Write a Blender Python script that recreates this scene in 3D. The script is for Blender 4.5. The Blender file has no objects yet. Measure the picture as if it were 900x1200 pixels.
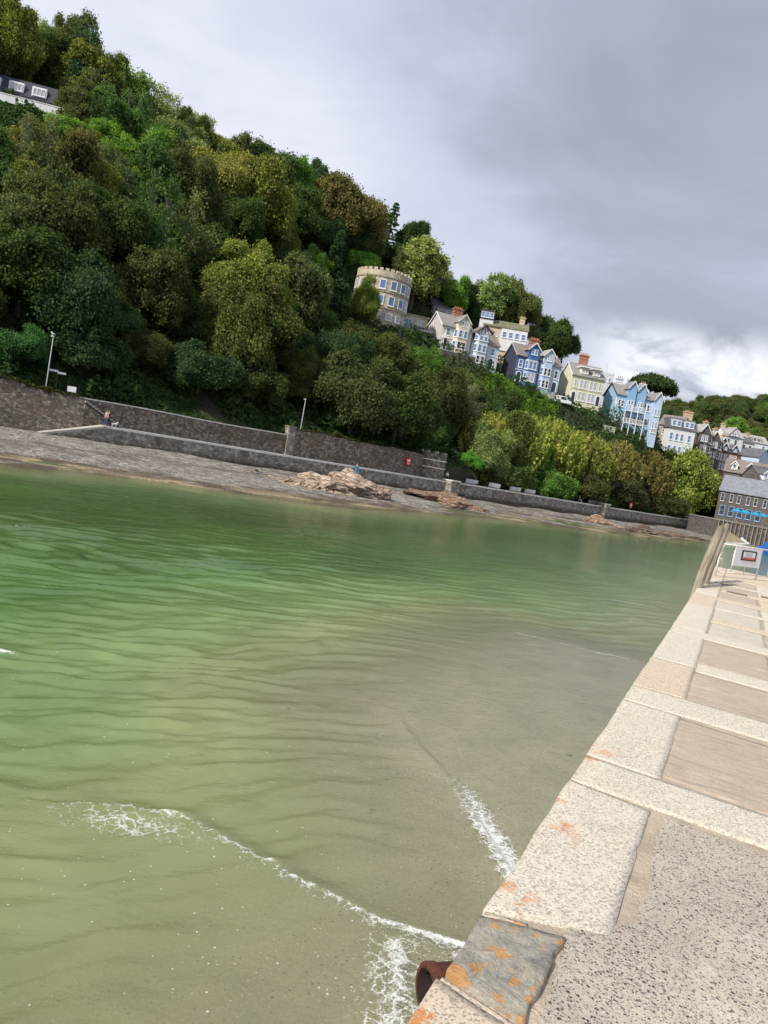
import bpy, bmesh, math, random
import numpy as np
from mathutils import Vector, Matrix, noise

random.seed(11)
RNG = np.random.default_rng(5)
scene = bpy.context.scene
COL = scene.collection
rad = math.radians

# ------------------------------------------------------------------ camera model
F, PITCH, ROLL, EYE = 905.0, rad(4.2), rad(10.3), 5.0

def ray(x, y):
    a = (x - 450) / F
    b = (600 - y) / F
    c, s = math.cos(ROLL), math.sin(ROLL)
    u = a * c - b * s
    v = a * s + b * c
    cp, sp = math.cos(PITCH), math.sin(PITCH)
    return (u, cp + v * sp, -sp + v * cp)

def at_height(x, y, z):
    d = ray(x, y)
    t = (z - EYE) / d[2]
    return Vector((d[0] * t, d[1] * t, z))

def at_depth(x, y, Y):
    d = ray(x, y)
    t = Y / d[1]
    return Vector((d[0] * t, Y, EYE + d[2] * t))

def proj(X, Y, Z):
    Z = Z - EYE
    cp, sp = math.cos(PITCH), math.sin(PITCH)
    f = Y * cp - Z * sp
    v = Y * sp + Z * cp
    c, s = math.cos(ROLL), math.sin(ROLL)
    return (450 + F * (X * c + v * s) / f, 600 - F * (-X * s + v * c) / f)

# ------------------------------------------------------------------ tagging helpers
def tag(o, label=None, cat=None, group=None, kind=None):
    if label: o['label'] = label
    if cat: o['category'] = cat
    if group: o['group'] = group
    if kind: o['kind'] = kind
    return o

def empty(name, loc=(0, 0, 0), rz=0.0, label=None, cat=None, group=None):
    o = bpy.data.objects.new(name, None)
    o.location = loc
    o.rotation_euler = (0, 0, rz)
    COL.objects.link(o)
    return tag(o, label, cat, group, 'thing' if cat else None)

def mesh_obj(name, me, parent=None, loc=None, rot=None):
    o = bpy.data.objects.new(name, me)
    COL.objects.link(o)
    if parent is not None: o.parent = parent
    if loc is not None: o.location = loc
    if rot is not None: o.rotation_euler = rot
    return o

class MB:
    """collects faces, then links them as one mesh object"""
    def __init__(s):
        s.v = []; s.f = []; s.m = []
    def quad(s, a, b, c, d, m=0):
        n = len(s.v); s.v += [tuple(a), tuple(b), tuple(c), tuple(d)]; s.f.append((n, n + 1, n + 2, n + 3)); s.m.append(m)
    def poly(s, pts, m=0):
        n = len(s.v); s.v += [tuple(p) for p in pts]; s.f.append(tuple(range(n, n + len(pts)))); s.m.append(m)
    def hexa(s, p, m=0):
        # p: 8 corners, bottom 0-3 (ccw from above), top 4-7
        n = len(s.v); s.v += [tuple(q) for q in p]
        for f in ((3, 2, 1, 0), (4, 5, 6, 7), (0, 1, 5, 4), (1, 2, 6, 5), (2, 3, 7, 6), (3, 0, 4, 7)):
            s.f.append(tuple(n + i for i in f)); s.m.append(m)
    def box(s, x0, x1, y0, y1, z0, z1, m=0):
        s.hexa([(x0, y0, z0), (x1, y0, z0), (x1, y1, z0), (x0, y1, z0), (x0, y0, z1), (x1, y0, z1), (x1, y1, z1), (x0, y1, z1)], m)
    def prism(s, pts, z0, z1, m=0, cap=True):
        n = len(s.v); k = len(pts)
        s.v += [(p[0], p[1], z0) for p in pts] + [(p[0], p[1], z1) for p in pts]
        for i in range(k):
            j = (i + 1) % k
            s.f.append((n + i, n + j, n + k + j, n + k + i)); s.m.append(m)
        if cap:
            s.f.append(tuple(n + k + i for i in range(k))); s.m.append(m)
            s.f.append(tuple(n + k - 1 - i for i in range(k))); s.m.append(m)
    def extrude(s, pts, d, m=0):
        # closed planar outline (3d points) pushed along d
        n = len(s.v); k = len(pts); d = Vector(d)
        s.v += [tuple(p) for p in pts] + [tuple(Vector(p) + d) for p in pts]
        for i in range(k):
            j = (i + 1) % k
            s.f.append((n + i, n + j, n + k + j, n + k + i)); s.m.append(m)
        s.f.append(tuple(n + k + i for i in range(k))); s.m.append(m)
        s.f.append(tuple(n + k - 1 - i for i in range(k))); s.m.append(m)
    def tube(s, pts, rads, seg=7, m=0, cap=True):
        pts = [Vector(p) for p in pts]
        if not isinstance(rads, (list, tuple)): rads = [rads] * len(pts)
        rings = []
        up = Vector((0, 0, 1))
        for i, p in enumerate(pts):
            d = (pts[min(i + 1, len(pts) - 1)] - pts[max(i - 1, 0)]).normalized()
            a = d.cross(up) if abs(d.dot(up)) < 0.95 else d.cross(Vector((1, 0, 0)))
            a.normalize(); b = d.cross(a)
            n = len(s.v)
            for k in range(seg):
                t = 2 * math.pi * k / seg
                s.v.append(tuple(p + (a * math.cos(t) + b * math.sin(t)) * rads[i]))
            rings.append(n)
        for i in range(len(rings) - 1):
            for k in range(seg):
                j = (k + 1) % seg
                s.f.append((rings[i] + j, rings[i] + k, rings[i + 1] + k, rings[i + 1] + j)); s.m.append(m)
        if cap:
            s.f.append(tuple(rings[0] + k for k in range(seg))); s.m.append(m)
            s.f.append(tuple(rings[-1] + seg - 1 - k for k in range(seg))); s.m.append(m)
    def mesh(s, name, mats, smooth=False, bevel=0.0, weld=False):
        me = bpy.data.meshes.new(name)
        me.from_pydata(s.v, [], s.f)
        if not isinstance(mats, (list, tuple)): mats = [mats]
        for mt in mats: me.materials.append(mt)
        me.polygons.foreach_set('material_index', s.m)
        if bevel or weld:
            bm = bmesh.new(); bm.from_mesh(me)
            bmesh.ops.remove_doubles(bm, verts=bm.verts, dist=1e-4)
            bmesh.ops.recalc_face_normals(bm, faces=bm.faces)
            if bevel:
                bmesh.ops.bevel(bm, geom=list(bm.edges), offset=bevel, segments=2, affect='EDGES', profile=0.6)
            bm.to_mesh(me); bm.free()
        if smooth:
            me.polygons.foreach_set('use_smooth', [True] * len(me.polygons))
        me.update()
        return me
    def build(s, name, mats, parent=None, loc=None, rot=None, **k):
        return mesh_obj(name, s.mesh(name, mats, **k), parent, loc, rot)

def copy_tree(o, parent=None):
    c = o.copy(); COL.objects.link(c)
    if parent is not None: c.parent = parent
    for ch in list(o.children): copy_tree(ch, c)
    return c

# ------------------------------------------------------------------ node helpers
def new_mat(name):
    m = bpy.data.materials.new(name); m.use_nodes = True
    nt = m.node_tree
    for n in list(nt.nodes): nt.nodes.remove(n)
    return m, nt

class NT:
    def __init__(s, nt): s.nt = nt
    def n(s, t, **k):
        o = s.nt.nodes.new(t)
        for a, b in k.items():
            setattr(o, a, b)
        return o
    def l(s, a, b): s.nt.links.new(a, b)
    def val(s, node, key, v):
        if isinstance(v, bpy.types.NodeSocket): s.l(v, node.inputs[key])
        elif v is not None: node.inputs[key].default_value = v
    def noise(s, vec, scale, detail=4, rough=0.6, dist=0.0, out='Fac'):
        o = s.n('ShaderNodeTexNoise')
        if vec is not None: s.l(vec, o.inputs['Vector'])
        o.inputs['Scale'].default_value = scale; o.inputs['Detail'].default_value = detail
        o.inputs['Roughness'].default_value = rough; o.inputs['Distortion'].default_value = dist
        return o.outputs[out]
    def voro(s, vec, scale, feature='F1', out='Distance', rnd=1.0):
        o = s.n('ShaderNodeTexVoronoi', feature=feature)
        if vec is not None: s.l(vec, o.inputs['Vector'])
        o.inputs['Scale'].default_value = scale; o.inputs['Randomness'].default_value = rnd
        return o.outputs[out]
    def ramp(s, fac, stops, interp='LINEAR'):
        o = s.n('ShaderNodeValToRGB'); o.color_ramp.interpolation = interp
        e = o.color_ramp.elements
        while len(e) < len(stops): e.new(0.5)
        for i, (p, c) in enumerate(stops):
            e[i].position = p
            if not isinstance(c, (tuple, list)): c = (c, c, c)
            e[i].color = (c[0], c[1], c[2], 1)
        s.l(fac, o.inputs['Fac'])
        return o.outputs['Color']
    def math(s, op, a, b=None, c=None, clamp=False):
        o = s.n('ShaderNodeMath', operation=op, use_clamp=clamp)
        s.val(o, 0, a)
        if b is not None: s.val(o, 1, b)
        if c is not None: s.val(o, 2, c)
        return o.outputs[0]
    def mix(s, fac, a, b, blend='MIX'):
        o = s.n('ShaderNodeMix', data_type='RGBA', blend_type=blend)
        s.val(o, 0, fac)
        for i, v in ((6, a), (7, b)):
            if isinstance(v, bpy.types.NodeSocket): s.l(v, o.inputs[i])
            else:
                if not isinstance(v, (tuple, list)): v = (v, v, v)
                o.inputs[i].default_value = (v[0], v[1], v[2], 1)
        return o.outputs[2]
    def mapr(s, v, a, b, c=0.0, d=1.0, smooth=False):
        o = s.n('ShaderNodeMapRange')
        if smooth: o.interpolation_type = 'SMOOTHSTEP'
        s.l(v, o.inputs[0])
        for i, x in enumerate((a, b, c, d)): o.inputs[i + 1].default_value = x
        return o.outputs[0]
    def coord(s, out='Object'):
        return s.n('ShaderNodeTexCoord').outputs[out]
    def pos(s): return s.n('ShaderNodeNewGeometry').outputs['Position']
    def scale(s, vec, sc):
        o = s.n('ShaderNodeMapping'); s.l(vec, o.inputs['Vector']); o.inputs['Scale'].default_value = sc
        return o.outputs[0]
    def attr(s, name, out='Fac'):
        return s.n('ShaderNodeAttribute', attribute_name=name).outputs[out]
    def bump(s, h, strength=0.5, dist=0.02, normal=None):
        o = s.n('ShaderNodeBump'); o.inputs['Strength'].default_value = strength; o.inputs['Distance'].default_value = dist
        s.l(h, o.inputs['Height'])
        if normal is not None: s.l(normal, o.inputs['Normal'])
        return o.outputs[0]
    def principled(s, color, rough=0.7, normal=None, spec=0.3, metal=0.0):
        o = s.n('ShaderNodeBsdfPrincipled')
        if isinstance(color, bpy.types.NodeSocket): s.l(color, o.inputs['Base Color'])
        else: o.inputs['Base Color'].default_value = (*color[:3], 1)
        s.val(o, 'Roughness', rough)
        o.inputs['Specular IOR Level'].default_value = spec
        o.inputs['Metallic'].default_value = metal
        if normal is not None: s.l(normal, o.inputs['Normal'])
        return o.outputs[0]
    def out(s, sh):
        o = s.n('ShaderNodeOutputMaterial'); s.l(sh, o.inputs['Surface'])

def plain(name, color, rough=0.6, var=0.18, scale=3.0, bump=0.0, bscale=20.0, metal=0.0, spec=0.3, dirt=None):
    """paint, render or metal: one colour with weathering"""
    m, nt = new_mat(name); g = NT(nt); p = g.coord()
    n1 = g.noise(p, scale, 5, 0.65)
    k = g.mapr(n1, 0.3, 0.7, 1 - var, 1 + var * 0.5)
    c = g.mix(1.0, color, k, 'MULTIPLY')
    if dirt is not None:
        n2 = g.noise(g.scale(p, (1.5, 1.5, 0.35)), scale * 1.6, 6, 0.7)
        c = g.mix(g.mapr(n2, 0.52, 0.75, 0, 0.65), c, dirt)
    nrm = g.bump(g.noise(p, bscale, 4), bump, 0.03) if bump else None
    g.out(g.principled(c, rough, nrm, spec, metal))
    return m

def stone_mat(name, cols, scale, mortar, msize=0.05, bump=0.6, blot=None, squash=(1, 1, 1.5), moss=None, tide=None):
    m, nt = new_mat(name); g = NT(nt); p = g.scale(g.coord(), squash)
    w = g.mix(0.06, p, g.noise(p, scale * 0.9, 3, out='Color'), 'ADD')
    cell = g.n('ShaderNodeTexVoronoi', feature='F1'); g.l(w, cell.inputs['Vector']); cell.inputs['Scale'].default_value = scale
    edge = g.voro(w, scale, 'DISTANCE_TO_EDGE')
    sep = g.n('ShaderNodeSeparateColor'); g.l(cell.outputs['Color'], sep.inputs[0])
    k = len(cols)
    c = g.ramp(sep.outputs[0], [((i + 0.5) / k, cols[i]) for i in range(k)])
    c = g.mix(1.0, c, g.mapr(g.noise(p, scale * 4, 5, 0.7), 0.25, 0.75, 0.72, 1.22), 'MULTIPLY')
    e = g.mapr(edge, 0.0, msize, 1, 0)
    c = g.mix(e, c, mortar)
    if blot is not None:
        c = g.mix(g.mapr(g.noise(p, 0.35, 6, 0.7), 0.5, 0.68, 0, 0.75), c, blot)
    if moss is not None:
        c = g.mix(g.mapr(g.noise(p, 0.8, 6, 0.75), 0.55, 0.7, 0, 0.8), c, moss)
    if tide is not None:
        sz = g.n('ShaderNodeSeparateXYZ'); g.l(g.pos(), sz.inputs[0])
        zz = g.math('ADD', sz.outputs[2], g.math('MULTIPLY', g.noise(p, 0.6, 5, 0.7), 0.9))
        c = g.mix(g.mapr(zz, tide, tide + 0.6, 0.85, 0), c, (0.075, 0.055, 0.038))
    h = g.math('ADD', g.mapr(edge, 0, msize * 2, 0, 1), g.math('MULTIPLY', g.noise(p, scale * 3, 4), 0.6))
    g.out(g.principled(c, 0.85, g.bump(h, bump, 0.06), 0.25))
    return m

def roof_mat(name, color, var=0.3, moss=None, rough=0.65):
    m, nt = new_mat(name); g = NT(nt); p = g.coord()
    b = g.n('ShaderNodeTexBrick'); 
    mp = g.scale(p, (1, 0.5, 1))
    g.l(mp, b.inputs['Vector']); b.inputs['Scale'].default_value = 2.2
    b.inputs['Color1'].default_value = (*color, 1); b.inputs['Color2'].default_value = (color[0] * .7, color[1] * .7, color[2] * .72, 1)
    b.inputs['Mortar'].default_value = (color[0] * .45, color[1] * .45, color[2] * .45, 1); b.inputs['Mortar Size'].default_value = 0.012
    c = g.mix(1.0, b.outputs['Color'], g.mapr(g.noise(p, 0.8, 6, 0.7), 0.25, 0.75, 1 - var, 1 + var), 'MULTIPLY')
    if moss is not None:
        c = g.mix(g.mapr(g.noise(p, 0.7, 6, 0.7), 0.42, 0.6, 0, 0.9), c, moss)
    g.out(g.principled(c, rough, g.bump(b.outputs['Fac'], 0.3, 0.02), 0.35))
    return m

def leaf_mat(name, trans=0.42):
    """foliage: tint from the object's own colour, clump and leaf variation from the mesh"""
    m, nt = new_mat(name); g = NT(nt)
    oi = g.n('ShaderNodeObjectInfo')
    t = g.attr('tone'); l = g.attr('leaf')
    k = g.math('MULTIPLY', g.mapr(t, 0, 1, 0.74, 1.75), g.mapr(l, 0, 1, 0.82, 1.18))
    c = g.mix(1.0, oi.outputs['Color'], k, 'MULTIPLY')
    # some clumps lean to yellow, some to blue-green, as leaves of one tree do
    hs = g.n('ShaderNodeHueSaturation'); g.l(c, hs.inputs['Color'])
    g.l(g.mapr(t, 0, 1, 0.525, 0.475), hs.inputs['Hue'])
    c = hs.outputs[0]
    d = g.n('ShaderNodeBsdfDiffuse'); g.l(c, d.inputs['Color'])
    tr = g.n('ShaderNodeBsdfTranslucent')
    g.l(g.mix(1.0, c, (1.1, 1.15, 0.6), 'MULTIPLY'), tr.inputs['Color'])
    mx = g.n('ShaderNodeMixShader'); mx.inputs[0].default_value = trans
    g.l(d.outputs[0], mx.inputs[1]); g.l(tr.outputs[0], mx.inputs[2])
    g.out(mx.outputs[0])
    return m

def glass_mat(name, tint):
    m, nt = new_mat(name); g = NT(nt)
    g.out(g.principled(tint, 0.04, g.bump(g.noise(g.coord(), 2.0, 2), 0.05, 0.02), 0.9))
    return m

# ------------------------------------------------------------------ world, sun, camera
SUN_AZ = Vector((-0.74, -0.67)).normalized()
SUN_EL = rad(42)
def make_world():
    w = bpy.data.worlds.new('World'); scene.world = w; w.use_nodes = True
    nt = w.node_tree
    for n in list(nt.nodes): nt.nodes.remove(n)
    g = NT(nt)
    sky = g.n('ShaderNodeTexSky', sky_type='NISHITA'); sky.sun_disc = False
    sky.sun_elevation = SUN_EL; sky.sun_rotation = math.atan2(SUN_AZ.x, SUN_AZ.y)
    tc = g.n('ShaderNodeTexCoord').outputs['Generated']
    sep = g.n('ShaderNodeSeparateXYZ'); g.l(tc, sep.inputs[0])
    zz = g.math('ADD', g.math('MAXIMUM', sep.outputs[2], 0.0), 0.22)
    cx = g.math('DIVIDE', sep.outputs[0], zz); cy = g.math('DIVIDE', sep.outputs[1], zz)
    cb = g.n('ShaderNodeCombineXYZ'); g.l(cx, cb.inputs[0]); g.l(cy, cb.inputs[1]); cb.inputs[2].default_value = 3.3
    big = g.noise(cb.outputs[0], 0.55, 6, 0.5, 0.3)
    med = g.noise(cb.outputs[0], 1.7, 7, 0.55, 0.5)
    f = g.math('ADD', g.math('MULTIPLY', big, 0.60), g.math('MULTIPLY', med, 0.40))
    # towards the bright, sunward side of the overcast the cloud is thinner and lighter
    lr = g.mapr(sep.outputs[0], -0.5, 0.45, 0.13, -0.07)
    hi = g.mapr(sep.outputs[2], 0.05, 0.75, -0.03, 0.09)
    f = g.math('ADD', g.math('ADD', f, lr), hi)
    def lump(px, py, w, a):
        d = Vector(ray(px, py)).normalized()
        v = g.n('ShaderNodeVectorMath', operation='DOT_PRODUCT'); nv = g.n('ShaderNodeVectorMath', operation='NORMALIZE'); g.l(tc, nv.inputs[0])
        g.l(nv.outputs[0], v.inputs[0]); v.inputs[1].default_value = d
        return g.mapr(v.outputs['Value'], math.cos(w), 1.0, 0, a, True)
    for q in ((790, 245, 0.32, -0.045), (420, 300, 0.26, 0.055), (330, 30, 0.45, 0.05), (640, 345, 0.13, 0.015), (560, 110, 0.20, -0.05)): f = g.math('ADD', f, lump(*q))
    cloud = g.ramp(f, [(0.34, (2.9, 3.2, 4.0)), (0.45, (3.5, 3.85, 4.75)), (0.54, (4.7, 5.05, 6.2)), (0.63, (5.5, 5.8, 6.9)), (0.72, (6.6, 6.8, 7.7)), (0.88, (7.6, 7.8, 8.5))])
    # low cumulus heaps near the horizon
    az = g.math('ARCTAN2', sep.outputs[0], sep.outputs[1])
    cb2 = g.n('ShaderNodeCombineXYZ'); g.l(az, cb2.inputs[0]); g.l(g.math('MULTIPLY', sep.outputs[2], 1.8), cb2.inputs[1]); cb2.inputs[2].default_value = 1.0
    heap = g.noise(cb2.outputs[0], 7.0, 7, 0.55, 0.4)
    band = g.math('MULTIPLY', g.mapr(sep.outputs[2], 0.11, 0.15, 0, 1, True), g.mapr(sep.outputs[2], 0.175, 0.225, 1, 0, True))
    side = g.math('MULTIPLY', g.mapr(az, 0.17, 0.29, 0, 1, True), g.mapr(az, 0.40, 0.50, 1, 0, True))
    hm = g.math('MULTIPLY', g.math('MULTIPLY', band, side), g.mapr(heap, 0.36, 0.52, 0, 1, True))
    cloud = g.mix(hm, cloud, (8.0, 8.2, 8.8))
    col = g.mix(g.mapr(f, 0.15, 0.3, 0.82, 1.0), sky.outputs[0], cloud)
    # below the horizon: nothing brighter than the ground
    col = g.mix(g.mapr(sep.outputs[2], -0.06, 0.0, 0, 1), (1.2, 1.3, 1.2), col)
    bg = g.n('ShaderNodeBackground'); g.l(col, bg.inputs['Color']); bg.inputs['Strength'].default_value = 0.1
    o = g.n('ShaderNodeOutputWorld'); g.l(bg.outputs[0], o.inputs['Surface'])
make_world()

sun = bpy.data.lights.new('sun', 'SUN'); sun.energy = 3.6; sun.angle = rad(0.6); sun.color = (1.0, 0.93, 0.82)
so = bpy.data.objects.new('sun', sun); COL.objects.link(so)
to_sun = Vector((SUN_AZ.x * math.cos(SUN_EL), SUN_AZ.y * math.cos(SUN_EL), math.sin(SUN_EL)))
so.rotation_euler = (-to_sun).to_track_quat('-Z', 'Y').to_euler()
so.location = (-60, -30, 90)

cam = bpy.data.cameras.new('camera'); co = bpy.data.objects.new('camera', cam); COL.objects.link(co)
co.location = (0, 0, EYE)
co.matrix_world = Matrix.Translation((0, 0, EYE)) @ Matrix.Rotation(math.pi / 2 - PITCH, 4, 'X') @ Matrix.Rotation(ROLL, 4, 'Z')
cam.sensor_fit = 'VERTICAL'; cam.sensor_height = 24.0; cam.lens = F / 1200 * 24.0
cam.clip_start = 0.1; cam.clip_end = 6000
scene.camera = co
vs = scene.view_settings
vs.view_transform = 'Standard'; vs.look = 'None'; vs.exposure = 0.36; vs.gamma = 1.0; vs.use_curve_mapping = False
scene.cycles.use_denoising = True
scene.cycles.max_bounces = 6; scene.cycles.diffuse_bounces = 3; scene.cycles.glossy_bounces = 3
scene.cycles.transmission_bounces = 4; scene.cycles.transparent_max_bounces = 8
scene.cycles.use_adaptive_sampling = True; scene.cycles.adaptive_threshold = 0.015
# ------------------------------------------------------------------ plan of the far shore
QUAY = [(-62, 57), (-31.4, 85), (-6, 107.5), (14, 127), (42, 152), (66, 180), (88, 206)]
QV = [Vector(p) for p in QUAY]
QL = [0.0]
for i in range(1, len(QV)): QL.append(QL[-1] + (QV[i] - QV[i - 1]).length)
QB = QL[1]
def quay_at(t, off=0.0):
    """point on the quay edge, t metres on from the ramp head, off metres towards the hill"""
    s = max(0.0, min(QL[-1] - 1e-6, t + QB))
    i = max(k for k in range(len(QL) - 1) if QL[k] <= s)
    d = (QV[i + 1] - QV[i]).normalized()
    p = QV[i] + d * (s - QL[i])
    def nrm(k):
        k = max(0, min(len(QV) - 2, k)); e = (QV[k + 1] - QV[k]).normalized(); return Vector((-e.y, e.x))
    f = (s - QL[i]) / (QL[i + 1] - QL[i])
    n = (nrm(i) * 1.0 + nrm(i + 1) * max(0, f - 0.7) / 0.6 + nrm(i - 1) * max(0, 0.3 - f) / 0.6).normalized()
    return p + n * off
def quay_dir(t):
    return (quay_at(t + 0.6) - quay_at(t - 0.6)).normalized()
def quay_t_px(px):
    """t at which the quay edge passes picture column px of the survey"""
    lo, hi = -QB + 1, QL[-1] - QB - 1
    for _ in range(50):
        m = (lo + hi) / 2; q = quay_at(m)
        if proj(q.x, q.y, 2.6)[0] < px: lo = m
        else: hi = m
    return (lo + hi) / 2
def quay_D(u):
    """distance (y) at which the direction x = u*y meets the quay"""
    for i in range(len(QV) - 1):
        a, b = QV[i], QV[i + 1]
        fa, fb = a.x - u * a.y, b.x - u * b.y
        if fa <= 0 <= fb:
            k = -fa / (fb - fa); return a.y + (b.y - a.y) * k
    return QV[0].y if u < QV[0].x / QV[0].y else QV[-1].y
T_TURRET = quay_t_px(522)

# hill: columns of direction u -> nodes (distance, height)
RIDGE = [(-1.3, 105, 60), (-0.9, 118, 62), (-0.7, 130, 61), (-0.535, 140, 60), (-0.413, 150, 57), (-0.308, 160, 53.5), (-0.203, 175, 52), (-0.103, 190, 54),
         (-0.009, 200, 51), (0.065, 208, 44), (0.135, 215, 40), (0.209, 222, 33), (0.314, 240, 27), (0.42, 270, 17), (0.6, 300, 12), (0.9, 330, 12)]
SHELF = [(-1.3, 95, 42), (-0.9, 104, 44), (-0.7, 112, 44), (-0.535, 122, 46), (-0.413, 130, 43), (-0.308, 140, 40), (-0.203, 152, 36), (-0.103, 168, 34.5),
         (-0.057, 172, 33), (0.031, 178, 30.5), (0.11, 180, 27.6), (0.133, 181, 26.8), (0.19, 183, 25.4), (0.206, 184, 24.8), (0.25, 187, 23.6), (0.319, 192, 22.0),
         (0.36, 208, 14), (0.42, 220, 7), (0.6, 240, 4), (0.9, 260, 4)]
def interp(tab, u, k):
    if u <= tab[0][0]: return tab[0][k]
    for a, b in zip(tab, tab[1:]):
        if u <= b[0]: return a[k] + (b[k] - a[k]) * (u - a[0]) / (b[0] - a[0])
    return tab[-1][k]
def hill(x, y):
    u = x / max(y, 1.0)
    dw = quay_D(u)
    left = u < 0.103
    z0 = 5.0 if left else 2.35
    off = 3.4 if left else 5.0
    ds, zs = interp(SHELF, u, 1), interp(SHELF, u, 2)
    dr, zr = interp(RIDGE, u, 1), interp(RIDGE, u, 2)
    d0 = dw + off * 1.5
    flat = 9.0 if u > -0.08 else 1.0
    pre = 10.0
    zp = z0 + (zs - z0) * (0.62 if u > 0 else 0.8)
    nodes = [(d0 - 3, z0 - 0.02), (d0, z0), (ds - pre, zp), (ds - 3.0, zs - 0.25), (ds + flat, zs), (max(dr, ds + flat + 8), zr), (max(dr, ds + flat + 8) + 90, zr + 6), (900, zr - 10)]
    if y <= nodes[0][0]: return nodes[0][1]
    for a, b in zip(nodes, nodes[1:]):
        if y <= b[0]: return a[1] + (b[1] - a[1]) * (y - a[0]) / max(1e-3, b[0] - a[0])
    return nodes[-1][1]

M = {}
M['soil'] = plain('hill_soil', (0.045, 0.05, 0.025), 0.95, 0.5, 0.5, 0.5, 3.0)
M['seabed'] = None

def grid_mesh(name, us, ds, zf, mat, u0=None):
    vs, fs = [], []
    for d in ds:
        for u in us:
            x, y, z = zf(u, d); vs.append((x, y, z))
    n = len(us)
    for j in range(len(ds) - 1):
        for i in range(n - 1):
            a = j * n + i; fs.append((a, a + 1, a + n + 1, a + n))
    me = bpy.data.meshes.new(name); me.from_pydata(vs, [], fs); me.materials.append(mat)
    me.polygons.foreach_set('use_smooth', [True] * len(fs)); me.update()
    return me

def hill_pt(u, k):
    # k runs from the foot of the slope to far beyond the ridge
    dw = quay_D(u); d = dw + (3.1 if u < 0.103 else 0.45) * 1.5 + (k ** 1.6) * 330
    x, y = u * d, d
    z = hill(x, y)
    if k < 0.001: z = -1.0
    if k > 0.02: z += 0.7 * noise.noise(Vector((x * 0.11, y * 0.11, 0)))
    return x, y, z
us = [-1.25 + 2.1 * i / 160 for i in range(161)]
ks = [0.0] + [0.0015 + i / 80 for i in range(81)]
o = mesh_obj('hillside', grid_mesh('hillside', us, ks, hill_pt, M['soil'])); tag(o, 'steep wooded hillside rising behind the quay', None, None, 'structure')

# far hill across the valley
def far_hill_z(x, y):
    u = x / y
    top = 14 + 54 * math.exp(-((u - 0.44) / 0.30) ** 2) + 5 * math.sin(u * 17) + 3 * noise.noise(Vector((u * 20, 0, 4)))
    k = max(0.0, min(1.0, (y - 290) / 210))
    return 3 + (top - 3) * (k * k * (3 - 2 * k))
def far_pt(u, k):
    d = 285 + k * 700; return u * d, d, far_hill_z(u * d, d) - 0.4
o = mesh_obj('far_hill', grid_mesh('far_hill', [0.15 + 1.1 * i / 60 for i in range(61)], [i / 50 for i in range(51)], far_pt, M['soil'])); tag(o, 'wooded hill on the far side of the valley', None, None, 'structure')

# ------------------------------------------------------------------ sea bed, sand and the general ground sheet
SANDLINE = [(30, 24.6), (8.7, 24.15), (7.5, 24.34), (5.95, 24.9), (4.7, 23.1), (3.2, 20.6), (1.75, 17.3), (1.1, 15.2), (1.45, 13.5), (2.05, 11.9), (2.38, 10.2), (2.62, 9.0), (3.4, 8.1), (30, -10)]
def poly_dist(px, py, line):
    d = np.full(px.shape, 1e9)
    for (ax, ay), (bx, by) in zip(line, line[1:]):
        dx, dy = bx - ax, by - ay; L = dx * dx + dy * dy
        t = np.clip(((px - ax) * dx + (py - ay) * dy) / L, 0, 1)
        d = np.minimum(d, np.hypot(px - ax - t * dx, py - ay - t * dy))
    return d
def inside(px, py, line):
    c = np.zeros(px.shape, bool)
    pts = line + [line[0]]
    for (ax, ay), (bx, by) in zip(pts, pts[1:]):
        cond = ((ay > py) != (by > py))
        xs = (bx - ax) * (py - ay) / (by - ay + 1e-12) + ax
        c ^= cond & (px < xs)
    return c
def sand_dist(px, py):
    d = poly_dist(px, py, SANDLINE)
    return np.where(inside(px, py, SANDLINE), -d, d) + (fbm(px, py, 0.55, 5, 61) - 0.5) * 0.5 * np.clip((py - 9.5) / 4, 0.1, 1) * np.clip((24.5 - py) / 3, 0.15, 1)
def vnoise(px, py, s, seed=0):
    """value noise in numpy"""
    x = px * s; y = py * s
    xi = np.floor(x).astype(np.int64); yi = np.floor(y).astype(np.int64)
    fx = x - xi; fy = y - yi
    fx = fx * fx * (3 - 2 * fx); fy = fy * fy * (3 - 2 * fy)
    def h(a, b):
        n = (a * 374761393 + b * 668265263 + seed * 974711) & 0xffffffff
        n = ((n ^ (n >> 13)) * 1274126177) & 0xffffffff
        return ((n ^ (n >> 16)) & 0xffff) / 65535.0
    return (h(xi, yi) * (1 - fx) + h(xi + 1, yi) * fx) * (1 - fy) + (h(xi, yi + 1) * (1 - fx) + h(xi + 1, yi + 1) * fx) * fy
def fbm(px, py, s, o=4, seed=0):
    r = 0; a = 0.5
    for k in range(o):
        r = r + a * vnoise(px + 17.3 * k, py - 9.1 * k, s * 2 ** k, seed + k); a *= 0.5
    return r / (1 - 0.5 ** o)

def np_grid(name, X, Y, Z, mat, attrs=None):
    ny, nx = X.shape
    me = bpy.data.meshes.new(name)
    v = np.stack([X, Y, Z], -1).reshape(-1, 3).astype(np.float32)
    a = (np.arange(ny - 1)[:, None] * nx + np.arange(nx - 1)[None, :]).reshape(-1)
    f = np.stack([a, a + 1, a + nx + 1, a + nx], -1).astype(np.int32)
    me.vertices.add(len(v)); me.vertices.foreach_set('co', v.ravel())
    me.loops.add(f.size); me.loops.foreach_set('vertex_index', f.ravel())
    me.polygons.add(len(f)); me.polygons.foreach_set('loop_start', np.arange(0, f.size, 4, dtype=np.int32))
    me.update(calc_edges=True)
    me.polygons.foreach_set('use_smooth', np.ones(len(f), bool))
    for k, val in (attrs or {}).items():
        at = me.attributes.new(k, 'FLOAT', 'POINT'); at.data.foreach_set('value', val.reshape(-1).astype(np.float32))
    me.materials.append(mat)
    return mesh_obj(name, me)

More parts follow.
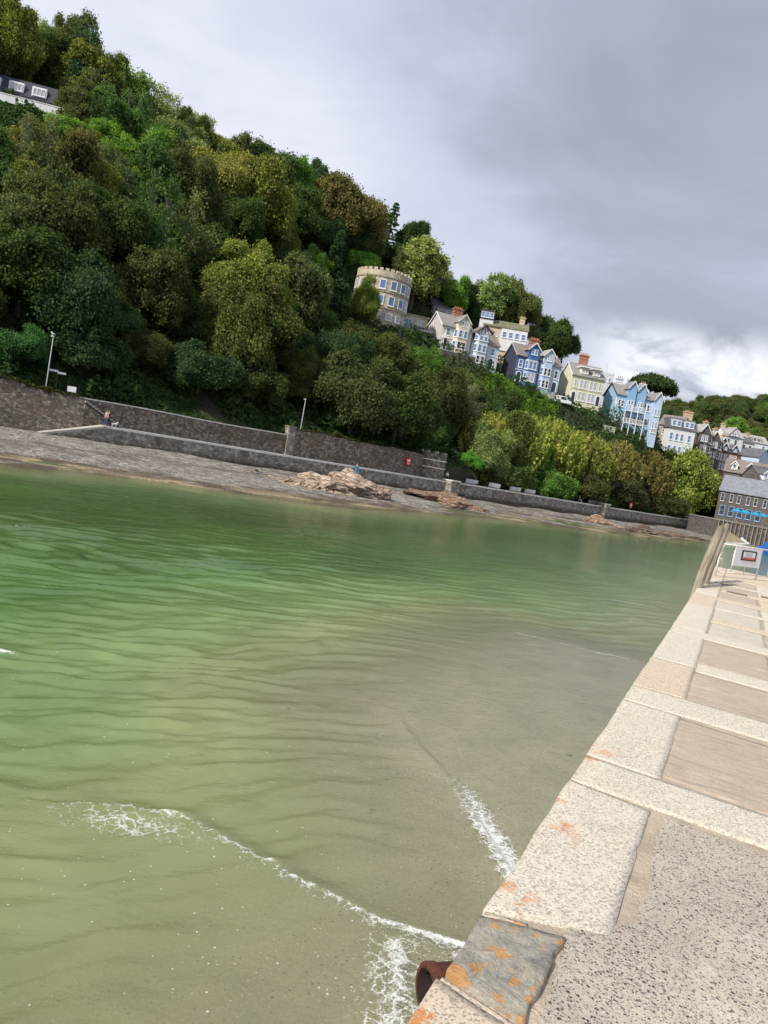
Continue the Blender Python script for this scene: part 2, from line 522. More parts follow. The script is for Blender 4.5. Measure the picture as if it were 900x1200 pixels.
def sand_material():
    m, nt = new_mat('wet_sand'); g = NT(nt); p = g.pos()
    c = g.ramp(g.noise(p, 0.9, 6, 0.7), [(0.3, (0.225, 0.215, 0.135)), (0.5, (0.280, 0.263, 0.168)), (0.7, (0.335, 0.312, 0.205))])
    c = g.mix(1.0, c, g.mapr(g.noise(p, 26, 6, 0.85), 0.25, 0.75, 0.55, 1.45), 'MULTIPLY')
    cell = g.n('ShaderNodeTexVoronoi', feature='F1'); g.l(p, cell.inputs['Vector']); cell.inputs['Scale'].default_value = 15
    sp = g.n('ShaderNodeSeparateColor'); g.l(cell.outputs['Color'], sp.inputs[0])
    peb = g.math('MULTIPLY', g.mapr(cell.outputs['Distance'], 0.14, 0.26, 1, 0), g.math('GREATER_THAN', sp.outputs[0], 0.60))
    pc = g.ramp(sp.outputs[1], [(0.2, (0.05, 0.05, 0.045)), (0.5, (0.22, 0.19, 0.14)), (0.75, (0.38, 0.34, 0.26)), (0.95, (0.6, 0.57, 0.48))])
    c = g.mix(peb, c, pc)
    weed = g.mapr(g.noise(g.scale(p, (1, 1, 1)), 2.6, 3, 0.5), 0.70, 0.76, 0, 0.8)
    c = g.mix(weed, c, (0.035, 0.04, 0.018))
    h = g.math('ADD', g.noise(p, 30, 4), peb)
    nb = g.bump(h, 0.5, 0.02)
    ps = g.principled(c, 0.55, nb, 0.4)
    fl = g.noise(g.scale(p, (1.0, 1.7, 1)), 2.6, 5, 0.6, 0.6)
    nd = ps.node; nd.inputs['Coat Weight'].default_value = 0.55; nd.inputs['Coat Roughness'].default_value = 0.09; nd.inputs['Coat IOR'].default_value = 1.40
    g.l(g.bump(g.math('ADD', fl, g.math('MULTIPLY', g.noise(p, 14, 3), 0.12)), 1.0, 0.018), nd.inputs['Coat Normal'])
    g.out(ps)
    return m
M['sand'] = sand_material()
# one sheet of ground reaching the horizon, dropping under the water
us2 = np.linspace(-1.6, 1.6, 200)
ds2 = np.concatenate([np.array([-60., -20., 0.5]), np.geomspace(2.5, 60, 150), np.geomspace(63, 2600, 60)])
U, Dd = np.meshgrid(us2, ds2)
gx = np.where(Dd > 2, U * Dd + (np.abs(Dd) < 3) * 0, U * 60); gy = Dd
gx = np.where(Dd < 2, U * 30, gx)
sd = sand_dist(gx, gy)
gz = np.where(sd < 0, -0.015, -0.015 - np.minimum(2.4, sd * 0.03 + np.maximum(0, sd - 4) * 0.06))
gz = gz - 0.012 + (fbm(gx, gy, 0.9, 4, 3) - 0.5) * 0.02 * np.clip(1 - Dd / 50, 0, 1)
gz = np.where(gy > 1100, 1.0, gz)
o = np_grid('ground', gx, gy, gz, M['sand']); tag(o, 'wet grey-brown sand with small stones beside the pier', None, None, 'structure')

# ------------------------------------------------------------------ water
BORE = [(-9, 9.9), (-3.9, 9.15), (-3.2, 9.3), (-2.55, 9.52), (-1.75, 9.42), (-0.77, 8.88), (0.11, 8.36), (0.7, 8.04), (1.63, 7.86), (3.2, 7.2)]
def water_material():
    m, nt = new_mat('sea_water'); g = NT(nt); p = g.pos()
    dep = g.attr('depth'); foam = g.attr('foam'); fine = g.attr('fine')
    body = g.ramp(g.mapr(dep, 0, 22, 0, 1), [(0.0, (0.265, 0.258, 0.145)), (0.16, (0.245, 0.270, 0.122)), (0.30, (0.170, 0.250, 0.090)), (0.55, (0.080, 0.158, 0.042)), (1.0, (0.060, 0.114, 0.030))])
    body = g.mix(1.0, body, g.mapr(g.noise(p, 0.16, 5, 0.6, 0.6), 0.3, 0.7, 0.80, 1.22), 'MULTIPLY')
    # suspended sand and streaks
    body = g.mix(g.mapr(g.noise(g.scale(p, (0.5, 1.2, 1)), 1.5, 5, 0.65, 0.8), 0.55, 0.75, 0, 0.25), body, (0.12, 0.15, 0.05))
    d = g.n('ShaderNodeBsdfDiffuse'); g.l(body, d.inputs['Color'])
    tr = g.n('ShaderNodeBsdfTransparent'); tr.inputs['Color'].default_value = (1.0, 1.0, 0.96, 1)
    op = g.math('SUBTRACT', 1.0, g.math('POWER', 2.718, g.math('MULTIPLY', dep, -0.42)))
    op = g.math('MULTIPLY', op, 0.97)
    mx = g.n('ShaderNodeMixShader'); g.l(op, mx.inputs[0]); g.l(tr.outputs[0], mx.inputs[1]); g.l(d.outputs[0], mx.inputs[2])
    # wind ripples
    r1 = g.noise(g.scale(p, (1.0, 1.7, 1)), 2.2, 4, 0.55, 0.6)
    r2 = g.noise(g.scale(p, (1.0, 1.9, 1)), 0.55, 3, 0.5, 0.5)
    r3 = g.noise(g.scale(p, (0.8, 1.5, 1)), 9.0, 4, 0.65, 0.4)
    calm = g.mapr(g.noise(p, 0.035, 3, 0.5, 1.0), 0.35, 0.62, 0.35, 1.0)
    farw = g.math('MULTIPLY', g.math('SUBTRACT', 1.0, fine), calm)
    h = g.math('ADD', g.math('MULTIPLY', r3, 0.013), g.math('MULTIPLY', r1, g.math('ADD', 0.016, g.math('MULTIPLY', farw, 0.020))))
    h = g.math('ADD', h, g.math('MULTIPLY', r2, g.math('MULTIPLY', farw, 0.085)))
    nb = g.bump(h, 1.0, 1.0)
    fr = g.n('ShaderNodeFresnel'); g.l(g.mapr(g.n('ShaderNodeNewGeometry').outputs['Backfacing'], 0, 1, 1.42, 0.704), fr.inputs['IOR']); g.l(nb, fr.inputs['Normal'])
    gl = g.n('ShaderNodeBsdfGlossy'); gl.inputs['Roughness'].default_value = 0.06; g.l(nb, gl.inputs['Normal'])
    m2 = g.n('ShaderNodeMixShader'); g.l(fr.outputs[0], m2.inputs[0]); g.l(mx.outputs[0], m2.inputs[1]); g.l(gl.outputs[0], m2.inputs[2])
    # foam: lacy bubbles
    ed = g.voro(g.mix(0.35, p, g.noise(p, 3.5, 4, out='Color'), 'ADD'), 7.0, 'DISTANCE_TO_EDGE')
    lace = g.mapr(ed, 0.0, 0.16, 1, 0)
    bub = g.mapr(g.voro(p, 38, 'F1'), 0.1, 0.55, 1, 0)
    nn = g.noise(p, 5.0, 6, 0.7)
    pat = g.math('ADD', g.math('ADD', g.math('MULTIPLY', lace, 0.27), g.math('MULTIPLY', bub, 0.25)), g.math('MULTIPLY', nn, 0.78))
    fm = g.mapr(g.math('ADD', g.math('MULTIPLY', foam, 1.25), pat), 0.98, 1.36, 0, 0.9)
    # lone drifting bubbles
    cell = g.n('ShaderNodeTexVoronoi', feature='F1'); g.l(p, cell.inputs['Vector']); cell.inputs['Scale'].default_value = 13.0
    sp = g.n('ShaderNodeSeparateColor'); g.l(cell.outputs['Color'], sp.inputs[0])
    lone = g.math('MULTIPLY', g.math('LESS_THAN', g.math('ADD', cell.outputs['Distance'], g.math('MULTIPLY', nn, 0.12)), g.mapr(sp.outputs[1], 0, 1, 0.09, 0.22)),
                  g.math('GREATER_THAN', g.math('ADD', g.math('MULTIPLY', g.math('MULTIPLY', g.attr('spots'), g.mapr(g.noise(p, 1.1, 4), 0.35, 0.65, 0.2, 1.2)), 0.55), sp.outputs[0]), 1.0))
    fm = g.math('MAXIMUM', fm, g.math('MULTIPLY', lone, 0.6))
    fd = g.n('ShaderNodeBsdfDiffuse'); fd.inputs['Color'].default_value = (0.70, 0.72, 0.71, 1)
    m3 = g.n('ShaderNodeMixShader'); g.l(fm, m3.inputs[0]); g.l(m2.outputs[0], m3.inputs[1]); g.l(fd.outputs[0], m3.inputs[2])
    g.out(m3.outputs[0])
    return m
M['water'] = water_material()
us3 = np.linspace(-0.95, 0.95, 560)
ds3 = np.concatenate([np.geomspace(2.8, 60, 620), np.geomspace(60.7, 420, 130)])
U, Y = np.meshgrid(us3, ds3); X = U * Y
sd = sand_dist(X, Y)
s = X * -0.856 + Y * 0.517
near = np.minimum(np.maximum(sd, 0.0) * 0.85 + np.maximum(sd - 2.5, 0) * 0.5, np.maximum((s - 2.2) * 0.85, 0.25))
near = np.where(sd < 0, 0.02 + 0.25 * fbm(X, Y, 0.5, 3, 91), np.maximum(near, 0.02 + 0.25 * fbm(X, Y, 0.5, 3, 91)))
SHORE = [(-40, 30), (-24.45, 48.65), (-20.16, 55.98), (-13.88, 59.13), (-6.95, 62.35), (-2.23, 66.65), (4.29, 78.73), (15.14, 91.58), (28.87, 104.45), (41.42, 117.01), (54.97, 134.41), (80, 165), (120, 215)]
farD = poly_dist(X, Y, SHORE)
dep = np.minimum(near, np.where(Y > 25, 0.4 + farD * 1.6, 99))
fade = np.clip((55 - Y) / 35, 0, 1)
warp = (fbm(X, Y, 0.35, 3, 7) - 0.5)
def train(nx, ny, lam, amp, ph=0, sharp=1.6, w=1.0):
    ph_ = 2 * np.pi * ((X * nx + Y * ny + warp * w) / lam) + ph
    return amp * (np.power(0.5 + 0.5 * np.sin(ph_), sharp) - 0.45)
amp = np.clip(near / 4, 0.05, 1) * fade
res = lambda lam: np.clip((lam / (Y * 0.0048) - 2.0) / 3.0, 0, 1)
mask1 = 0.35 + 1.1 * fbm(X, Y, 0.22, 3, 21)
Z = amp * mask1 * (train(-0.46, 0.89, 0.95, 0.042, 0.4, 3.0, 1.9) * res(0.95) + train(-0.60, 0.80, 1.75, 0.030, 2.0, 2.4, 2.4) * res(1.5)
     + train(-0.30, 0.95, 0.58, 0.028, 1.0, 2.2, 1.8) * res(0.5) + train(-0.70, 0.70, 0.39, 0.015, 1.0, 1.3, 1.2) * res(0.37))
chop = np.clip(1 - np.abs(Y - 24) / 13, 0, 1) * np.clip((2.5 - X) / 6, 0, 1) * np.clip((fbm(X, Y, 0.16, 3, 77) - 0.36) * 4, 0, 1)
Z = Z + chop * (train(-0.30, 0.95, 1.35, 0.12, 0.0, 2.2, 4.0) + train(-0.05, 1.0, 0.8, 0.035, 1.0, 1.4, 3.0) + 0.10 * (fbm(X, Y, 0.9, 3, 88) - 0.5))
Z = Z + amp * (fbm(X, Y, 1.7, 3, 9) - 0.5) * 0.035 * res(0.6)
# the little bore running in: the water behind it (towards the pier head) stands higher
bd = poly_dist(X, Y, BORE)
yb = np.interp(X, [p[0] for p in BORE], [p[1] for p in BORE])
behind = Y < yb
wob = (fbm(X, Y, 1.6, 4, 31) - 0.5) * 0.35
bdw = np.maximum(bd + wob * 0.5, 0)
reach = np.clip((X + 6.5) / 3.0, 0, 1)
front = np.where(behind, np.exp(-bdw / 1.6), np.exp(-(bd / 0.22) ** 2)) * reach
Z = Z * np.where(behind, 1 - 0.75 * np.exp(-bd / 2.0), 1) + 0.06 * front
str_ = np.interp(X, [-4.0, -3.3, -2.0, -0.8, 0.2, 0.7, 1.6, 2.2], [0.0, 0.28, 0.55, 0.50, 0.48, 0.60, 0.78, 0.80])
foam = str_ * np.where(behind, np.exp(-bdw / 0.20), np.exp(-(bd / 0.045) ** 2)) * 1.0
patch = np.exp(-(((X + 2.35) / 1.3) ** 2 + ((Y - 9.05) / 0.42) ** 2)) * 0.42
tail = np.exp(-(((X - 0.95 + (Y - 7.9) * -0.06) / 0.40) ** 2)) * np.clip((8.0 - Y) / 0.25, 0, 1) * 0.47
tail2 = np.exp(-(((X - 1.55) / 0.30) ** 2)) * np.clip((7.9 - Y) / 0.25, 0, 1) * 0.42
# swash edge against the sand
SW = [(1.75, 13.0), (2.05, 11.9), (2.38, 10.2), (2.62, 9.0), (2.3, 8.6)]
swd = poly_dist(X, Y, SW)
sw = 0.78 * np.exp(-(np.maximum(swd + wob * 0.5, 0) / 0.30) ** 2) * np.interp(Y, [8.2, 9, 10.3, 11.6, 12.4, 13.2], [0.75, 0.82, 0.9, 0.62, 0.30, 0.12])
SW2 = [(5.0, 25.3), (5.2, 25.15), (5.7, 25.1), (6.3, 24.75), (6.9, 24.62), (7.5, 24.35), (8.0, 24.38), (8.7, 24.15)]
sw2 = np.exp(-(np.maximum(poly_dist(X, Y, SW2) + wob * 0.3, 0) / 0.12) ** 2) * 0.46
crest = np.exp(-(((X + 6.75) / 0.55) ** 2 + ((Y - 14.35) / 0.10) ** 2)) * 0.62
foam = np.maximum.reduce([foam, patch, tail, tail2, sw, sw2, crest])
Z = Z + 0.05 * np.exp(-(((X + 6.9) / 1.2) ** 2 + ((Y - 14.45) / 0.35) ** 2))
spots = np.clip(np.where(behind, np.clip(1.25 - bd / 4.5, 0.25, 1), np.clip(0.30 - bd / 20, 0.05, 1)) * np.clip(1.6 - Y / 22, 0, 1), 0, 1)
lipm = np.clip((17.5 - Y) / 3, 0, 1) * np.clip((Y - 8.6) / 1.5, 0, 1)
Z = np.where(sd < 0.25, np.clip(Z, 0.0, 0.03), Z) + np.where(sd > 0, 0.045 * np.exp(-np.maximum(sd - 0.06, 0) / 0.5) * np.clip(sd / 0.06, 0, 1) * lipm, 0)
o = np_grid('water', X, Y, Z, M['water'], {'depth': dep, 'foam': foam, 'fine': fade, 'spots': spots}); tag(o, 'green river water, clear and sandy near the pier', None, None, 'structure')

# ------------------------------------------------------------------ shingle beach under the far wall
def beach_material():
    m, nt = new_mat('shingle'); g = NT(nt); p = g.pos()
    sx = g.n('ShaderNodeSeparateXYZ'); g.l(p, sx.inputs[0])
    cell = g.n('ShaderNodeTexVoronoi', feature='F1'); g.l(p, cell.inputs['Vector']); cell.inputs['Scale'].default_value = 3.2
    sp = g.n('ShaderNodeSeparateColor'); g.l(cell.outputs['Color'], sp.inputs[0])
    c = g.ramp(sp.outputs[0], [(0.1, (0.12, 0.112, 0.10)), (0.5, (0.225, 0.208, 0.18)), (0.9, (0.36, 0.33, 0.28))])
    c = g.mix(1.0, c, g.mapr(g.noise(p, 0.5, 7, 0.75), 0.3, 0.7, 0.6, 1.25), 'MULTIPLY')
    hgt = g.math('ADD', sx.outputs[2], g.math('MULTIPLY', g.math('SUBTRACT', g.noise(p, 0.35, 6, 0.7), 0.5), 0.35))
    # wrack line and the wet, weedy, sandy strip at the water's edge
    wr = g.ramp(hgt, [(0.0, 1.0), (0.10, 1.0), (0.16, 0.15), (0.26, 0.0), (0.34, 0.0), (0.42, 0.7), (0.5, 0.0), (1.0, 0.0)])
    c = g.mix(wr, c, (0.085, 0.065, 0.045))
    c = g.mix(g.mapr(g.noise(p, 0.9, 6, 0.75), 0.56, 0.66, 0, 0.6), c, (0.09, 0.10, 0.06))
    c = g.mix(g.math('MULTIPLY', g.mapr(sx.outputs[2], 0.02, 0.12, 1, 0), g.mapr(g.noise(p, 0.15, 3), 0.45, 0.55, 0, 0.9)), c, (0.33, 0.26, 0.16))
    g.out(g.principled(c, 0.8, g.bump(g.math('ADD', cell.outputs['Distance'], g.noise(p, 2, 5)), 0.8, 0.15), 0.3))
    return m
M['shingle'] = beach_material()
SV = [Vector(p) for p in SHORE]
SL = [0.0]
for i in range(1, len(SV)): SL.append(SL[-1] + (SV[i] - SV[i - 1]).length)
def shore_near(p):
    best = None
    for a, b in zip(SV, SV[1:]):
        d = b - a; t = max(0, min(1, (p - a).dot(d) / d.length_squared)); q = a + d * t
        if best is None or (p - q).length < (p - best).length: best = q
    return best
nt_, nk = 240, 46
bx = np.zeros((nk, nt_)); by = np.zeros((nk, nt_)); bz = np.zeros((nk, nt_))
for i in range(nt_):
    t = -QB + (QL[-1]) * i / (nt_ - 1)
    w = quay_at(t, 0.3)
    q = shore_near(w)
    ext = q + (q - w).normalized() * 3.5
    wz = max(0.25, 1.15 - 0.0085 * (t + QB))
    for k in range(nk):
        f = k / (nk - 1); pz = w.lerp(ext, f)
        L = (w - q).length / max(0.1, (w - ext).length)
        z = wz * (1 - f / L) if f < L else -0.9 * (f - L) / max(1e-3, 1 - L)
        z += 0.30 * (noise.noise(Vector((pz.x * 0.14, pz.y * 0.14, 0))) ) * (1 if z > 0 else 0.5) + 0.12 * noise.noise(Vector((pz.x * 0.7, pz.y * 0.7, 3)))
        bx[k, i], by[k, i], bz[k, i] = pz.x, pz.y, z
o = np_grid('beach', bx, by, bz, M['shingle']); tag(o, 'grey shingle beach below the far quay wall', None, None, 'structure')
# ------------------------------------------------------------------ pier in the foreground
PO = Vector((0.382, 2.31)); PE = Vector((0.4158, 0.9095)); PR = Vector((0.9095, -0.4158))
PZ = 3.3
def pier_pt(r, t, z=PZ): 
    q = PO + PR * r + PE * t
    return Vector((q.x, q.y, z))

def granite(name, base, dark, warm, lichen=0.0, scale=1.0, warmth=0.35):
    m, nt = new_mat(name); g = NT(nt); p = g.pos()
    n1 = g.noise(p, 260 * scale, 3, 0.8); n2 = g.noise(p, 120 * scale, 4, 0.75); n3 = g.noise(p, 2.2, 6, 0.7)
    c = g.mix(g.mapr(n3, 0.35, 0.7, 0, warmth), base, warm)
    cell = g.n('ShaderNodeTexVoronoi', feature='F1'); g.l(p, cell.inputs['Vector']); cell.inputs['Scale'].default_value = 115 * scale
    sp = g.n('ShaderNodeSeparateColor'); g.l(cell.outputs['Color'], sp.inputs[0])
    c = g.mix(g.math('MULTIPLY', g.math('GREATER_THAN', sp.outputs[0], 0.68), 0.72), c, dark)
    c = g.mix(g.math('MULTIPLY', g.math('LESS_THAN', sp.outputs[1], 0.22), 0.55), c, (base[0] * 1.25, base[1] * 1.25, base[2] * 1.25))
    c = g.mix(g.mapr(n2, 0.56, 0.70, 0, 0.28), c, dark)
    c = g.mix(1.0, c, g.mapr(n1, 0.25, 0.75, 0.72, 1.2), 'MULTIPLY')
    c = g.mix(g.mapr(g.noise(p, 6.0, 6, 0.75), 0.58, 0.72, 0, 0.35), c, (0.30, 0.25, 0.19))
    if lichen:
        li = g.math('MULTIPLY', g.mapr(g.noise(p, 3.4, 5, 0.62, 0.4), 0.565, 0.62, 0, 1), g.mapr(g.noise(p, 45, 4, 0.8), 0.36, 0.50, 0, 1))
        dx = g.n('ShaderNodeVectorMath', operation='DOT_PRODUCT'); g.l(p, dx.inputs[0]); dx.inputs[1].default_value = (PR.x, PR.y, 0)
        off = g.math('SUBTRACT', dx.outputs['Value'], PO.dot(PR))
        near = g.mapr(off, 0.10, 0.22, 1, 0)
        ex = g.n('ShaderNodeVectorMath', operation='DOT_PRODUCT'); g.l(p, ex.inputs[0]); ex.inputs[1].default_value = (PE.x, PE.y, 0)
        near = g.math('MULTIPLY', near, g.mapr(g.math('SUBTRACT', ex.outputs['Value'], PO.dot(PE)), 2.6, 4.2, 1, 0.0))
        c = g.mix(g.math('MULTIPLY', g.math('MULTIPLY', li, near), lichen), c, (0.55, 0.20, 0.045))
    h = g.math('ADD', g.math('MULTIPLY', n2, 0.5), g.math('ADD', g.math('MULTIPLY', n1, 0.25), g.noise(p, 11, 5, 0.65)))
    g.out(g.principled(c, 0.85, g.bump(h, 0.7, 0.012), 0.25))
    return m
M['granite'] = granite('pale_granite', (0.63, 0.58, 0.485), (0.31, 0.275, 0.235), (0.60, 0.51, 0.38), 0.75)
M['granite_warm'] = granite('warm_granite', (0.60, 0.52, 0.41), (0.27, 0.22, 0.18), (0.62, 0.49, 0.33), 0.9, 1.0, 0.6)

def grained_slab(name, base, streak, light):
    m, nt = new_mat(name); g = NT(nt); p = g.pos()
    # grain of the stone runs across the pier
    rot = g.n('ShaderNodeMapping'); g.l(p, rot.inputs['Vector']); rot.inputs['Rotation'].default_value = (0, 0, rad(24.4)); 
    q = g.scale(rot.outputs[0], (1.0, 5.0, 4.0))
    n1 = g.noise(q, 2.0, 9, 0.78, 1.6)
    c = g.ramp(n1, [(0.28, streak), (0.5, base), (0.68, base), (0.82, light)])
    c = g.mix(1.0, c, g.mapr(g.noise(p, 90, 5, 0.85), 0.25, 0.75, 0.6, 1.3), 'MULTIPLY')
    c = g.mix(g.mapr(g.noise(p, 2.6, 5, 0.7), 0.55, 0.7, 0, 0.5), c, light)
    h = g.math('ADD', g.math('MULTIPLY', n1, 1.4), g.math('MULTIPLY', g.noise(p, 40, 4), 0.4))
    g.out(g.principled(c, 0.8, g.bump(h, 0.8, 0.015), 0.3))
    return m
M['slab_brown'] = grained_slab('brown_grained_slab', (0.46, 0.385, 0.30), (0.28, 0.225, 0.17), (0.62, 0.55, 0.45))
M['slab_grey'] = grained_slab('grey_grained_slab', (0.55, 0.49, 0.41), (0.36, 0.31, 0.26), (0.66, 0.60, 0.52))

def aggregate():
    m, nt = new_mat('exposed_aggregate'); g = NT(nt); p = g.pos()
    c = g.ramp(g.noise(p, 1.6, 6, 0.7), [(0.3, (0.38, 0.325, 0.265)), (0.55, (0.48, 0.415, 0.34)), (0.75, (0.58, 0.51, 0.42))])
    c = g.mix(1.0, c, g.mapr(g.noise(p, 120, 4, 0.8), 0.25, 0.75, 0.7, 1.25), 'MULTIPLY')
    big = None
    for sc, th, thr in ((62, 0.34, 0.62), (115, 0.36, 0.55)):
        w = g.mix(0.02, p, g.noise(p, sc * 0.8, 2, out='Color'), 'ADD')
        cell = g.n('ShaderNodeTexVoronoi', feature='F1'); g.l(w, cell.inputs['Vector']); cell.inputs['Scale'].default_value = sc
        sp = g.n('ShaderNodeSeparateColor'); g.l(cell.outputs['Color'], sp.inputs[0])
        dens = g.mapr(g.noise(p, 2.3, 5, 0.65), 0.3, 0.7, 0.12, -0.24)
        mk = g.math('MULTIPLY', g.mapr(cell.outputs['Distance'], th * 0.8, th * 1.2, 1, 0), g.math('GREATER_THAN', sp.outputs[0], g.math('ADD', dens, thr)))
        pc = g.ramp(sp.outputs[1], [(0.1, (0.035, 0.036, 0.042)), (0.55, (0.10, 0.10, 0.105)), (0.75, (0.23, 0.21, 0.19)), (0.95, (0.55, 0.50, 0.43))])
        c = g.mix(mk, c, pc)
        big = mk if big is None else g.math('MAXIMUM', big, mk)
    pale = g.mapr(g.noise(p, 3.0, 6, 0.7, 0.5), 0.60, 0.70, 0, 0.7)
    c = g.mix(pale, c, (0.60, 0.54, 0.46))
    h = g.math('ADD', g.math('MULTIPLY', big, 0.8), g.noise(p, 30, 5, 0.7))
    g.out(g.principled(c, 0.85, g.bump(h, 0.8, 0.012), 0.3))
    return m
M['aggregate'] = aggregate()
M['mortar'] = plain('sandy_mortar', (0.47, 0.39, 0.30), 0.95, 0.3, 6.0, 0.7, 60)
def slate_lichen():
    m, nt = new_mat('lichened_slate'); g = NT(nt); p = g.pos()
    c = g.ramp(g.noise(p, 7, 6, 0.7, 0.8), [(0.3, (0.18, 0.172, 0.16)), (0.46, (0.31, 0.295, 0.25)), (0.62, (0.40, 0.375, 0.295)), (0.78, (0.50, 0.455, 0.36))])
    c = g.mix(g.mapr(g.noise(p, 9.5, 4, 0.6, 0.3), 0.56, 0.62, 0, 0.9), c, (0.52, 0.27, 0.09))
    c = g.mix(1.0, c, g.mapr(g.noise(p, 60, 5, 0.8), 0.25, 0.75, 0.65, 1.2), 'MULTIPLY')
    h = g.math('ADD', g.noise(p, 9, 6, 0.75, 1.0), g.math('MULTIPLY', g.noise(p, 50, 3), 0.2))
    g.out(g.principled(c, 0.75, g.bump(h, 1.0, 0.03), 0.35))
    return m
M['slate_lichen'] = slate_lichen()
M['joint'] = plain('dark_joint', (0.10, 0.085, 0.065), 0.95, 0.4, 10)
M['pier_face'] = stone_mat('pier_masonry', [(0.20, 0.18, 0.15), (0.28, 0.25, 0.21), (0.15, 0.14, 0.12)], 1.6, (0.10, 0.095, 0.08), 0.05, 0.6, blot=(0.05, 0.06, 0.03))

def chipped_block(name, r0, r1, t0, t1, mat, top=PZ, thick=0.42, jag=0.012, seed=0, skew=(0, 0, 0, 0), parent=None, bev=0.008, res=0.045, rough=0.0022):
    """one dressed stone: worn arrises, slightly uneven top, edges that wander"""
    chip = lambda q: max(0.0, noise.noise(q * 0.9 + Vector((3, 5, 1))) - 0.40) * jag * 2.4
    rs = max(3, int((r1 - r0) / res)); ts = max(3, int((t1 - t0) / res))
    rs = min(rs, 26); ts = min(ts, 46)
    bm = bmesh.new(); V = {}
    for i in range(rs + 1):
        for j in range(ts + 1):
            a, b = i / rs, j / ts
            r = r0 + (r1 - r0) * a; t = t0 + (t1 - t0) * b
            t += (skew[0] * (1 - a) + skew[1] * a) * (1 - b) + (skew[2] * (1 - a) + skew[3] * a) * b
            q = Vector((r * 7.3 + seed * 3.7, t * 7.3, seed))
            ea = min(a, 1 - a) * (r1 - r0); eb = min(b, 1 - b) * (t1 - t0)
            if i in (0, rs): r += (jag * 0.8 * noise.noise(q * 0.28) + chip(q) * 0.8) * (1 if i else -1) - (2 * chip(q) if i else 0)
            if j in (0, ts): t += jag * 0.8 * noise.noise(q * 0.28 + Vector((9, 0, 0))) + (chip(q) if j == 0 else -chip(q))
            z = top + rough * noise.noise(q * 0.9) + rough * 0.5 * noise.noise(q * 3.1)
            e = min(ea, eb)
            lim = bev * 0.6 * (1.2 + 0.5 * noise.noise(q * 0.6))
            if e < lim: z -= (lim - e) * 0.3
            V[i, j] = bm.verts.new(pier_pt(r, t, z))
    for i in range(rs):
        for j in range(ts):
            bm.faces.new((V[i, j], V[i + 1, j], V[i + 1, j + 1], V[i, j + 1]))
    ring = [(i, 0) for i in range(rs)] + [(rs, j) for j in range(ts)] + [(i, ts) for i in range(rs, 0, -1)] + [(0, j) for j in range(ts, 0, -1)]
    low = [bm.verts.new(V[k].co + Vector((0, 0, -thick))) for k in ring]
    for k in range(len(ring)):
        l = (k + 1) % len(ring)
        bm.faces.new((V[ring[l]], V[ring[k]], low[k], low[l]))
    bmesh.ops.recalc_face_normals(bm, faces=bm.faces)
    me = bpy.data.meshes.new(name); bm.to_mesh(me); bm.free(); me.materials.append(mat)
    me.polygons.foreach_set('use_smooth', [True] * len(me.polygons))
    me.update()
    o = mesh_obj(name, me, parent)
    return o

pier = empty('pier', (0, 0, 0), 0, 'pale granite block pier running out beside the sandy shallows', 'pier')
# core and wall face under the coping
core = MB()
RW = 6.0
a, b, c, d = pier_pt(0.03, -3.2), pier_pt(RW, -3.2), pier_pt(RW, 27.5), pier_pt(0.03, 26.0)
core.hexa([(*p.xy, -0.6) for p in (a, b, c, d)] + [(*p.xy, PZ - 0.07) for p in (a, b, c, d)])
core.build('wall', M['pier_face'], pier)
bedm = MB()
a, b, c, d = pier_pt(0.06, -3.1), pier_pt(RW - .05, -3.1), pier_pt(RW - .05, 27.2), pier_pt(0.06, 25.8)
bedm.hexa([(*p.xy, PZ - 0.069) for p in (a, b, c, d)] + [(*p.xy, PZ - 0.009) for p in (a, b, c, d)])
bedm.build('mortar_bed', M['mortar'], pier)
G, W_ = M['granite'], M['granite_warm']
# coping along the edge (r 0..0.45)
cop = [(-1.6, -0.55, W_, (0, 0, 0, 0)), (-0.53, 0.17, W_, (0, 0, 0.02, -0.09)), (0.70, 2.38, G, (0.0, 0.19, 0.02, -0.05)),
       (2.93, 4.66, G, (0, -0.02, 0.0, -0.03)), (5.33, 6.95, W_, (0, -0.02, 0, -0.02)), (6.97, 9.2, G, (0,) * 4),
       (9.82, 11.5, G, (0,) * 4), (11.53, 13.2, G, (0,) * 4), (13.24, 14.9, W_, (0,) * 4), (15.5, 17.0, G, (0,) * 4), (17.04, 18.6, W_, (0,) * 4), (18.64, 20.4, G, (0,) * 4), (20.44, 22.2, W_, (0,) * 4), (22.25, 24.1, W_, (0,) * 4), (24.15, 25.9, W_, (0,) * 4)]
for k, (t0, t1, mt, sk) in enumerate(cop):
    chipped_block('coping_stone', 0.0, 0.468 if k != 2 else 0.47, t0, t1, mt, seed=k + 1, skew=sk, parent=pier, jag=0.014 if k != 2 else 0.02, bev=0.008, rough=0.003)
# headers that run right across
for k, (t0, t1, mt) in enumerate([(2.395, 2.915, G), (4.68, 5.31, G), (9.22, 9.80, G), (14.92, 15.48, W_)]):
    chipped_block('header_stone', 0.0, 3.4, t0, t1, mt, seed=40 + k, skew=(0, -0.10, 0, -0.10), parent=pier)
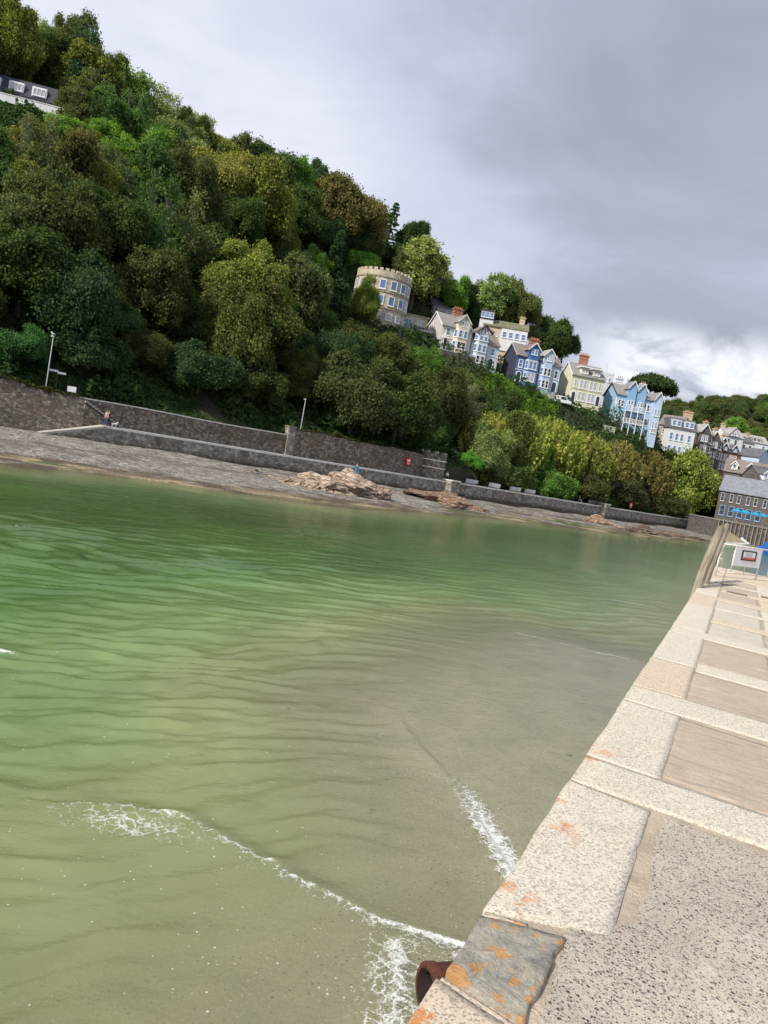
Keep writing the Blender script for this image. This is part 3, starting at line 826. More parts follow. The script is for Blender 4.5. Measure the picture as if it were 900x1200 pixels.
# grained slabs between the headers
SB, SG = M['slab_brown'], M['slab_grey']
for k, (r0, r1, t0, t1, mt) in enumerate([(0.468, 1.25, 2.99, 4.58, SB), (0.468, 1.27, 5.30, 6.72, SB), (0.468, 1.25, 7.35, 9.1, SB), (0.50, 1.25, 9.86, 11.2, SG), (0.49, 1.24, 11.75, 13.2, SG), (0.48, 1.25, 13.6, 14.8, SG), (0.48, 1.25, 15.6, 17.0, SB), (0.48, 1.3, 17.6, 19.0, SB), (0.48, 1.3, 19.4, 21.2, SB)]):
    chipped_block('paving_slab', r0, r1, t0, t1, mt, top=PZ - 0.004, seed=60 + k, skew=(0, -0.10, 0, -0.10), parent=pier, jag=0.02, rough=0.004)
for k, (t0, t1) in enumerate([(6.76, 7.30), (11.24, 11.7), (13.24, 13.56), (17.05, 17.55), (19.05, 19.35)]):
    chipped_block('header_stone', 0.475, 3.4, t0, t1, G if k % 2 == 0 else W_, seed=80 + k, skew=(0, -0.10, 0, -0.10), parent=pier)
for k, (t0, t1) in enumerate([(2.99, 4.58), (5.30, 6.72), (7.35, 9.16), (9.86, 11.2), (11.75, 13.2), (13.6, 14.84), (15.6, 17.0), (17.6, 19.0), (19.4, 21.2)]):
    chipped_block('paving_slab', 1.29, 3.4, t0 - 0.12, t1 - 0.12, G if k % 3 else W_, seed=100 + k, skew=(0, -0.1, 0, -0.1), parent=pier, jag=0.02)
chipped_block('paving_slab', 0.48, 5.8, 21.25, 26.2, W_, seed=120, parent=pier, top=PZ - 0.004, jag=0.02)
chipped_block('paving_slab', 3.44, 5.9, -3.0, 21.0, W_, seed=121, parent=pier, jag=0.02, top=PZ - 0.004)
M['recess_dark'] = plain('dark_recess_plate', (0.20, 0.15, 0.10), 0.9, 0.4, 6, 0.5, 30)  # thin raised plates; the brown colour paints in the shade of sunk slots
for r0, r1, t0, t1 in ((0.62, 1.05, 17.1, 17.45), (1.5, 2.1, 16.3, 16.8), (1.35, 2.3, 17.7, 18.1), (0.3, 0.7, 19.05, 19.2)):
    chipped_block('dark_recess_plate', r0, r1, t0, t1, M['recess_dark'], top=PZ + 0.012, thick=0.03, seed=140 + int(t0 * 10), parent=pier, jag=0.02)
# patch of exposed aggregate concrete with a ragged border
bm = bmesh.new()
pts = []
outl = [(0.42, -3.0), (0.40, -1.0), (0.36, -0.2), (0.34, 0.25), (0.335, 0.60), (0.30, 0.80), (0.40, 0.92), (0.535, 1.05), (0.56, 1.4), (0.53, 1.9), (0.55, 2.30), (0.9, 2.27), (1.6, 2.20), (3.4, 2.02), (3.4, -3.0)]
for (r0, t0), (r1, t1) in zip(outl, outl[1:] + outl[:1]):
    n = max(1, int(math.hypot(r1 - r0, t1 - t0) / 0.02)); n = min(n, 60)
    for k in range(n):
        r = r0 + (r1 - r0) * k / n; t = t0 + (t1 - t0) * k / n
        if r < 0.7 and t > -0.8:
            r += 0.016 * noise.noise(Vector((r * 30, t * 30, 2))); t += 0.016 * noise.noise(Vector((r * 30, t * 30, 8)))
        pts.append(pier_pt(r, t, PZ - 0.002))
vs_ = [bm.verts.new(p) for p in pts]; lo_ = [bm.verts.new(p - Vector((0, 0, 0.03))) for p in pts]
bm.faces.new(vs_)
for k in range(len(vs_)):
    l = (k + 1) % len(vs_); bm.faces.new((vs_[l], vs_[k], lo_[k], lo_[l]))
bmesh.ops.triangulate(bm, faces=[f for f in bm.faces if len(f.verts) > 4])
bmesh.ops.recalc_face_normals(bm, faces=bm.faces)
me = bpy.data.meshes.new('concrete_patch'); bm.to_mesh(me); bm.free(); me.materials.append(M['aggregate'])
mesh_obj('concrete_patch', me, pier)
# loose-set slate with lichen between two coping stones, and slivers of packing stone
chipped_block('slate_stone', 0.0, 0.315, 0.225, 0.635, M['slate_lichen'], seed=7, skew=(0.0, -0.07, 0.0, 0.09), parent=pier, jag=0.03, bev=0.02, top=PZ + 0.010, res=0.022, rough=0.014)
chipped_block('packing_stone', 0.01, 0.30, 0.175, 0.215, W_, seed=8, skew=(0.01, -0.07, 0.0, -0.06), parent=pier, jag=0.012, top=PZ - 0.003, res=0.02)
chipped_block('packing_stone', 0.01, 0.17, 0.645, 0.695, W_, seed=9, skew=(0.0, 0.03, 0.0, 0.04), parent=pier, jag=0.012, top=PZ - 0.002, res=0.02)
# rusty iron pipe let into the face
rust, nt = new_mat('rusted_iron'); g = NT(nt); p_ = g.pos()
cc = g.ramp(g.noise(p_, 28, 8, 0.82), [(0.3, (0.05, 0.022, 0.018)), (0.5, (0.16, 0.055, 0.035)), (0.64, (0.24, 0.085, 0.05)), (0.75, (0.45, 0.22, 0.06))])
g.out(g.principled(cc, 0.75, g.bump(g.noise(p_, 45, 7, 0.8), 1.0, 0.03), 0.3)); M['rust'] = rust
pipe_c = at_height(524, 1158, PZ - 0.15)
pm = MB()
nseg, R1, R2 = 28, 0.084, 0.070
ax = Vector((-0.93, -0.36)); pe = Vector((-ax.y, ax.x))
def pring(off, r): return [(pipe_c.x + ax.x * off + pe.x * r * math.cos(k * 2 * math.pi / nseg), pipe_c.y + ax.y * off + pe.y * r * math.cos(k * 2 * math.pi / nseg), pipe_c.z + r * math.sin(k * 2 * math.pi / nseg)) for k in range(nseg)]
prof = [(-0.16, R1), (0.045, R1), (0.05, R1 * 1.07), (0.082, R1 * 1.08), (0.088, R1), (0.088, R2), (-0.16, R2)]
rings = [pring(*q) for q in prof]
for A_, B_ in zip(rings, rings[1:]):
    for k in range(nseg): pm.quad(A_[k], B_[k], B_[(k + 1) % nseg], A_[(k + 1) % nseg], 1 if B_ is rings[-1] else 0)
pm.poly(list(reversed(rings[-1])), 1)
M['pipe_bore'] = plain('pipe_bore', (0.02, 0.012, 0.01), 0.9, 0.3, 20)  # near-black colour paints the shade inside the pipe
o = pm.build('iron_pipe', [M['rust'], M['pipe_bore']], weld=True, smooth=True); tag(o, 'short rusty iron pipe sticking out of the pier face', 'pipe')

# ------------------------------------------------------------------ fender piles, gate
def timber():
    m, nt = new_mat('weathered_timber'); g = NT(nt); p = g.coord()
    q = g.scale(p, (14, 14, 0.7))
    n = g.noise(q, 1.5, 6, 0.7, 0.4)
    c = g.ramp(n, [(0.3, (0.12, 0.10, 0.075)), (0.5, (0.28, 0.24, 0.18)), (0.7, (0.42, 0.37, 0.28))])
    c = g.mix(g.mapr(g.noise(p, 1.2, 5, 0.7), 0.58, 0.70, 0, 0.5), c, (0.28, 0.12, 0.05))
    g.out(g.principled(c, 0.9, g.bump(n, 0.9, 0.04), 0.2))
    return m
M['timber'] = timber()
def pile(px_top, py_top, Yt, px_bot, py_bot, Yb, r, label):
    T = at_depth(px_top, py_top, Yt); B = at_depth(px_bot, py_bot, Yb)
    k = (B.z + 0.5) / (T.z - B.z)
    B = B - (T - B) * k
    L = (T - B).length
    mb = MB(); n = 10
    mb.tube([(0.012 * math.sin(i * 1.7), 0.01 * math.cos(i * 2.3), L * i / n) for i in range(n + 1)], [r * (1.06 - 0.1 * i / n) for i in range(n + 1)], 14)
    o = mb.build('fender_pile', M['timber'], smooth=True)
    for f in o.data.polygons:
        if len(f.vertices) > 4: f.use_smooth = False
    o.location = B
    o.rotation_mode = 'QUATERNION'; o.rotation_quaternion = (T - B).to_track_quat('Z', 'Y')
    return tag(o, label, 'pile', 'timber piles against the pier')
pile(844, 619.5, 19.2, 811, 705, 17.2, 0.105, 'weathered round timber pile leaning on the pier, the outer one over the water')
pile(851.5, 616.5, 20.6, 822, 693, 18.6, 0.10, 'weathered round timber pile tucked behind the outer pile, next to the gate')

M['cream_paint'] = plain('cream_gate_paint', (0.72, 0.68, 0.60), 0.45, 0.2, 6, dirt=(0.35, 0.2, 0.1))
M['white_panel'] = plain('white_panel', (0.80, 0.81, 0.83), 0.4, 0.06, 3)
M['black_frame'] = plain('black_plastic', (0.02, 0.02, 0.022), 0.4, 0.1)
M['notice_red'] = plain('notice_red', (0.62, 0.13, 0.10), 0.5, 0.05)
M['notice_grey'] = plain('notice_grey', (0.45, 0.47, 0.55), 0.5, 0.05)
ga = at_height(838, 675, PZ); gb = at_height(926, 683.5, PZ)
gd = gb - ga; GL = gd.length
gate = empty('pier_gate', ga, math.atan2(gd.y, gd.x), 'cream tubular steel gate carrying a white notice panel across the pier', 'gate')
def bar(mb, a, b, r=0.02): mb.tube([a, b], r, 8)
GH = 0.93
def gbar(name, pts, r):
    mb = MB(); mb.tube(pts, r, 8); return mb.build(name, M['cream_paint'], gate, smooth=True)
gbar('post', [(0, 0, -0.02), (0, 0, GH)], 0.026)
gbar('post', [(GL * 0.51, 0, -0.02), (GL * 0.51, 0, GH)], 0.024)
gbar('post', [(GL, 0, -0.02), (GL, 0, GH)], 0.026)
gbar('top_rail', [(0, 0, GH), (GL, 0, GH)], 0.022)
gbar('bottom_rail', [(0, 0, 0.13), (GL, 0, 0.13)], 0.014)
for k in (0.17, 0.34, 0.655, 0.82): gbar('bar', [(GL * k, 0, 0.1), (GL * k, 0, GH)], 0.013)
gbar('loop_handle', [(0.02, -0.02, 0.50), (0.10, -0.05, 0.52), (0.135, -0.06, 0.38), (0.12, -0.05, 0.24), (0.02, -0.02, 0.20)], 0.012)
sg = MB(); x0, x1, z0, z1 = GL * 0.16, GL * 0.50, 0.36, GH - 0.02
sg.box(x0, x1, -0.05, -0.036, z0, z1); sp_ = sg.build('sign_panel', M['white_panel'], gate)
w_, h_ = x1 - x0, z1 - z0
cx_, cz_ = x0 + w_ * 0.52, z0 + h_ * 0.60
fr_ = MB(); a_, b_ = w_ * 0.28, h_ * 0.27
fr_.box(cx_ - a_, cx_ + a_, -0.062, -0.051, cz_ - b_, cz_ + b_); fr_.build('notice_frame', M['black_frame'], sp_, bevel=0.004)
no = MB(); a2, b2 = a_ * 0.80, b_ * 0.74
no.box(cx_ - a2, cx_ + a2, -0.066, -0.0625, cz_ - b2, cz_ + b2, 0)
no.box(cx_ - a2, cx_ + a2, -0.0685, -0.0665, cz_ - b2, cz_ - b2 * 0.45, 1)
for q in range(5):
    zz = cz_ + b2 * (0.75 - q * 0.24); wq = a2 * (0.8 - 0.13 * (q % 3))
    no.box(cx_ - wq * 0.9, cx_ + wq * 0.75, -0.0675, -0.0665, zz - 0.006, zz + 0.006, 2)
no.build('notice', [M['white_panel'], M['notice_red'], M['notice_grey']], sp_)
# ------------------------------------------------------------------ far quay: walls, walkway, stairs
M['rubble'] = stone_mat('dark_rubble', [(0.13, 0.113, 0.095), (0.23, 0.195, 0.155), (0.36, 0.31, 0.25), (0.16, 0.142, 0.122)], 2.6, (0.075, 0.068, 0.055), 0.05, 0.8, blot=(0.13, 0.085, 0.05), moss=(0.05, 0.06, 0.03))
M['rubble_light'] = stone_mat('coursed_quay', [(0.28, 0.255, 0.22), (0.50, 0.465, 0.40), (0.17, 0.15, 0.125), (0.36, 0.33, 0.28)], 1.9, (0.11, 0.10, 0.085), 0.05, 0.7, blot=(0.12, 0.095, 0.065), moss=(0.07, 0.065, 0.04), tide=1.15)
M['coping'] = plain('quay_coping', (0.74, 0.71, 0.65), 0.85, 0.3, 1.5, 0.3, 8)
M['walk'] = plain('walkway', (0.27, 0.26, 0.24), 0.9, 0.25, 0.8, 0.3, 6)
M['ramp_stone'] = plain('ramp_stone', (0.46, 0.44, 0.39), 0.9, 0.3, 1.2, 0.3, 8)
M['stone_step'] = plain('step_stone', (0.36, 0.35, 0.32), 0.9, 0.25, 2)
M['steel'] = plain('galvanised_steel', (0.55, 0.57, 0.60), 0.35, 0.12, 3, metal=0.6)
M['lamp_white'] = plain('lamp_paint', (0.46, 0.47, 0.48), 0.4, 0.08, 3)
M['red_gloss'] = plain('red_gloss', (0.55, 0.035, 0.025), 0.35, 0.1, 4)
M['bench_grey'] = plain('bench_board', (0.66, 0.66, 0.66), 0.7, 0.2, 4)
M['dark_iron'] = plain('dark_iron', (0.03, 0.03, 0.03), 0.6, 0.2, 5)

def ribbon(name, t0, t1, step, sect, mats, parent=None, midx=None):
    """sweep a closed section of (offset, z) along the quay line"""
    n = max(1, int((t1 - t0) / step)); mb = MB(); k = len(sect(t0))
    for i in range(n + 1):
        t = t0 + (t1 - t0) * i / n
        for off, z in sect(t):
            q = quay_at(t, off); mb.v.append((q.x, q.y, z))
    for i in range(n):
        for j in range(k):
            a = i * k + j; b = i * k + (j + 1) % k
            mb.f.append((a, a + k, b + k, b)); mb.m.append(midx[j] if midx else 0)
    mb.f.append(tuple(range(k))); mb.m.append(0)
    mb.f.append(tuple(n * k + k - 1 - j for j in range(k))); mb.m.append(0)
    return mb.build(name, mats, parent)

T0 = quay_t_px(125); T_ST0 = quay_t_px(97); T_PIL = quay_t_px(351); T_END = QL[-1] - QB - 0.5
# lower quay: core + coping band, with the ramp at its head
qw = empty('quay_wall', (*quay_at(T0 + 40).to_tuple(), 0), 0, 'long low granite quay wall with a pale coping, at the back of the beach', 'quay wall')
def under(o):
    o.parent = qw; o.matrix_parent_inverse = Matrix.Translation(-qw.location); return o
under(ribbon('wall_face', T0, T_TURRET + 1.0, 1.5, lambda t: [(0.0, -0.6), (0.0, 2.38), (2.9, 2.38), (2.9, -0.6)], M['rubble_light']))
under(ribbon('coping', T0 - 0.0, T_TURRET + 1.0, 1.5, lambda t: [(-0.07, 2.381), (-0.07, 2.62), (0.55, 2.62), (0.55, 2.381)], M['coping']))
under(ribbon('walkway', T0, T_TURRET + 1.0, 1.5, lambda t: [(0.551, 2.381), (0.551, 2.585), (2.95, 2.60), (2.95, 2.381)], M['walk']))
def rz_(t, T0=T0):
    T1 = quay_t_px(50); k = (t - T1) / (T0 - T1); return 0.85 + (2.6 - 0.85) * k
under(ribbon('ramp', quay_t_px(50), T0 - 0.01, 1.0, lambda t: [(-0.05, -0.3), (-0.05, rz_(t) - 0.22), (-0.06, rz_(t) + 0.02), (2.1, rz_(t) + 0.02), (2.1, -0.3)], [M['rubble_light'], M['ramp_stone']], midx=[0, 1, 1, 0, 0]))
# promenade sea wall beyond the turret
sw_ = empty('promenade_wall', (*quay_at(T_TURRET + 40).to_tuple(), 0), 0, 'weathered sea wall of the promenade in front of the olive trees', 'sea wall')
def under2(o):
    o.parent = sw_; o.matrix_parent_inverse = Matrix.Translation(-sw_.location); return o
under2(ribbon('wall_face', T_TURRET + 1.02, T_END, 2.0, lambda t: [(0.0, -0.8), (0.0, 2.46), (0.45, 2.46), (0.45, -0.8)], M['rubble_light']))
under2(ribbon('coping', T_TURRET + 1.02, T_END, 2.0, lambda t: [(-0.09, 2.461), (-0.09, 2.68), (0.52, 2.68), (0.52, 2.461)], M['coping']))
o = ribbon('promenade', T_TURRET + 1.0, T_END, 2.0, lambda t: [(0.46, -0.4), (0.46, 2.2), (7.5, 2.25), (7.5, -0.4)], M['walk']); tag(o, 'grey promenade path behind the sea wall', None, None, 'structure')

# upper retaining wall
uw = empty('retaining_wall', (*quay_at(T0 + 20, 3).to_tuple(), 2.6), 0, 'tall dark rubble retaining wall above the lower quay', 'wall')
def under3(o):
    o.parent = uw; o.matrix_parent_inverse = Matrix.Translation(-uw.location); return o
def topz(t): return 5.15 + 0.05 * math.sin(t * 0.31)
under3(ribbon('wall_face', T_ST0 + 0.62, T_ST0 + 5.39, 1.2, lambda t: [(2.96, -0.3), (2.96, topz(t)), (3.5, topz(t)), (3.5, -0.3)], M['rubble']))
under3(ribbon('wall_face', T_ST0 + 5.4, T_PIL - 0.5, 1.5, lambda t: [(2.96, -0.3), (2.96, topz(t)), (3.5, topz(t)), (3.5, -0.3)], M['rubble']))
under3(ribbon('coping', T_ST0 + 0.62, T_PIL - 0.5, 1.5, lambda t: [(2.90, topz(t) + 0.001), (2.90, topz(t) + 0.13), (3.62, topz(t) + 0.13), (3.62, topz(t) + 0.001)], M['coping']))
def topz2(t): return 6.15 + 0.10 * math.sin(t * 0.45) + 0.06 * math.sin(t * 1.3)
under3(ribbon('wall_face', T_PIL + 0.5, T_TURRET - 2.6, 1.2, lambda t: [(2.9, -0.3), (2.9, topz2(t)), (3.55, topz2(t)), (3.55, -0.3)], M['rubble']))
q = quay_at(T_PIL, 3.15); mb = MB(); mb.box(-0.55, 0.55, -0.5, 0.5, 2.0, 6.35); mb.box(-0.62, 0.62, -0.57, 0.57, 6.351, 6.52)
d_ = quay_dir(T_PIL); under3(mb.build('end_pier', M['rubble_light'], None, (q.x, q.y, 0), (0, 0, math.atan2(d_.y, d_.x))))
# older wall at the ramp, battered and weedy
def topz3(t): return 5.2 + 0.9 * max(0, min(1, (quay_t_px(70) - t) / 9)) + 0.35 * noise.noise(Vector((t * 0.35, 2, 0)))
o = ribbon('old_wall', -QB + 1.0, T_ST0 + 0.6, 1.0, lambda t: [(0.9, -0.4), (1.5, 2.4), (2.3, topz3(t)), (3.8, topz3(t) - 0.02), (3.8, -0.4)], M['rubble']); tag(o, 'old dark battered stone wall at the head of the ramp', 'wall', None, 'thing')
# stairs between them
st = empty('stone_stairs', (*quay_at(T_ST0 + 3, 2.4).to_tuple(), 2.6), 0, 'flight of pale stone steps down to the lower quay', 'stairs')
for k in range(13):
    ta = T_ST0 + 0.62 + 4.75 * k / 13; zt = 5.1 - 2.5 * (k + 1) / 13.5
    s_ = ribbon('step', ta, ta + 4.75 / 13 - 0.01, 1.0, lambda t, zt=zt: [(1.7, zt - 0.19), (1.7, zt), (2.94, zt), (2.94, zt - 0.19)], M['stone_step'])
    s_.parent = st; s_.matrix_parent_inverse = Matrix.Translation(-st.location)
s_ = ribbon('stair_base', T_ST0 + 0.62, T_ST0 + 5.4, 0.36, lambda t: [(1.73, -0.2), (1.73, 5.1 - 2.5 * (t - T_ST0 - 0.3) / 5.0 - 0.32), (2.93, 5.1 - 2.5 * (t - T_ST0 - 0.3) / 5.0 - 0.32), (2.93, -0.2)], M['rubble'])
s_.parent = st; s_.matrix_parent_inverse = Matrix.Translation(-st.location)
# turret at the wall's end
q = quay_at(T_TURRET - 0.6, 3.0)
tu = empty('wall_turret', (q.x, q.y, 0), 0, 'round dark stone turret with pale string courses ending the retaining wall', 'turret')
def ring(n, r, a0=0, a1=2 * math.pi): return [(r * math.cos(a0 + (a1 - a0) * k / n), r * math.sin(a0 + (a1 - a0) * k / n)) for k in range(n)]
mb = MB(); mb.prism(ring(24, 2.2), -0.3, 6.6); mb.build('wall', M['rubble'], tu)
for z in (4.3, 5.45):
    mb = MB(); mb.prism(ring(24, 2.27), z, z + 0.16); mb.build('string_course', M['coping'], tu)
for k in range(9):
    mb = MB(); mb.box(-0.32, 0.32, -0.2, 0.2, 6.601, 6.92); mb.build('merlon', M['rubble_light'], tu, (2.0 * math.cos(k * 0.698), 2.0 * math.sin(k * 0.698), 0), (0, 0, k * 0.698 + math.pi / 2))
# block pillars in the quay
def pillar(px, off, w, z0, z1, label):
    t = quay_t_px(px); q = quay_at(t, off); d = quay_dir(t)
    e = empty('stone_pillar', (q.x, q.y, z0), math.atan2(d.y, d.x), label, 'pillar', 'granite pillars standing along the quay')
    mb = MB(); mb.box(-w / 2, w / 2, -w / 2, w / 2, 0, z1 - z0 - 0.2); mb.build('shaft', M['rubble_light'], e)
    mb = MB(); mb.box(-w / 2 - .07, w / 2 + .07, -w / 2 - .07, w / 2 + .07, z1 - z0 - 0.199, z1 - z0); mb.build('cap', M['coping'], e, bevel=0.03)
pillar(527, -0.4, 2.0, -0.3, 2.95, 'square granite pillar below the round turret where the two walls meet')
pillar(707, -0.1, 1.9, -0.6, 3.3, 'square granite pillar in the sea wall beside a bench')
pillar(808, -0.1, 2.1, -0.6, 3.4, 'square granite pillar in the sea wall nearest the harbour')

# lamp posts
def lamp(px, off, z, h, label):
    t = quay_t_px(px); q = quay_at(t, off)
    e = empty('lamp_post', (q.x, q.y, z), 0, label, 'lamp post', 'lamp posts along the quay')
    mb = MB(); mb.tube([(0, 0, 0), (0, 0, 1.2), (0, 0, h)], [0.10, 0.085, 0.055], 10); mb.build('post', M['lamp_white'], e, smooth=True)
    mb = MB(); mb.box(-0.34, 0.14, -0.12, 0.12, h + 0.0, h + 0.15); mb.build('lamp_head', M['lamp_white'], e, bevel=0.03)
    return e
l1 = lamp(61, 3.3, 5.0, 6.0, 'tall pale lamp post with a gull on top above the old wall')
l2 = lamp(366, 3.9, 5.2, 5.2, 'tall pale lamp post standing behind the stone end pier of the retaining wall')
l3 = lamp(735, 5.2, 2.2, 5.6, 'thin grey lamp post among the trees by the red cabinet'); l3.scale = (0.6, 0.6, 1); l1.scale = l2.scale = (0.72, 0.72, 1)
# gull on the first lamp
gull = empty('gull', l1.location + Vector((-0.1, 0, 6.15)), rad(150), 'white and grey gull perched on the tall lamp post', 'gull')
M['gull_white'] = plain('gull_white', (0.75, 0.75, 0.74), 0.8, 0.05)
M['gull_grey'] = plain('gull_grey', (0.33, 0.35, 0.38), 0.8, 0.05)
def skin_mesh(name, verts, edges, radii, mats, levels=1, root=0):
    me = bpy.data.meshes.new(name); me.from_pydata(verts, edges, [])
    o = bpy.data.objects.new(name, me); COL.objects.link(o)
    sk = o.modifiers.new('skin', 'SKIN'); sk.use_smooth_shade = True
    lay = me.skin_vertices[0].data if me.skin_vertices else None
    if lay is None:
        bm = bmesh.new(); bm.from_mesh(me); bm.verts.layers.skin.verify(); bm.to_mesh(me); bm.free(); lay = me.skin_vertices[0].data
    for i, r in enumerate(radii):
        lay[i].radius = (r, r) if not isinstance(r, tuple) else r
        lay[i].use_root = (i == root)
    ss = o.modifiers.new('sub', 'SUBSURF'); ss.levels = levels; ss.render_levels = levels
    dg = bpy.context.evaluated_depsgraph_get()
    m2 = bpy.data.meshes.new_from_object(o.evaluated_get(dg)); m2.name = name
    bpy.data.objects.remove(o)
    m2.materials.clear()
    for mt in mats: m2.materials.append(mt)
    m2.polygons.foreach_set('use_smooth', [True] * len(m2.polygons))
    return m2
me = skin_mesh('body', [(-0.2, 0, 0.2), (-0.05, 0, 0.2), (0.12, 0, 0.24), (0.2, 0, 0.34), (0.24, 0, 0.37), (0.32, 0, 0.36), (-0.33, 0, 0.19), (0, 0.04, 0.1), (0, 0.04, 0.0), (0, -0.04, 0.1), (0, -0.04, 0)],
               [(0, 1), (1, 2), (2, 3), (3, 4), (4, 5), (0, 6), (1, 7), (7, 8), (1, 9), (9, 10)], [0.07, 0.10, 0.085, 0.05, 0.06, 0.012, 0.03, 0.02, 0.012, 0.02, 0.012], [M['gull_white']], root=1)
mesh_obj('body', me, gull)
for s_ in (-1, 1):
    mb = MB(); mb.hexa([(-0.36, 0.07 * s_, 0.17), (0.1, 0.10 * s_, 0.2), (0.1, 0.07 * s_, 0.2), (-0.36, 0.05 * s_, 0.17), (-0.34, 0.075 * s_, 0.21), (0.08, 0.105 * s_, 0.31), (0.08, 0.05 * s_, 0.33), (-0.34, 0.03 * s_, 0.23)]); mb.build('wing', M['gull_grey'], gull, weld=True)

# benches on the promenade (backs to the water)
def bench(px, off, label):
    t = quay_t_px(px); q = quay_at(t, off); d = quay_dir(t)
    e = empty('promenade_bench', (q.x, q.y, 2.22), math.atan2(d.y, d.x) - rad(22), label, 'bench', 'grey benches along the promenade')
    e.scale = (1.15, 1.15, 1.22)
    for k in range(4):
        mb = MB(); y = 0.12 + 0.12 * k; mb.box(-0.95, 0.95, y, y + 0.10, 0.43, 0.47); mb.build('seat_slat', M['bench_grey'], e)
    bk = MB(); bk.hexa([(-0.95, 0.0, 0.5), (0.95, 0.0, 0.5), (0.95, 0.05, 0.5), (-0.95, 0.05, 0.5), (-0.95, -0.14, 1.05), (0.95, -0.14, 1.05), (0.95, -0.09, 1.05), (-0.95, -0.09, 1.05)]); bk.build('backrest', M['bench_grey'], e)
    for s in (-0.8, 0.8):
        mb = MB(); mb.box(s - 0.04, s + 0.04, 0.06, 0.56, 0.0, 0.429); mb.build('leg', M['dark_iron'], e)
    return e
bench(560.5, 1.6, 'grey slatted bench nearest the turret on the promenade')
bench(587, 1.6, 'grey slatted bench beside the seated figure in dark clothes')
bench(611.5, 1.6, 'grey slatted bench, third along from the turret')
bench(628.5, 1.6, 'grey slatted bench, fourth along from the turret, under the yellow-green tree')
bench(704, 1.9, 'grey slatted bench behind the middle granite pillar')

# life-ring cabinets
def cabinet(px, py, off, z, label, on_wall):
    t = quay_t_px(px); q = quay_at(t, off); d = quay_dir(t)
    e = empty('life_ring_cabinet', (q.x, q.y, z), math.atan2(d.y, d.x) - rad(8), label, 'life ring cabinet', 'red life-ring cabinets')
    mb = MB(); mb.box(-0.48, 0.48, -0.14, 0.14, 0, 1.12); mb.build('cabinet_body', M['red_gloss'], e, bevel=0.10, smooth=False)
    mb = MB(); mb.box(-0.30, 0.30, -0.155, -0.141, 0.60, 0.85); mb.build('label_plate', M['white_panel'], e)
    mb = MB(); n = 20
    for k in range(n):
        a, b = k * 2 * math.pi / n, (k + 1) * 2 * math.pi / n
        mb.quad((0.24 * math.cos(a), -0.148, 0.34 + 0.24 * math.sin(a)), (0.24 * math.cos(b), -0.148, 0.34 + 0.24 * math.sin(b)), (0.15 * math.cos(b), -0.148, 0.34 + 0.15 * math.sin(b)), (0.15 * math.cos(a), -0.148, 0.34 + 0.15 * math.sin(a)))
    mb.build('ring_emblem', M['white_panel'], e)
    if not on_wall:
        mb = MB(); mb.box(-0.06, 0.06, 0.0, 0.1, -1.0, 0.0); mb.build('post', M['dark_iron'], e)
cabinet(490, 547, 2.68, 4.05, 'red life-ring cabinet hung on the dark retaining wall beside the turret', True)
cabinet(744, 587, 1.2, 3.2, 'red life-ring cabinet on a post in front of the brown trees', False)

# signs at the stair head
q = quay_at(quay_t_px(90), 2.9)
e = empty('notice_board', (q.x, q.y, 5.15), rad(20), 'small white notice board on two legs at the top of the steps', 'notice board')
mb = MB(); mb.box(-0.45, 0.45, -0.03, 0.03, 0.45, 1.05); mb.build('board', M['white_panel'], e)
for s_ in (-0.4, 0.4):
    mb = MB(); mb.box(s_ - 0.03, s_ + 0.03, 0.031, 0.09, 0, 1.05); mb.build('leg', M['dark_iron'], e)
q = quay_at(quay_t_px(76), 4.2)
e = empty('finger_post', (q.x, q.y, 5.0), rad(10), 'grey fingerpost with two arms on the path behind the old wall', 'signpost')
mb = MB(); mb.tube([(0, 0, 0), (0, 0, 2.9)], 0.05, 8); mb.build('post', M['dark_iron'], e)
mb = MB(); mb.box(-0.9, 0.0, -0.1, -0.06, 2.45, 2.68); mb.build('sign_arm', M['steel'], e)
mb = MB(); mb.box(0.0, 0.85, -0.1, -0.06, 2.3, 2.53); mb.build('sign_arm', M['steel'], e)

# overhead cable between the lamp and the trees
mb = MB(); a = at_depth(655, 549, 150); b = at_depth(770, 575, 172)
mb.tube([a.lerp(b, k / 10) - Vector((0, 0, 0.9 * (1 - (k / 5 - 1) ** 2))) for k in range(11)], 0.035, 5)
o = mb.build('overhead_cable', M['dark_iron']); tag(o, 'thin dark cable strung in front of the olive trees', 'cable')

# ------------------------------------------------------------------ rocks on the beach
def rock_material():
    m, nt = new_mat('beach_rock'); g = NT(nt); p = g.coord(); w = g.pos()
    oi = g.n('ShaderNodeObjectInfo')
    q = g.scale(p, (1, 1, 2.4))
    c = g.ramp(g.noise(q, 0.7, 7, 0.7, 0.6), [(0.3, (0.16, 0.135, 0.115)), (0.48, (0.35, 0.30, 0.255)), (0.62, (0.49, 0.435, 0.375)), (0.78, (0.58, 0.53, 0.47))])
    c = g.mix(1.0, c, oi.outputs['Color'], 'MULTIPLY')
    sx = g.n('ShaderNodeSeparateXYZ'); g.l(w, sx.inputs[0])
    z = g.math('ADD', sx.outputs[2], g.math('MULTIPLY', g.noise(p, 0.9, 4), 0.3))
    c = g.mix(g.mapr(z, 0.22, 0.5, 0.85, 0), c, (0.075, 0.055, 0.04))
    cr = g.voro(g.mix(0.5, q, g.noise(p, 1.2, 3, out='Color'), 'ADD'), 0.9, 'DISTANCE_TO_EDGE')
    c = g.mix(g.mapr(cr, 0.0, 0.05, 0.7, 0), c, (0.06, 0.05, 0.04))
    h = g.math('ADD', g.noise(q, 1.8, 6, 0.7), g.mapr(cr, 0, 0.08, 0, 0.6))
    g.out(g.principled(c, 0.85, g.bump(h, 0.9, 0.25), 0.25))
    return m
M['rock'] = rock_material()
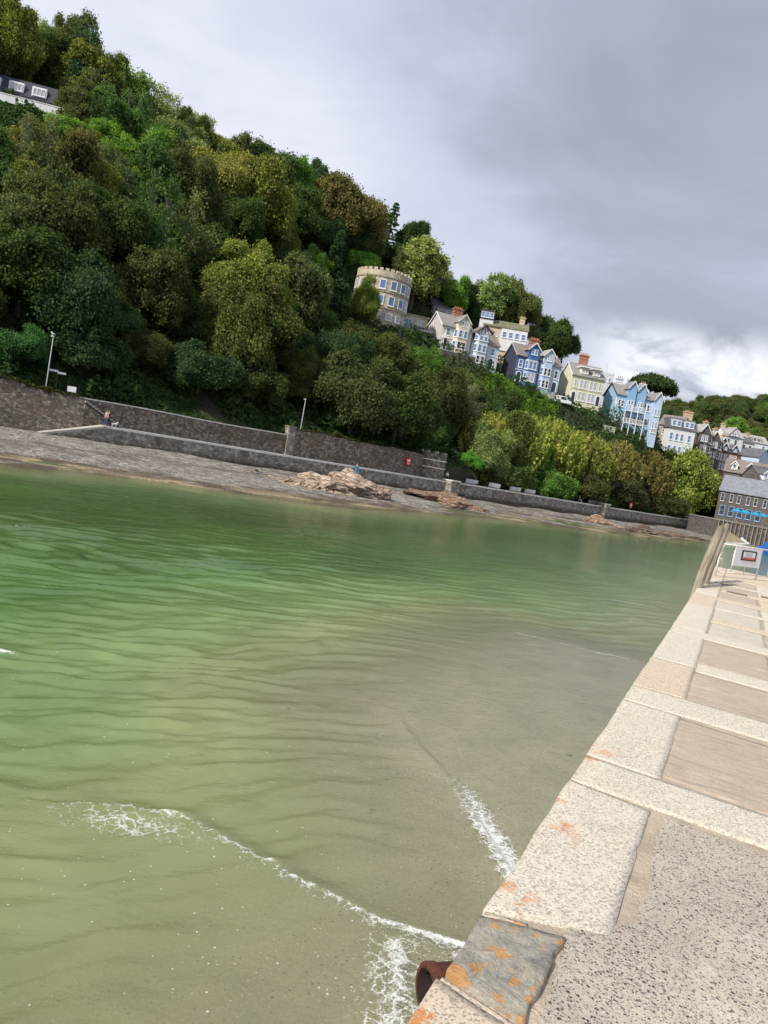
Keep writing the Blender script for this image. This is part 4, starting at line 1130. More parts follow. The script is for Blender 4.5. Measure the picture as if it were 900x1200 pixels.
def rock(px, py, Y, sx, sy, sz, seed, label, tint=(1, 1, 1), rz=0.0, lift=0.0, sub=4):
    c = at_depth(px, py, Y)
    bm = bmesh.new(); bmesh.ops.create_icosphere(bm, subdivisions=sub, radius=1)
    rr = random.Random(seed)
    planes = [(Vector((rr.uniform(-1, 1), rr.uniform(-1, 1), rr.uniform(-0.2, 1))).normalized(), rr.uniform(0.5, 0.85)) for _ in range(11)]
    for v in bm.verts:
        p = v.co.copy()
        for n, d in planes:
            e = p.dot(n) - d
            if e > 0: p -= n * e * 0.85
        q = p * 1.6 + Vector((seed * 3.1, 0, 0))
        st = q.x * 0.5 + q.y * 0.25 + q.z * 1.5 + 0.5 * noise.noise(q * 0.8); st = st * 2.2 - math.floor(st * 2.2)
        p *= 1 + 0.10 * (st - 0.5) + 0.30 * noise.noise(q) + 0.16 * noise.noise(q * 2.3) + 0.09 * abs(noise.noise(q * 5))
        p.z += 0.10 * abs(noise.noise(Vector((p.x * 3.4 + p.z, p.y * 3.4, seed))))
        v.co = Vector((p.x * sx, p.y * sy, p.z * sz * 0.74))
    me = bpy.data.meshes.new('beach_rock'); bm.to_mesh(me); bm.free(); me.materials.append(M['rock'])
    o = mesh_obj('beach_rock', me, None, (c.x, c.y, c.z + lift), (0, 0, rz)); o.color = (*tint, 1)
    return tag(o, label, 'rock', 'rocks lying on the beach')
rock(418, 571, 83, 3.4, 3.4, 2.2, 5, 'highest pale pink rock hump, beside the seated blue figure', (1.12, 1.0, 0.9), 0.3)
rock(383, 571, 81, 4.0, 3.2, 1.8, 2, 'broad pale rock in the middle of the largest outcrop', (1.1, 1.0, 0.9), -0.2)
rock(437, 577, 84, 1.9, 2.2, 1.6, 8, 'brownish rock at the harbour end of the largest outcrop', (0.85, 0.7, 0.62), 0.9)
rock(350, 568, 80, 2.8, 2.6, 1.2, 11, 'tan rock stepping down to the shingle at the ramp end of the outcrop', (0.95, 0.85, 0.75), 0.5)
rock(325, 564, 82, 2.2, 2.0, 0.8, 13, 'low tan rock lying apart on the shingle, last of the outcrop', (0.85, 0.78, 0.7), 0.1)
rock(398, 583, 79, 3.2, 1.8, 0.8, 14, 'low dark-footed rock at the waterline in front of the largest outcrop', (0.95, 0.85, 0.75), 0.1)
rock(296, 553, 86, 1.3, 1.5, 0.6, 17, 'small grey boulder resting on the shingle above the low tan rock', (0.6, 0.6, 0.6), 0.4, 0, 3)
rock(516, 582, 100, 3.4, 2.4, 1.0, 21, 'low flat rust-brown rock shelf below the granite pillar', (0.72, 0.55, 0.45), 0.4)
rock(537, 591, 96, 3.0, 2.2, 1.15, 23, 'rust-brown rock shelf at the waterline beyond the pillar', (0.8, 0.62, 0.5), 0.2)
rock(556, 597, 96, 2.2, 1.6, 0.8, 25, 'small brown rock ending the low shelf', (0.7, 0.55, 0.45), 0.7, 0, 3)
rock(490, 577, 104, 2.6, 2.0, 0.6, 27, 'low grey-brown rock shelf on the shingle short of the pillar', (0.7, 0.58, 0.5), 0.3)
rock(699, 611, 128, 2.6, 2.0, 1.5, 31, 'rounded tan boulder below the middle granite pillar', (0.95, 0.75, 0.6), 0.2)
rock(725, 620, 124, 1.7, 1.4, 0.9, 33, 'small pale boulder at the waterline between two larger ones', (1.05, 0.85, 0.7), 0.6, 0, 3)
rock(749, 623, 124, 3.0, 1.9, 1.5, 36, 'dark humped boulder at the waterline under the sea wall', (0.5, 0.42, 0.38), 0.2)
rock(775, 627, 130, 2.6, 1.8, 0.9, 38, 'low brown boulder touching the water near the last pillar', (0.55, 0.45, 0.4), 0.5, 0, 3)
rock(795, 630, 136, 3.0, 2.0, 0.9, 41, 'flat reddish-brown boulder under the pillar nearest the harbour', (0.6, 0.42, 0.36), 0.5, 0, 3)
rock(812, 631, 140, 2.4, 1.8, 0.7, 43, 'small dark slab of rock beside the timber piles', (0.45, 0.38, 0.34), 0.5, 0, 3)
# ------------------------------------------------------------------ houses
def paint(n, c, **k): 
    M[n] = plain(n, c, 0.7, k.pop('var', 0.10), k.pop('scale', 1.2), k.pop('bump', 0.1), 12, dirt=k.pop('dirt', None), **k); return M[n]
D1 = (0.35, 0.33, 0.28)
paint('cream_render', (0.74, 0.70, 0.55), dirt=D1); paint('palewhite_render', (0.62, 0.68, 0.78), dirt=D1); paint('white_trim', (0.80, 0.81, 0.82), var=0.06)
paint('deep_blue', (0.07, 0.16, 0.38)); paint('pale_blue', (0.48, 0.60, 0.78), dirt=D1); paint('lemon_render', (0.70, 0.67, 0.49), dirt=D1)
paint('sky_blue', (0.33, 0.52, 0.72), dirt=(0.30, 0.42, 0.55)); paint('mid_blue', (0.25, 0.44, 0.66)); paint('navy_slate', (0.055, 0.06, 0.085), var=0.3, scale=3, bump=0.4)
paint('white_render', (0.72, 0.74, 0.76), dirt=D1); paint('grey_render', (0.42, 0.41, 0.40), dirt=D1); paint('pink_brick', (0.30, 0.14, 0.10), var=0.3)
paint('buff_render', (0.62, 0.48, 0.33), dirt=D1); paint('black_timber', (0.03, 0.028, 0.03)); paint('lilac_slate', (0.58, 0.56, 0.57), var=0.2, bump=0.3)
paint('door_dark', (0.035, 0.05, 0.10)); paint('grey_trim', (0.52, 0.54, 0.56)); paint('brown_brick', (0.125, 0.105, 0.098), var=0.3)
M['roof_grey'] = roof_mat('grey_slate_roof', (0.30, 0.29, 0.28)); M['roof_brown'] = roof_mat('brown_slate_roof', (0.25, 0.215, 0.19))
M['roof_dark'] = roof_mat('dark_slate_roof', (0.14, 0.14, 0.155)); M['roof_pale'] = roof_mat('pale_slate_roof', (0.42, 0.41, 0.39))
M['roof_moss'] = roof_mat('mossy_slate_roof', (0.24, 0.22, 0.18), moss=(0.12, 0.14, 0.03)); M['roof_blue'] = roof_mat('blue_grey_slate_roof', (0.26, 0.28, 0.31))
M['brick_chim'] = stone_mat('red_chimney_brick', [(0.42, 0.16, 0.10), (0.50, 0.22, 0.14), (0.34, 0.13, 0.09)], 4.0, (0.40, 0.33, 0.27), 0.05, 0.4)
M['pot'] = plain('terracotta_pot', (0.50, 0.22, 0.13), 0.8, 0.2, 3)
M['stone_wall'] = stone_mat('buff_stone', [(0.36, 0.31, 0.24), (0.44, 0.38, 0.30), (0.27, 0.24, 0.20)], 1.6, (0.30, 0.27, 0.22), 0.05, 0.5)
M['castle_stone'] = stone_mat('castle_stone', [(0.54, 0.47, 0.36), (0.62, 0.55, 0.43), (0.43, 0.37, 0.29)], 1.3, (0.38, 0.34, 0.28), 0.05, 0.5)
M['dark_stone'] = stone_mat('dark_house_stone', [(0.14, 0.125, 0.12), (0.20, 0.18, 0.165), (0.10, 0.095, 0.095)], 1.5, (0.13, 0.12, 0.11), 0.05, 0.5)
M['glass_blue'] = glass_mat('sky_tinted_glass', (0.10, 0.20, 0.42)); M['glass_dark'] = glass_mat('dark_glass', (0.02, 0.025, 0.035)); M['glass_pale'] = glass_mat('curtained_glass', (0.42, 0.45, 0.50))  # blue panes carry the sky's reflection in their base colour

_win = {}
def window(parent, x, z, w, h, y=0.0, rot=0.0, frame='white_trim', glass='glass_blue', bars=(1, 2), fw=0.11, arch=False):
    key = (round(w, 2), round(h, 2), frame, glass, bars, fw, arch)
    if key not in _win:
        mb = MB(); d0, d1 = -0.09, -0.004
        mb.box(-w / 2, -w / 2 + fw, d0, d1, 0, h); mb.box(w / 2 - fw, w / 2, d0, d1, 0, h)
        mb.box(-w / 2 + fw, w / 2 - fw, d0, d1, 0, fw); 
        mb.box(-w / 2 + fw, w / 2 - fw, d0, d1, h - fw, h)
        if arch:
            pts = [(w / 2 * math.cos(math.pi * k / 8), 0, h + w / 2 * math.sin(math.pi * k / 8)) for k in range(9)]
            mb.extrude([(p[0], d1, p[2]) for p in pts], (0, d0 - d1, 0))
        for k in range(1, bars[0]):
            xx = -w / 2 + w * k / bars[0]; mb.box(xx - fw * .45, xx + fw * .45, d0 + 0.01, d1, fw, h - fw)
        for k in range(1, bars[1]):
            zz = h * k / bars[1]; mb.box(-w / 2 + fw, w / 2 - fw, d0 + 0.02, d1 - 0.005, zz - fw * .3, zz + fw * .3)
        mb.box(-w / 2 - 0.08, w / 2 + 0.08, d0 - 0.07, d1, -0.11, -0.002)
        fm = mb.mesh('window', M[frame])
        pb = MB(); pb.box(-w / 2 + fw * .9, w / 2 - fw * .9, -0.03, -0.012, fw * .9, h - fw * .9)
        _win[key] = (fm, pb.mesh('pane', M[glass]))
    fm, pm_ = _win[key]
    o = mesh_obj('window', fm, parent, (x, y, z), (0, 0, rot))
    mesh_obj('pane', pm_, o)
    return o

def door(parent, x, z, w, h, y=0.0, rot=0.0, mat='door_dark', surround='white_trim', arch=True):
    mb = MB(); s = 0.22
    mb.box(-w / 2 - s, -w / 2, -0.10, -0.004, 0, h); mb.box(w / 2, w / 2 + s, -0.10, -0.004, 0, h)
    if arch:
        n = 8
        for k in range(n):
            a, b = math.pi * k / n, math.pi * (k + 1) / n
            ri, ro = w / 2, w / 2 + s
            P = [(ri * math.cos(a), -0.004, h + ri * math.sin(a)), (ro * math.cos(a), -0.004, h + ro * math.sin(a)), (ro * math.cos(b), -0.004, h + ro * math.sin(b)), (ri * math.cos(b), -0.004, h + ri * math.sin(b))]
            mb.extrude(P, (0, -0.096, 0))
    else:
        mb.box(-w / 2 - s, w / 2 + s, -0.10, -0.004, h + .001, h + s)
    o = mb.build('door_surround', M[surround], parent, (x, y, z), (0, 0, rot))
    mb = MB()
    if arch:
        pts = [(w / 2 - .01, -0.006, 0), (w / 2 - .01, -0.006, h)] + [((w / 2 - .01) * math.cos(math.pi * k / 8), -0.006, h + (w / 2 - .01) * math.sin(math.pi * k / 8)) for k in range(1, 8)] + [(-w / 2 + .01, -0.006, h), (-w / 2 + .01, -0.006, 0)]
        mb.extrude(pts, (0, -0.03, 0))
    else: mb.box(-w / 2, w / 2, -0.04, -0.006, 0, h)
    mb.build('door', M[mat], o)
    return o

def gable_roof_x(parent, x0, x1, y0, y1, ez, rz, mat, over=0.35, th=0.16, ridge=None, name='roof'):
    """ridge runs along x"""
    ym = (y0 + y1) / 2 if ridge is None else ridge
    mb = MB()
    sl = (rz - ez) / (ym - y0); sb = (rz - ez) / (y1 - ym)
    a0, a1 = y0 - over, y1 + over
    za, zb = ez - sl * over, ez - sb * over
    X0, X1 = x0 - over * .7, x1 + over * .7
    mb.hexa([(X0, a0, za), (X1, a0, za), (X1, ym, rz), (X0, ym, rz), (X0, a0, za + th), (X1, a0, za + th), (X1, ym, rz + th), (X0, ym, rz + th)])
    mb.hexa([(X0, ym, rz), (X1, ym, rz), (X1, a1, zb), (X0, a1, zb), (X0, ym, rz + th), (X1, ym, rz + th), (X1, a1, zb + th), (X0, a1, zb + th)])
    return mb.build(name, mat, parent, weld=True)

def gable_roof_y(parent, x0, x1, y0, y1, ez, rz, mat, over=0.3, th=0.14, name='dormer_roof'):
    """ridge runs along y (front gable)"""
    xm = (x0 + x1) / 2; mb = MB(); s = (rz - ez) / (xm - x0)
    a0, a1 = x0 - over, x1 + over; z = ez - s * over; Y0 = y0 - over
    mb.hexa([(a0, Y0, z), (xm, Y0, rz), (xm, y1, rz), (a0, y1, z), (a0, Y0, z + th), (xm, Y0, rz + th), (xm, y1, rz + th), (a0, y1, z + th)])
    mb.hexa([(xm, Y0, rz), (a1, Y0, z), (a1, y1, z), (xm, y1, rz), (xm, Y0, rz + th), (a1, Y0, z + th), (a1, y1, z + th), (xm, y1, rz + th)])
    o = mb.build(name, mat, parent, weld=True)
    bb = MB(); w = 0.26
    for sx, ex in ((a0, xm), (a1, xm)):
        bb.extrude([(sx, Y0 - 0.004, z - 0.1), (sx, Y0 - 0.004, z + w - 0.02), (ex, Y0 - 0.004, rz + w - 0.02), (ex, Y0 - 0.004, rz - 0.1)], (0, -0.06, 0))
    return o, bb

def body_x(parent, x0, x1, y0, y1, ez, rz, mat, low=-5.0, ridge=None, name='wall', sidemat=None):
    ym = (y0 + y1) / 2 if ridge is None else ridge
    mb = MB()
    A = [(x0, y0, low), (x0, y1, low), (x0, y1, ez), (x0, ym, rz), (x0, y0, ez)]
    B = [(x1, p[1], p[2]) for p in A]
    mb.poly(list(A), 1 if sidemat else 0); mb.poly(list(reversed(B)), 1 if sidemat else 0)
    for i in (0, 1, 4):
        j = (i + 1) % 5; mb.quad(A[j], A[i], B[i], B[j])
    return mb.build(name, [mat] + ([sidemat] if sidemat else []), parent, weld=True)

def chimney(parent, x, y, z0, z1, wx=1.5, wy=0.8, mat='brick_chim', pots=4, band=True):
    mb = MB(); mb.box(-wx / 2, wx / 2, -wy / 2, wy / 2, z0, z1 - 0.35)
    mb.box(-wx / 2 - .1, wx / 2 + .1, -wy / 2 - .1, wy / 2 + .1, z1 - 0.349, z1 - 0.2)
    mb.box(-wx / 2 - .18, wx / 2 + .18, -wy / 2 - .18, wy / 2 + .18, z1 - 0.199, z1)
    if band: mb.box(-wx / 2 - .06, wx / 2 + .06, -wy / 2 - .06, wy / 2 + .06, z1 - 1.0, z1 - 0.85)
    c = mb.build('chimney', M[mat], parent, (x, y, 0))
    for k in range(pots):
        px = -wx / 2 + wx * (k + 0.5) / pots
        mb = MB(); mb.tube([(0, 0, 0), (0, 0, 0.08), (0, 0, 0.5), (0, 0, 0.55)], [0.14, 0.13, 0.105, 0.14], 8)
        mb.build('chimney_pot', M['pot'], c, (px, 0, z1 + 0.001))
    return c

def canted_bay(parent, x0, x1, z0, z1, mat, depth=0.9, name='bay', cap=None):
    pts = [(x0, 0.05), (x0 + depth * 0.8, -depth), (x1 - depth * 0.8, -depth), (x1, 0.05)]
    mb = MB(); mb.prism(pts, z0, z1); b = mb.build(name, mat, parent)
    return b, depth
def bay_windows(parent, x0, x1, z, h, depth=0.9, n=2, frame='white_trim', glass='glass_blue', side='glass_blue', w=0.95):
    inner0, inner1 = x0 + depth * 0.8, x1 - depth * 0.8
    L = inner1 - inner0
    for k in range(n): window(parent, inner0 + L * (k + 0.5) / n, z, min(w, L / n - 0.1), h, -depth, 0, frame, glass)
    a = math.atan2(depth, depth * 0.8)
    window(parent, x0 + depth * 0.4, z, min(w, 0.85), h, -depth / 2 + 0.02, -a, frame, side)
    window(parent, x1 - depth * 0.4, z, min(w, 0.85), h, -depth / 2 + 0.02, a, frame, side)

def band(parent, x0, x1, z, mat='white_trim', y=-0.05, h=0.16, name='string_course'):
    mb = MB(); mb.box(x0, x1, y - 0.03, -0.003, z, z + h); return mb.build(name, M[mat], parent)

def dormer_gable(parent, x0, x1, y0, yb, z0, ez, rz, mat, roof, trim='white_trim', glass='glass_blue', win=True, ww=0.6, wh=1.1, n=2):
    mb = MB()
    A = [(x0, y0, z0), (x1, y0, z0), (x1, y0, ez), ((x0 + x1) / 2, y0, rz), (x0, y0, ez)]
    B = [(p[0], yb, p[2]) for p in A]
    mb.poly(A)
    for i in range(5):
        j = (i + 1) % 5; mb.quad(A[j], A[i], B[i], B[j])
    b = mb.build('dormer', mat, parent, weld=True)
    o, bb = gable_roof_y(parent, x0, x1, y0, yb, ez, rz, roof)
    bb.build('bargeboard', M[trim], o)
    if win:
        for k in range(n): window(parent, (x0 + x1) / 2 + (k - (n - 1) / 2) * (ww + 0.08), z0 + (ez - z0) * 0.30, ww, wh, y0, 0, trim, glass)
    return b

def gable_barge(parent, y0, y1, ez, rz, x, over=0.35, mat='white_trim', ridge=None, w=0.3):
    ym = (y0 + y1) / 2 if ridge is None else ridge
    s0 = (rz - ez) / (ym - y0); mb = MB(); X = x - over * .7 - 0.004
    za = ez - s0 * over; zb = ez - (rz - ez) / (y1 - ym) * over
    for (ya, z_) in ((y0 - over, za), (y1 + over, zb)):
        mb.extrude([(X, ya, z_ - 0.12), (X, ya, z_ + w - 0.08), (X, ym, rz + w - 0.08), (X, ym, rz - 0.12)], (-0.06, 0, 0))
    return mb.build('bargeboard', M[mat], parent)

def origin(px, py, Y): return at_depth(px, py, Y)
def house(name, label, px, py, Y, rot_deg, cat='house', group=None):
    return empty(name, origin(px, py, Y), rad(rot_deg), label, cat, group)

# --- 1 cream villa
h = house('villa', 'cream villa with a big slate-hung gable end and brick chimney, highest of the hillside terrace', 514, 408, 178, 22)
w, d, ez, rz = 7.7, 8.6, 5.5, 8.7
body_x(h, 0, w, 0, d, ez, rz, M['cream_render'], sidemat=M['lilac_slate'])
gable_roof_x(h, 0, w, 0, d, ez, rz, M['roof_grey']); gable_barge(h, 0, d, ez, rz, 0)
band(h, 0, w, 2.75); band(h, 0, w, ez - 0.25, y=-0.03)
canted_bay(h, 3.0, 7.0, -2, ez - 0.01, M['cream_render'])
bay_windows(h, 3.0, 7.0, 0.75, 1.7, n=2, glass='glass_dark', side='glass_blue'); bay_windows(h, 3.0, 7.0, 3.35, 1.65, n=2, side='glass_blue')
dormer_gable(h, 3.5, 6.5, -0.6, 3.6, ez + 0.01, ez + 1.5, ez + 3.1, M['cream_render'], M['roof_grey'])
window(h, 1.6, 3.3, 1.05, 1.7); window(h, 1.2, 3.3, 0.01 + 0.0 + 0.6, 1.2) if False else None
door(h, 1.1, 0.0, 0.95, 1.9, arch=True)
mb = MB(); mb.box(0.1, 2.1, -1.4, -0.15, 2.35, 2.5); mb.box(0.2, 0.35, -1.35, -1.2, -2, 2.349); mb.box(1.85, 2.0, -1.35, -1.2, -2, 2.349); mb.build('porch', M['white_trim'], h)
chimney(h, 5.2, 4.6, 5.5, 10.6, 2.2, 1.1, pots=5)
# --- 2 pale blue-white villa
h = house('villa', 'ice-blue villa with a dark half-timbered gable over its bay, beside the cream villa', 548.5, 427, 181.2, 20)
w, d, ez, rz = 7.2, 8.6, 5.7, 8.6
body_x(h, 0, w, 0, d, ez, rz, M['palewhite_render']); gable_roof_x(h, 0, w, 0, d, ez, rz, M['roof_brown'])
canted_bay(h, 0.4, 4.2, -2, ez + 1.9, M['palewhite_render'])
bay_windows(h, 0.4, 4.2, 0.7, 1.7, n=2, glass='glass_dark'); bay_windows(h, 0.4, 4.2, 3.3, 1.65, n=2); bay_windows(h, 0.4, 4.2, 5.85, 1.1, n=2)
band(h, 4.2, w, 2.85); band(h, 4.2, w, ez - 0.25, y=-0.03)
dormer_gable(h, 0.6, 4.0, -0.95, 3.9, ez + 1.91, ez + 2.2, ez + 3.6, M['white_trim'], M['roof_brown'], trim='black_timber', win=False)
for k, (xa, xb) in enumerate([(1.4, 1.9), (2.3, 2.3), (3.2, 2.7)]):
    mb = MB(); mb.extrude([(xa - .07, -1.02, ez + 2.0), (xa + .07, -1.02, ez + 2.0), (xb + .07, -1.02, ez + 3.0), (xb - .07, -1.02, ez + 3.0)], (0, -0.05, 0)); mb.build('gable_timber', M['black_timber'], h)
window(h, 5.7, 3.2, 1.1, 1.7); door(h, 5.5, 0.0, 1.1, 1.9)
chimney(h, 6.6, 5.0, 5.5, 9.6, 1.2, 0.8, pots=3)
# --- 3 deep blue house
h = house('terraced_house', 'deep blue house with white window surrounds and a dark slate gable end', 601, 446, 181.6, 15)
w, d, ez, rz = 5.9, 8.2, 6.2, 9.2
body_x(h, 0, w, 0, d, ez, rz, M['deep_blue'], sidemat=M['navy_slate']); gable_roof_x(h, 0, w, 0, d, ez, rz, M['roof_brown']); gable_barge(h, 0, d, ez, rz, 0, mat='grey_trim', w=0.2)
band(h, 0, w, 2.75); band(h, 0, w, ez - 0.2, y=-0.02)
b, _ = canted_bay(h, 2.2, 5.5, -2, ez - .01, M['deep_blue'], 0.8)
bay_windows(h, 2.2, 5.5, 0.5, 1.9, 0.8, 2, glass='glass_pale', side='glass_blue'); bay_windows(h, 2.2, 5.5, 3.3, 1.9, 0.8, 2, side='glass_blue')
for zz in (0.3, 2.5, 3.1, 5.25):
    mb = MB(); mb.prism([(2.15, 0.0), (2.8, -0.88), (4.9, -0.88), (5.55, 0.0)], zz, zz + 0.15); mb.build('bay_band', M['white_trim'], h)
dormer_gable(h, 2.4, 5.3, -0.5, 3.6, ez + 0.01, ez + 1.7, ez + 3.2, M['deep_blue'], M['roof_brown'], ww=0.75, wh=1.3)
window(h, 1.1, 3.3, 1.1, 1.9, fw=0.18); door(h, 1.1, 0.0, 1.0, 1.8)
chimney(h, 5.4, 4.3, 6, 11.0, 2.3, 1.2, pots=6)
# --- 4 pale blue house
h = house('terraced_house', 'pale blue house with an arched door, joined to the deep blue house', 628, 455, 183.2, 14)
w, ez, rz = 5.4, 6.1, 9.0
body_x(h, 0.02, w, 0.02, d, ez, rz, M['pale_blue']); gable_roof_x(h, 0.3, w, 0, d, ez, rz, M['roof_brown'])
canted_bay(h, 0.2, 3.2, -2, ez - .01, M['pale_blue'], 0.7)
bay_windows(h, 0.2, 3.2, 0.4, 1.8, 0.7, 2, glass='glass_dark', w=0.8); bay_windows(h, 0.2, 3.2, 3.2, 1.8, 0.7, 2, glass='glass_dark', w=0.8)
dormer_gable(h, 0.4, 3.1, -0.6, 3.5, ez + .01, ez + 1.8, ez + 3.3, M['pale_blue'], M['roof_pale'], ww=0.6, wh=1.3, glass='glass_pale')
band(h, 0.1, w, 2.75); window(h, 4.3, 3.1, 0.9, 1.9, glass='glass_dark'); door(h, 4.3, 0.0, 1.1, 1.7)
# --- 5 lemon semi
h = house('semi_detached_house', 'lemon yellow double house with two flat-topped dormers and a striped red chimney', 665.6, 469, 184.2, 9)
w, d, ez, rz = 8.0, 8.2, 6.3, 9.4
body_x(h, 0, w, 0, d, ez, rz, M['lemon_render']); gable_roof_x(h, 0, w, 0, d, ez, rz, M['roof_grey']); gable_barge(h, 0, d, ez, rz, 0)
band(h, 0, w, 2.95, 'lemon_render'); band(h, 0, w, ez - 0.3, y=-0.04)
for x in (1.0, 7.2): window(h, x, 3.4, 0.75, 1.8, glass='glass_pale')
for x in (2.5, 3.5, 5.0, 5.95): window(h, x, 3.3, 0.9, 2.0, glass='glass_pale'); 
for x in (2.5, 3.5, 5.0, 5.95): window(h, x, 0.4, 0.9, 2.1, glass='glass_pale')
door(h, 1.0, 0.0, 0.85, 1.8); door(h, 7.2, 0.0, 0.85, 1.8)
for x0 in (1.9, 4.9):
    mb = MB(); mb.box(x0, x0 + 1.9, 0.2, 3.6, ez + 0.3, ez + 1.95); dm = mb.build('dormer', M['lemon_render'], h)
    mb = MB(); mb.box(x0 - .35, x0 + 2.25, -0.35, 3.9, ez + 1.951, ez + 2.2); mb.build('dormer_roof', M['white_trim'], dm)
    for k in (0.5, 1.4): window(h, x0 + k, ez + 0.6, 0.75, 1.15, 0.2, glass='glass_pale')
chimney(h, 3.7, 4.7, 6.5, 11.8, 2.0, 1.1, pots=5)
# --- 6 blue terrace
h = house('terrace', 'long sky blue terrace with white timber balconies and grey gabled roofs', 716.5, 496, 186, 6, 'terrace')
w, d, ez, rz = 10.4, 8.5, 7.2, 10.0
body_x(h, 0, w, 0, d, ez, rz, M['sky_blue']); gable_roof_x(h, 0, w - 1.5, 0, d, ez, rz, M['roof_grey']); gable_barge(h, 0, d, ez, rz, 0, mat='black_timber')
mb = MB()
for k in range(9): mb.box(-0.04, 0.35 if k % 2 else 0.22, -0.05, 0.35 if k % 2 else 0.25, -1.2 + k * 0.85, -0.45 + k * 0.85)
mb.build('quoins', M['white_trim'], h)
dormer_gable(h, 2.4, 4.4, -0.7, 4.2, 3.2, ez + 1.9, ez + 3.4, M['mid_blue'], M['roof_grey'], glass='glass_dark')
dormer_gable(h, 4.8, 6.8, -0.7, 4.2, 3.2, ez + 1.7, ez + 3.2, M['mid_blue'], M['roof_grey'], glass='glass_dark')
dormer_gable(h, 8.7, 10.6, -1.9, 5.0, -4, ez + 0.2, ez + 1.8, M['pale_blue'], M['roof_grey'], glass='glass_dark', ww=0.5)
for x in (0.9, 1.7, 7.4, 8.2):
    for z in (1.0, 4.3): window(h, x, z, 0.7, 1.6, glass='glass_dark')
for x in (9.3, 10.0):
    for z in (0.4, 3.4): window(h, x, z, 0.5, 1.7, -1.9, glass='glass_blue')
for x in (2.9, 3.8, 5.3, 6.2): window(h, x, 1.0, 0.7, 1.7, glass='glass_dark')
for z in (0.7, 3.6):
    mb = MB(); mb.box(2.0, 7.0, -1.7, -0.71, z - 0.15, z); mb.box(2.0, 7.0, -1.72, -1.62, z + 0.95, z + 1.05)
    for k in range(21): mb.box(2.0 + k * 0.245, 2.06 + k * 0.245, -1.70, -1.64, z + 0.001, z + 0.949)
    bl = mb.build('balcony', M['white_trim'], h)
for x in (2.05, 3.6, 5.2, 6.95):
    mb = MB(); mb.box(x - .08, x + .08, -1.85, -1.73, -3, 6.0); mb.build('balcony_post', M['white_trim'], h)
chimney(h, 1.6, 4.4, 9.0, 11.4, 1.4, 0.9, mat='white_render', pots=3); chimney(h, 7.6, 4.4, 8.6, 11.2, 1.2, 0.9, mat='white_render', pots=3)
# low white garden building and retaining walls in front of the terrace
h = house('garden_wall', 'pale green garden wall below the sky blue terrace', 707, 503, 181, 24, 'garden wall'); mb = MB(); mb.box(0, 3.4, 0, 0.4, -2, 0.9); mb.build('wall', M['lemon_render'], h); mb = MB(); mb.box(-.06, 3.46, -0.06, 0.46, 0.901, 1.02); mb.build('coping', M['white_trim'], h)
h = house('garden_wall', 'dark stone garden wall under the cream and ice-blue villas', 514, 413, 174, 21, 'garden wall'); mb = MB(); mb.box(0, 9.2, 0, 0.5, -5, 0.8); mb.build('wall', M['dark_stone'], h); mb = MB(); mb.box(-.05, 9.25, -.05, .55, .801, .93); mb.build('coping', M['grey_trim'], h)
h = house('garden_wall', 'grey garden wall in front of the pale blue house by the parked van', 633, 464, 178, 14, 'garden wall'); mb = MB(); mb.box(0, 3.6, 0, 0.4, -5, 1.0); mb.build('wall', M['grey_render'], h); mb = MB(); mb.box(-.05, 3.65, -.05, .45, 1.001, 1.1); mb.build('coping', M['grey_trim'], h)
# parked white van on the road
h = house('parked_van', 'small white van parked on the hillside road below the lemon house', 650, 472, 178.5, 10, 'van')
mb = MB(); mb.extrude([(0, 0, 0.35), (4.0, 0, 0.35), (4.0, 0, 1.0), (3.1, 0, 1.15), (2.5, 0, 1.85), (0, 0, 1.9)], (0, 1.75, 0)); mb.build('body', M['white_panel'], h, weld=True, bevel=0.07)
for x in (0.8, 3.2):
    for yy in (0.02, 1.55): 
        mb = MB(); mb.tube([(x, yy, 0.33), (x, yy + 0.2, 0.33)], 0.33, 14); mb.build('wheel', M['dark_iron'], h)
mb = MB(); mb.extrude([(1.3, -0.012, 1.1), (2.85, -0.012, 1.12), (2.42, -0.012, 1.7), (1.3, -0.012, 1.7)], (0, -0.004, 0)); mb.build('side_window', M['glass_dark'], h)
# --- castle-like round house
c0 = at_depth(441, 380, 176)
h = empty('round_tower_house', (c0.x, c0.y, c0.z - 0.6), 0, 'round buff stone tower house with battlements and three rows of windows', 'tower house')
R_ = 6.2
mb = MB(); mb.prism(ring(40, R_), -7, 11.2); mb.build('wall', M['castle_stone'], h)
for z in (3.2, 6.7, 9.8):
    mb = MB(); mb.prism(ring(40, R_ + .13), z, z + 0.28); mb.build('string_course', M['stone_wall'], h)
for k in range(30):
    a = 2 * math.pi * k / 30; mb = MB(); mb.box(-0.36, 0.36, -0.25, 0.25, 11.2, 11.75); mb.build('merlon', M['castle_stone'], h, ((R_ - .25) * math.cos(a), (R_ - .25) * math.sin(a), 0), (0, 0, a + math.pi / 2))
for i, z in enumerate((0.9, 4.0, 7.3)):
    for k, a in enumerate([-160, -136, -112, -88, -65, -42, -20]):
        a = rad(a); window(h, R_ * math.cos(a) * 1.004, z, 1.5, 2.05 if i else 1.5, R_ * math.sin(a) * 1.004, a + math.pi / 2, glass='glass_blue' if k in (3, 4, 5) and i else 'glass_pale', fw=0.17, bars=(1, 2 if i == 0 else 1))
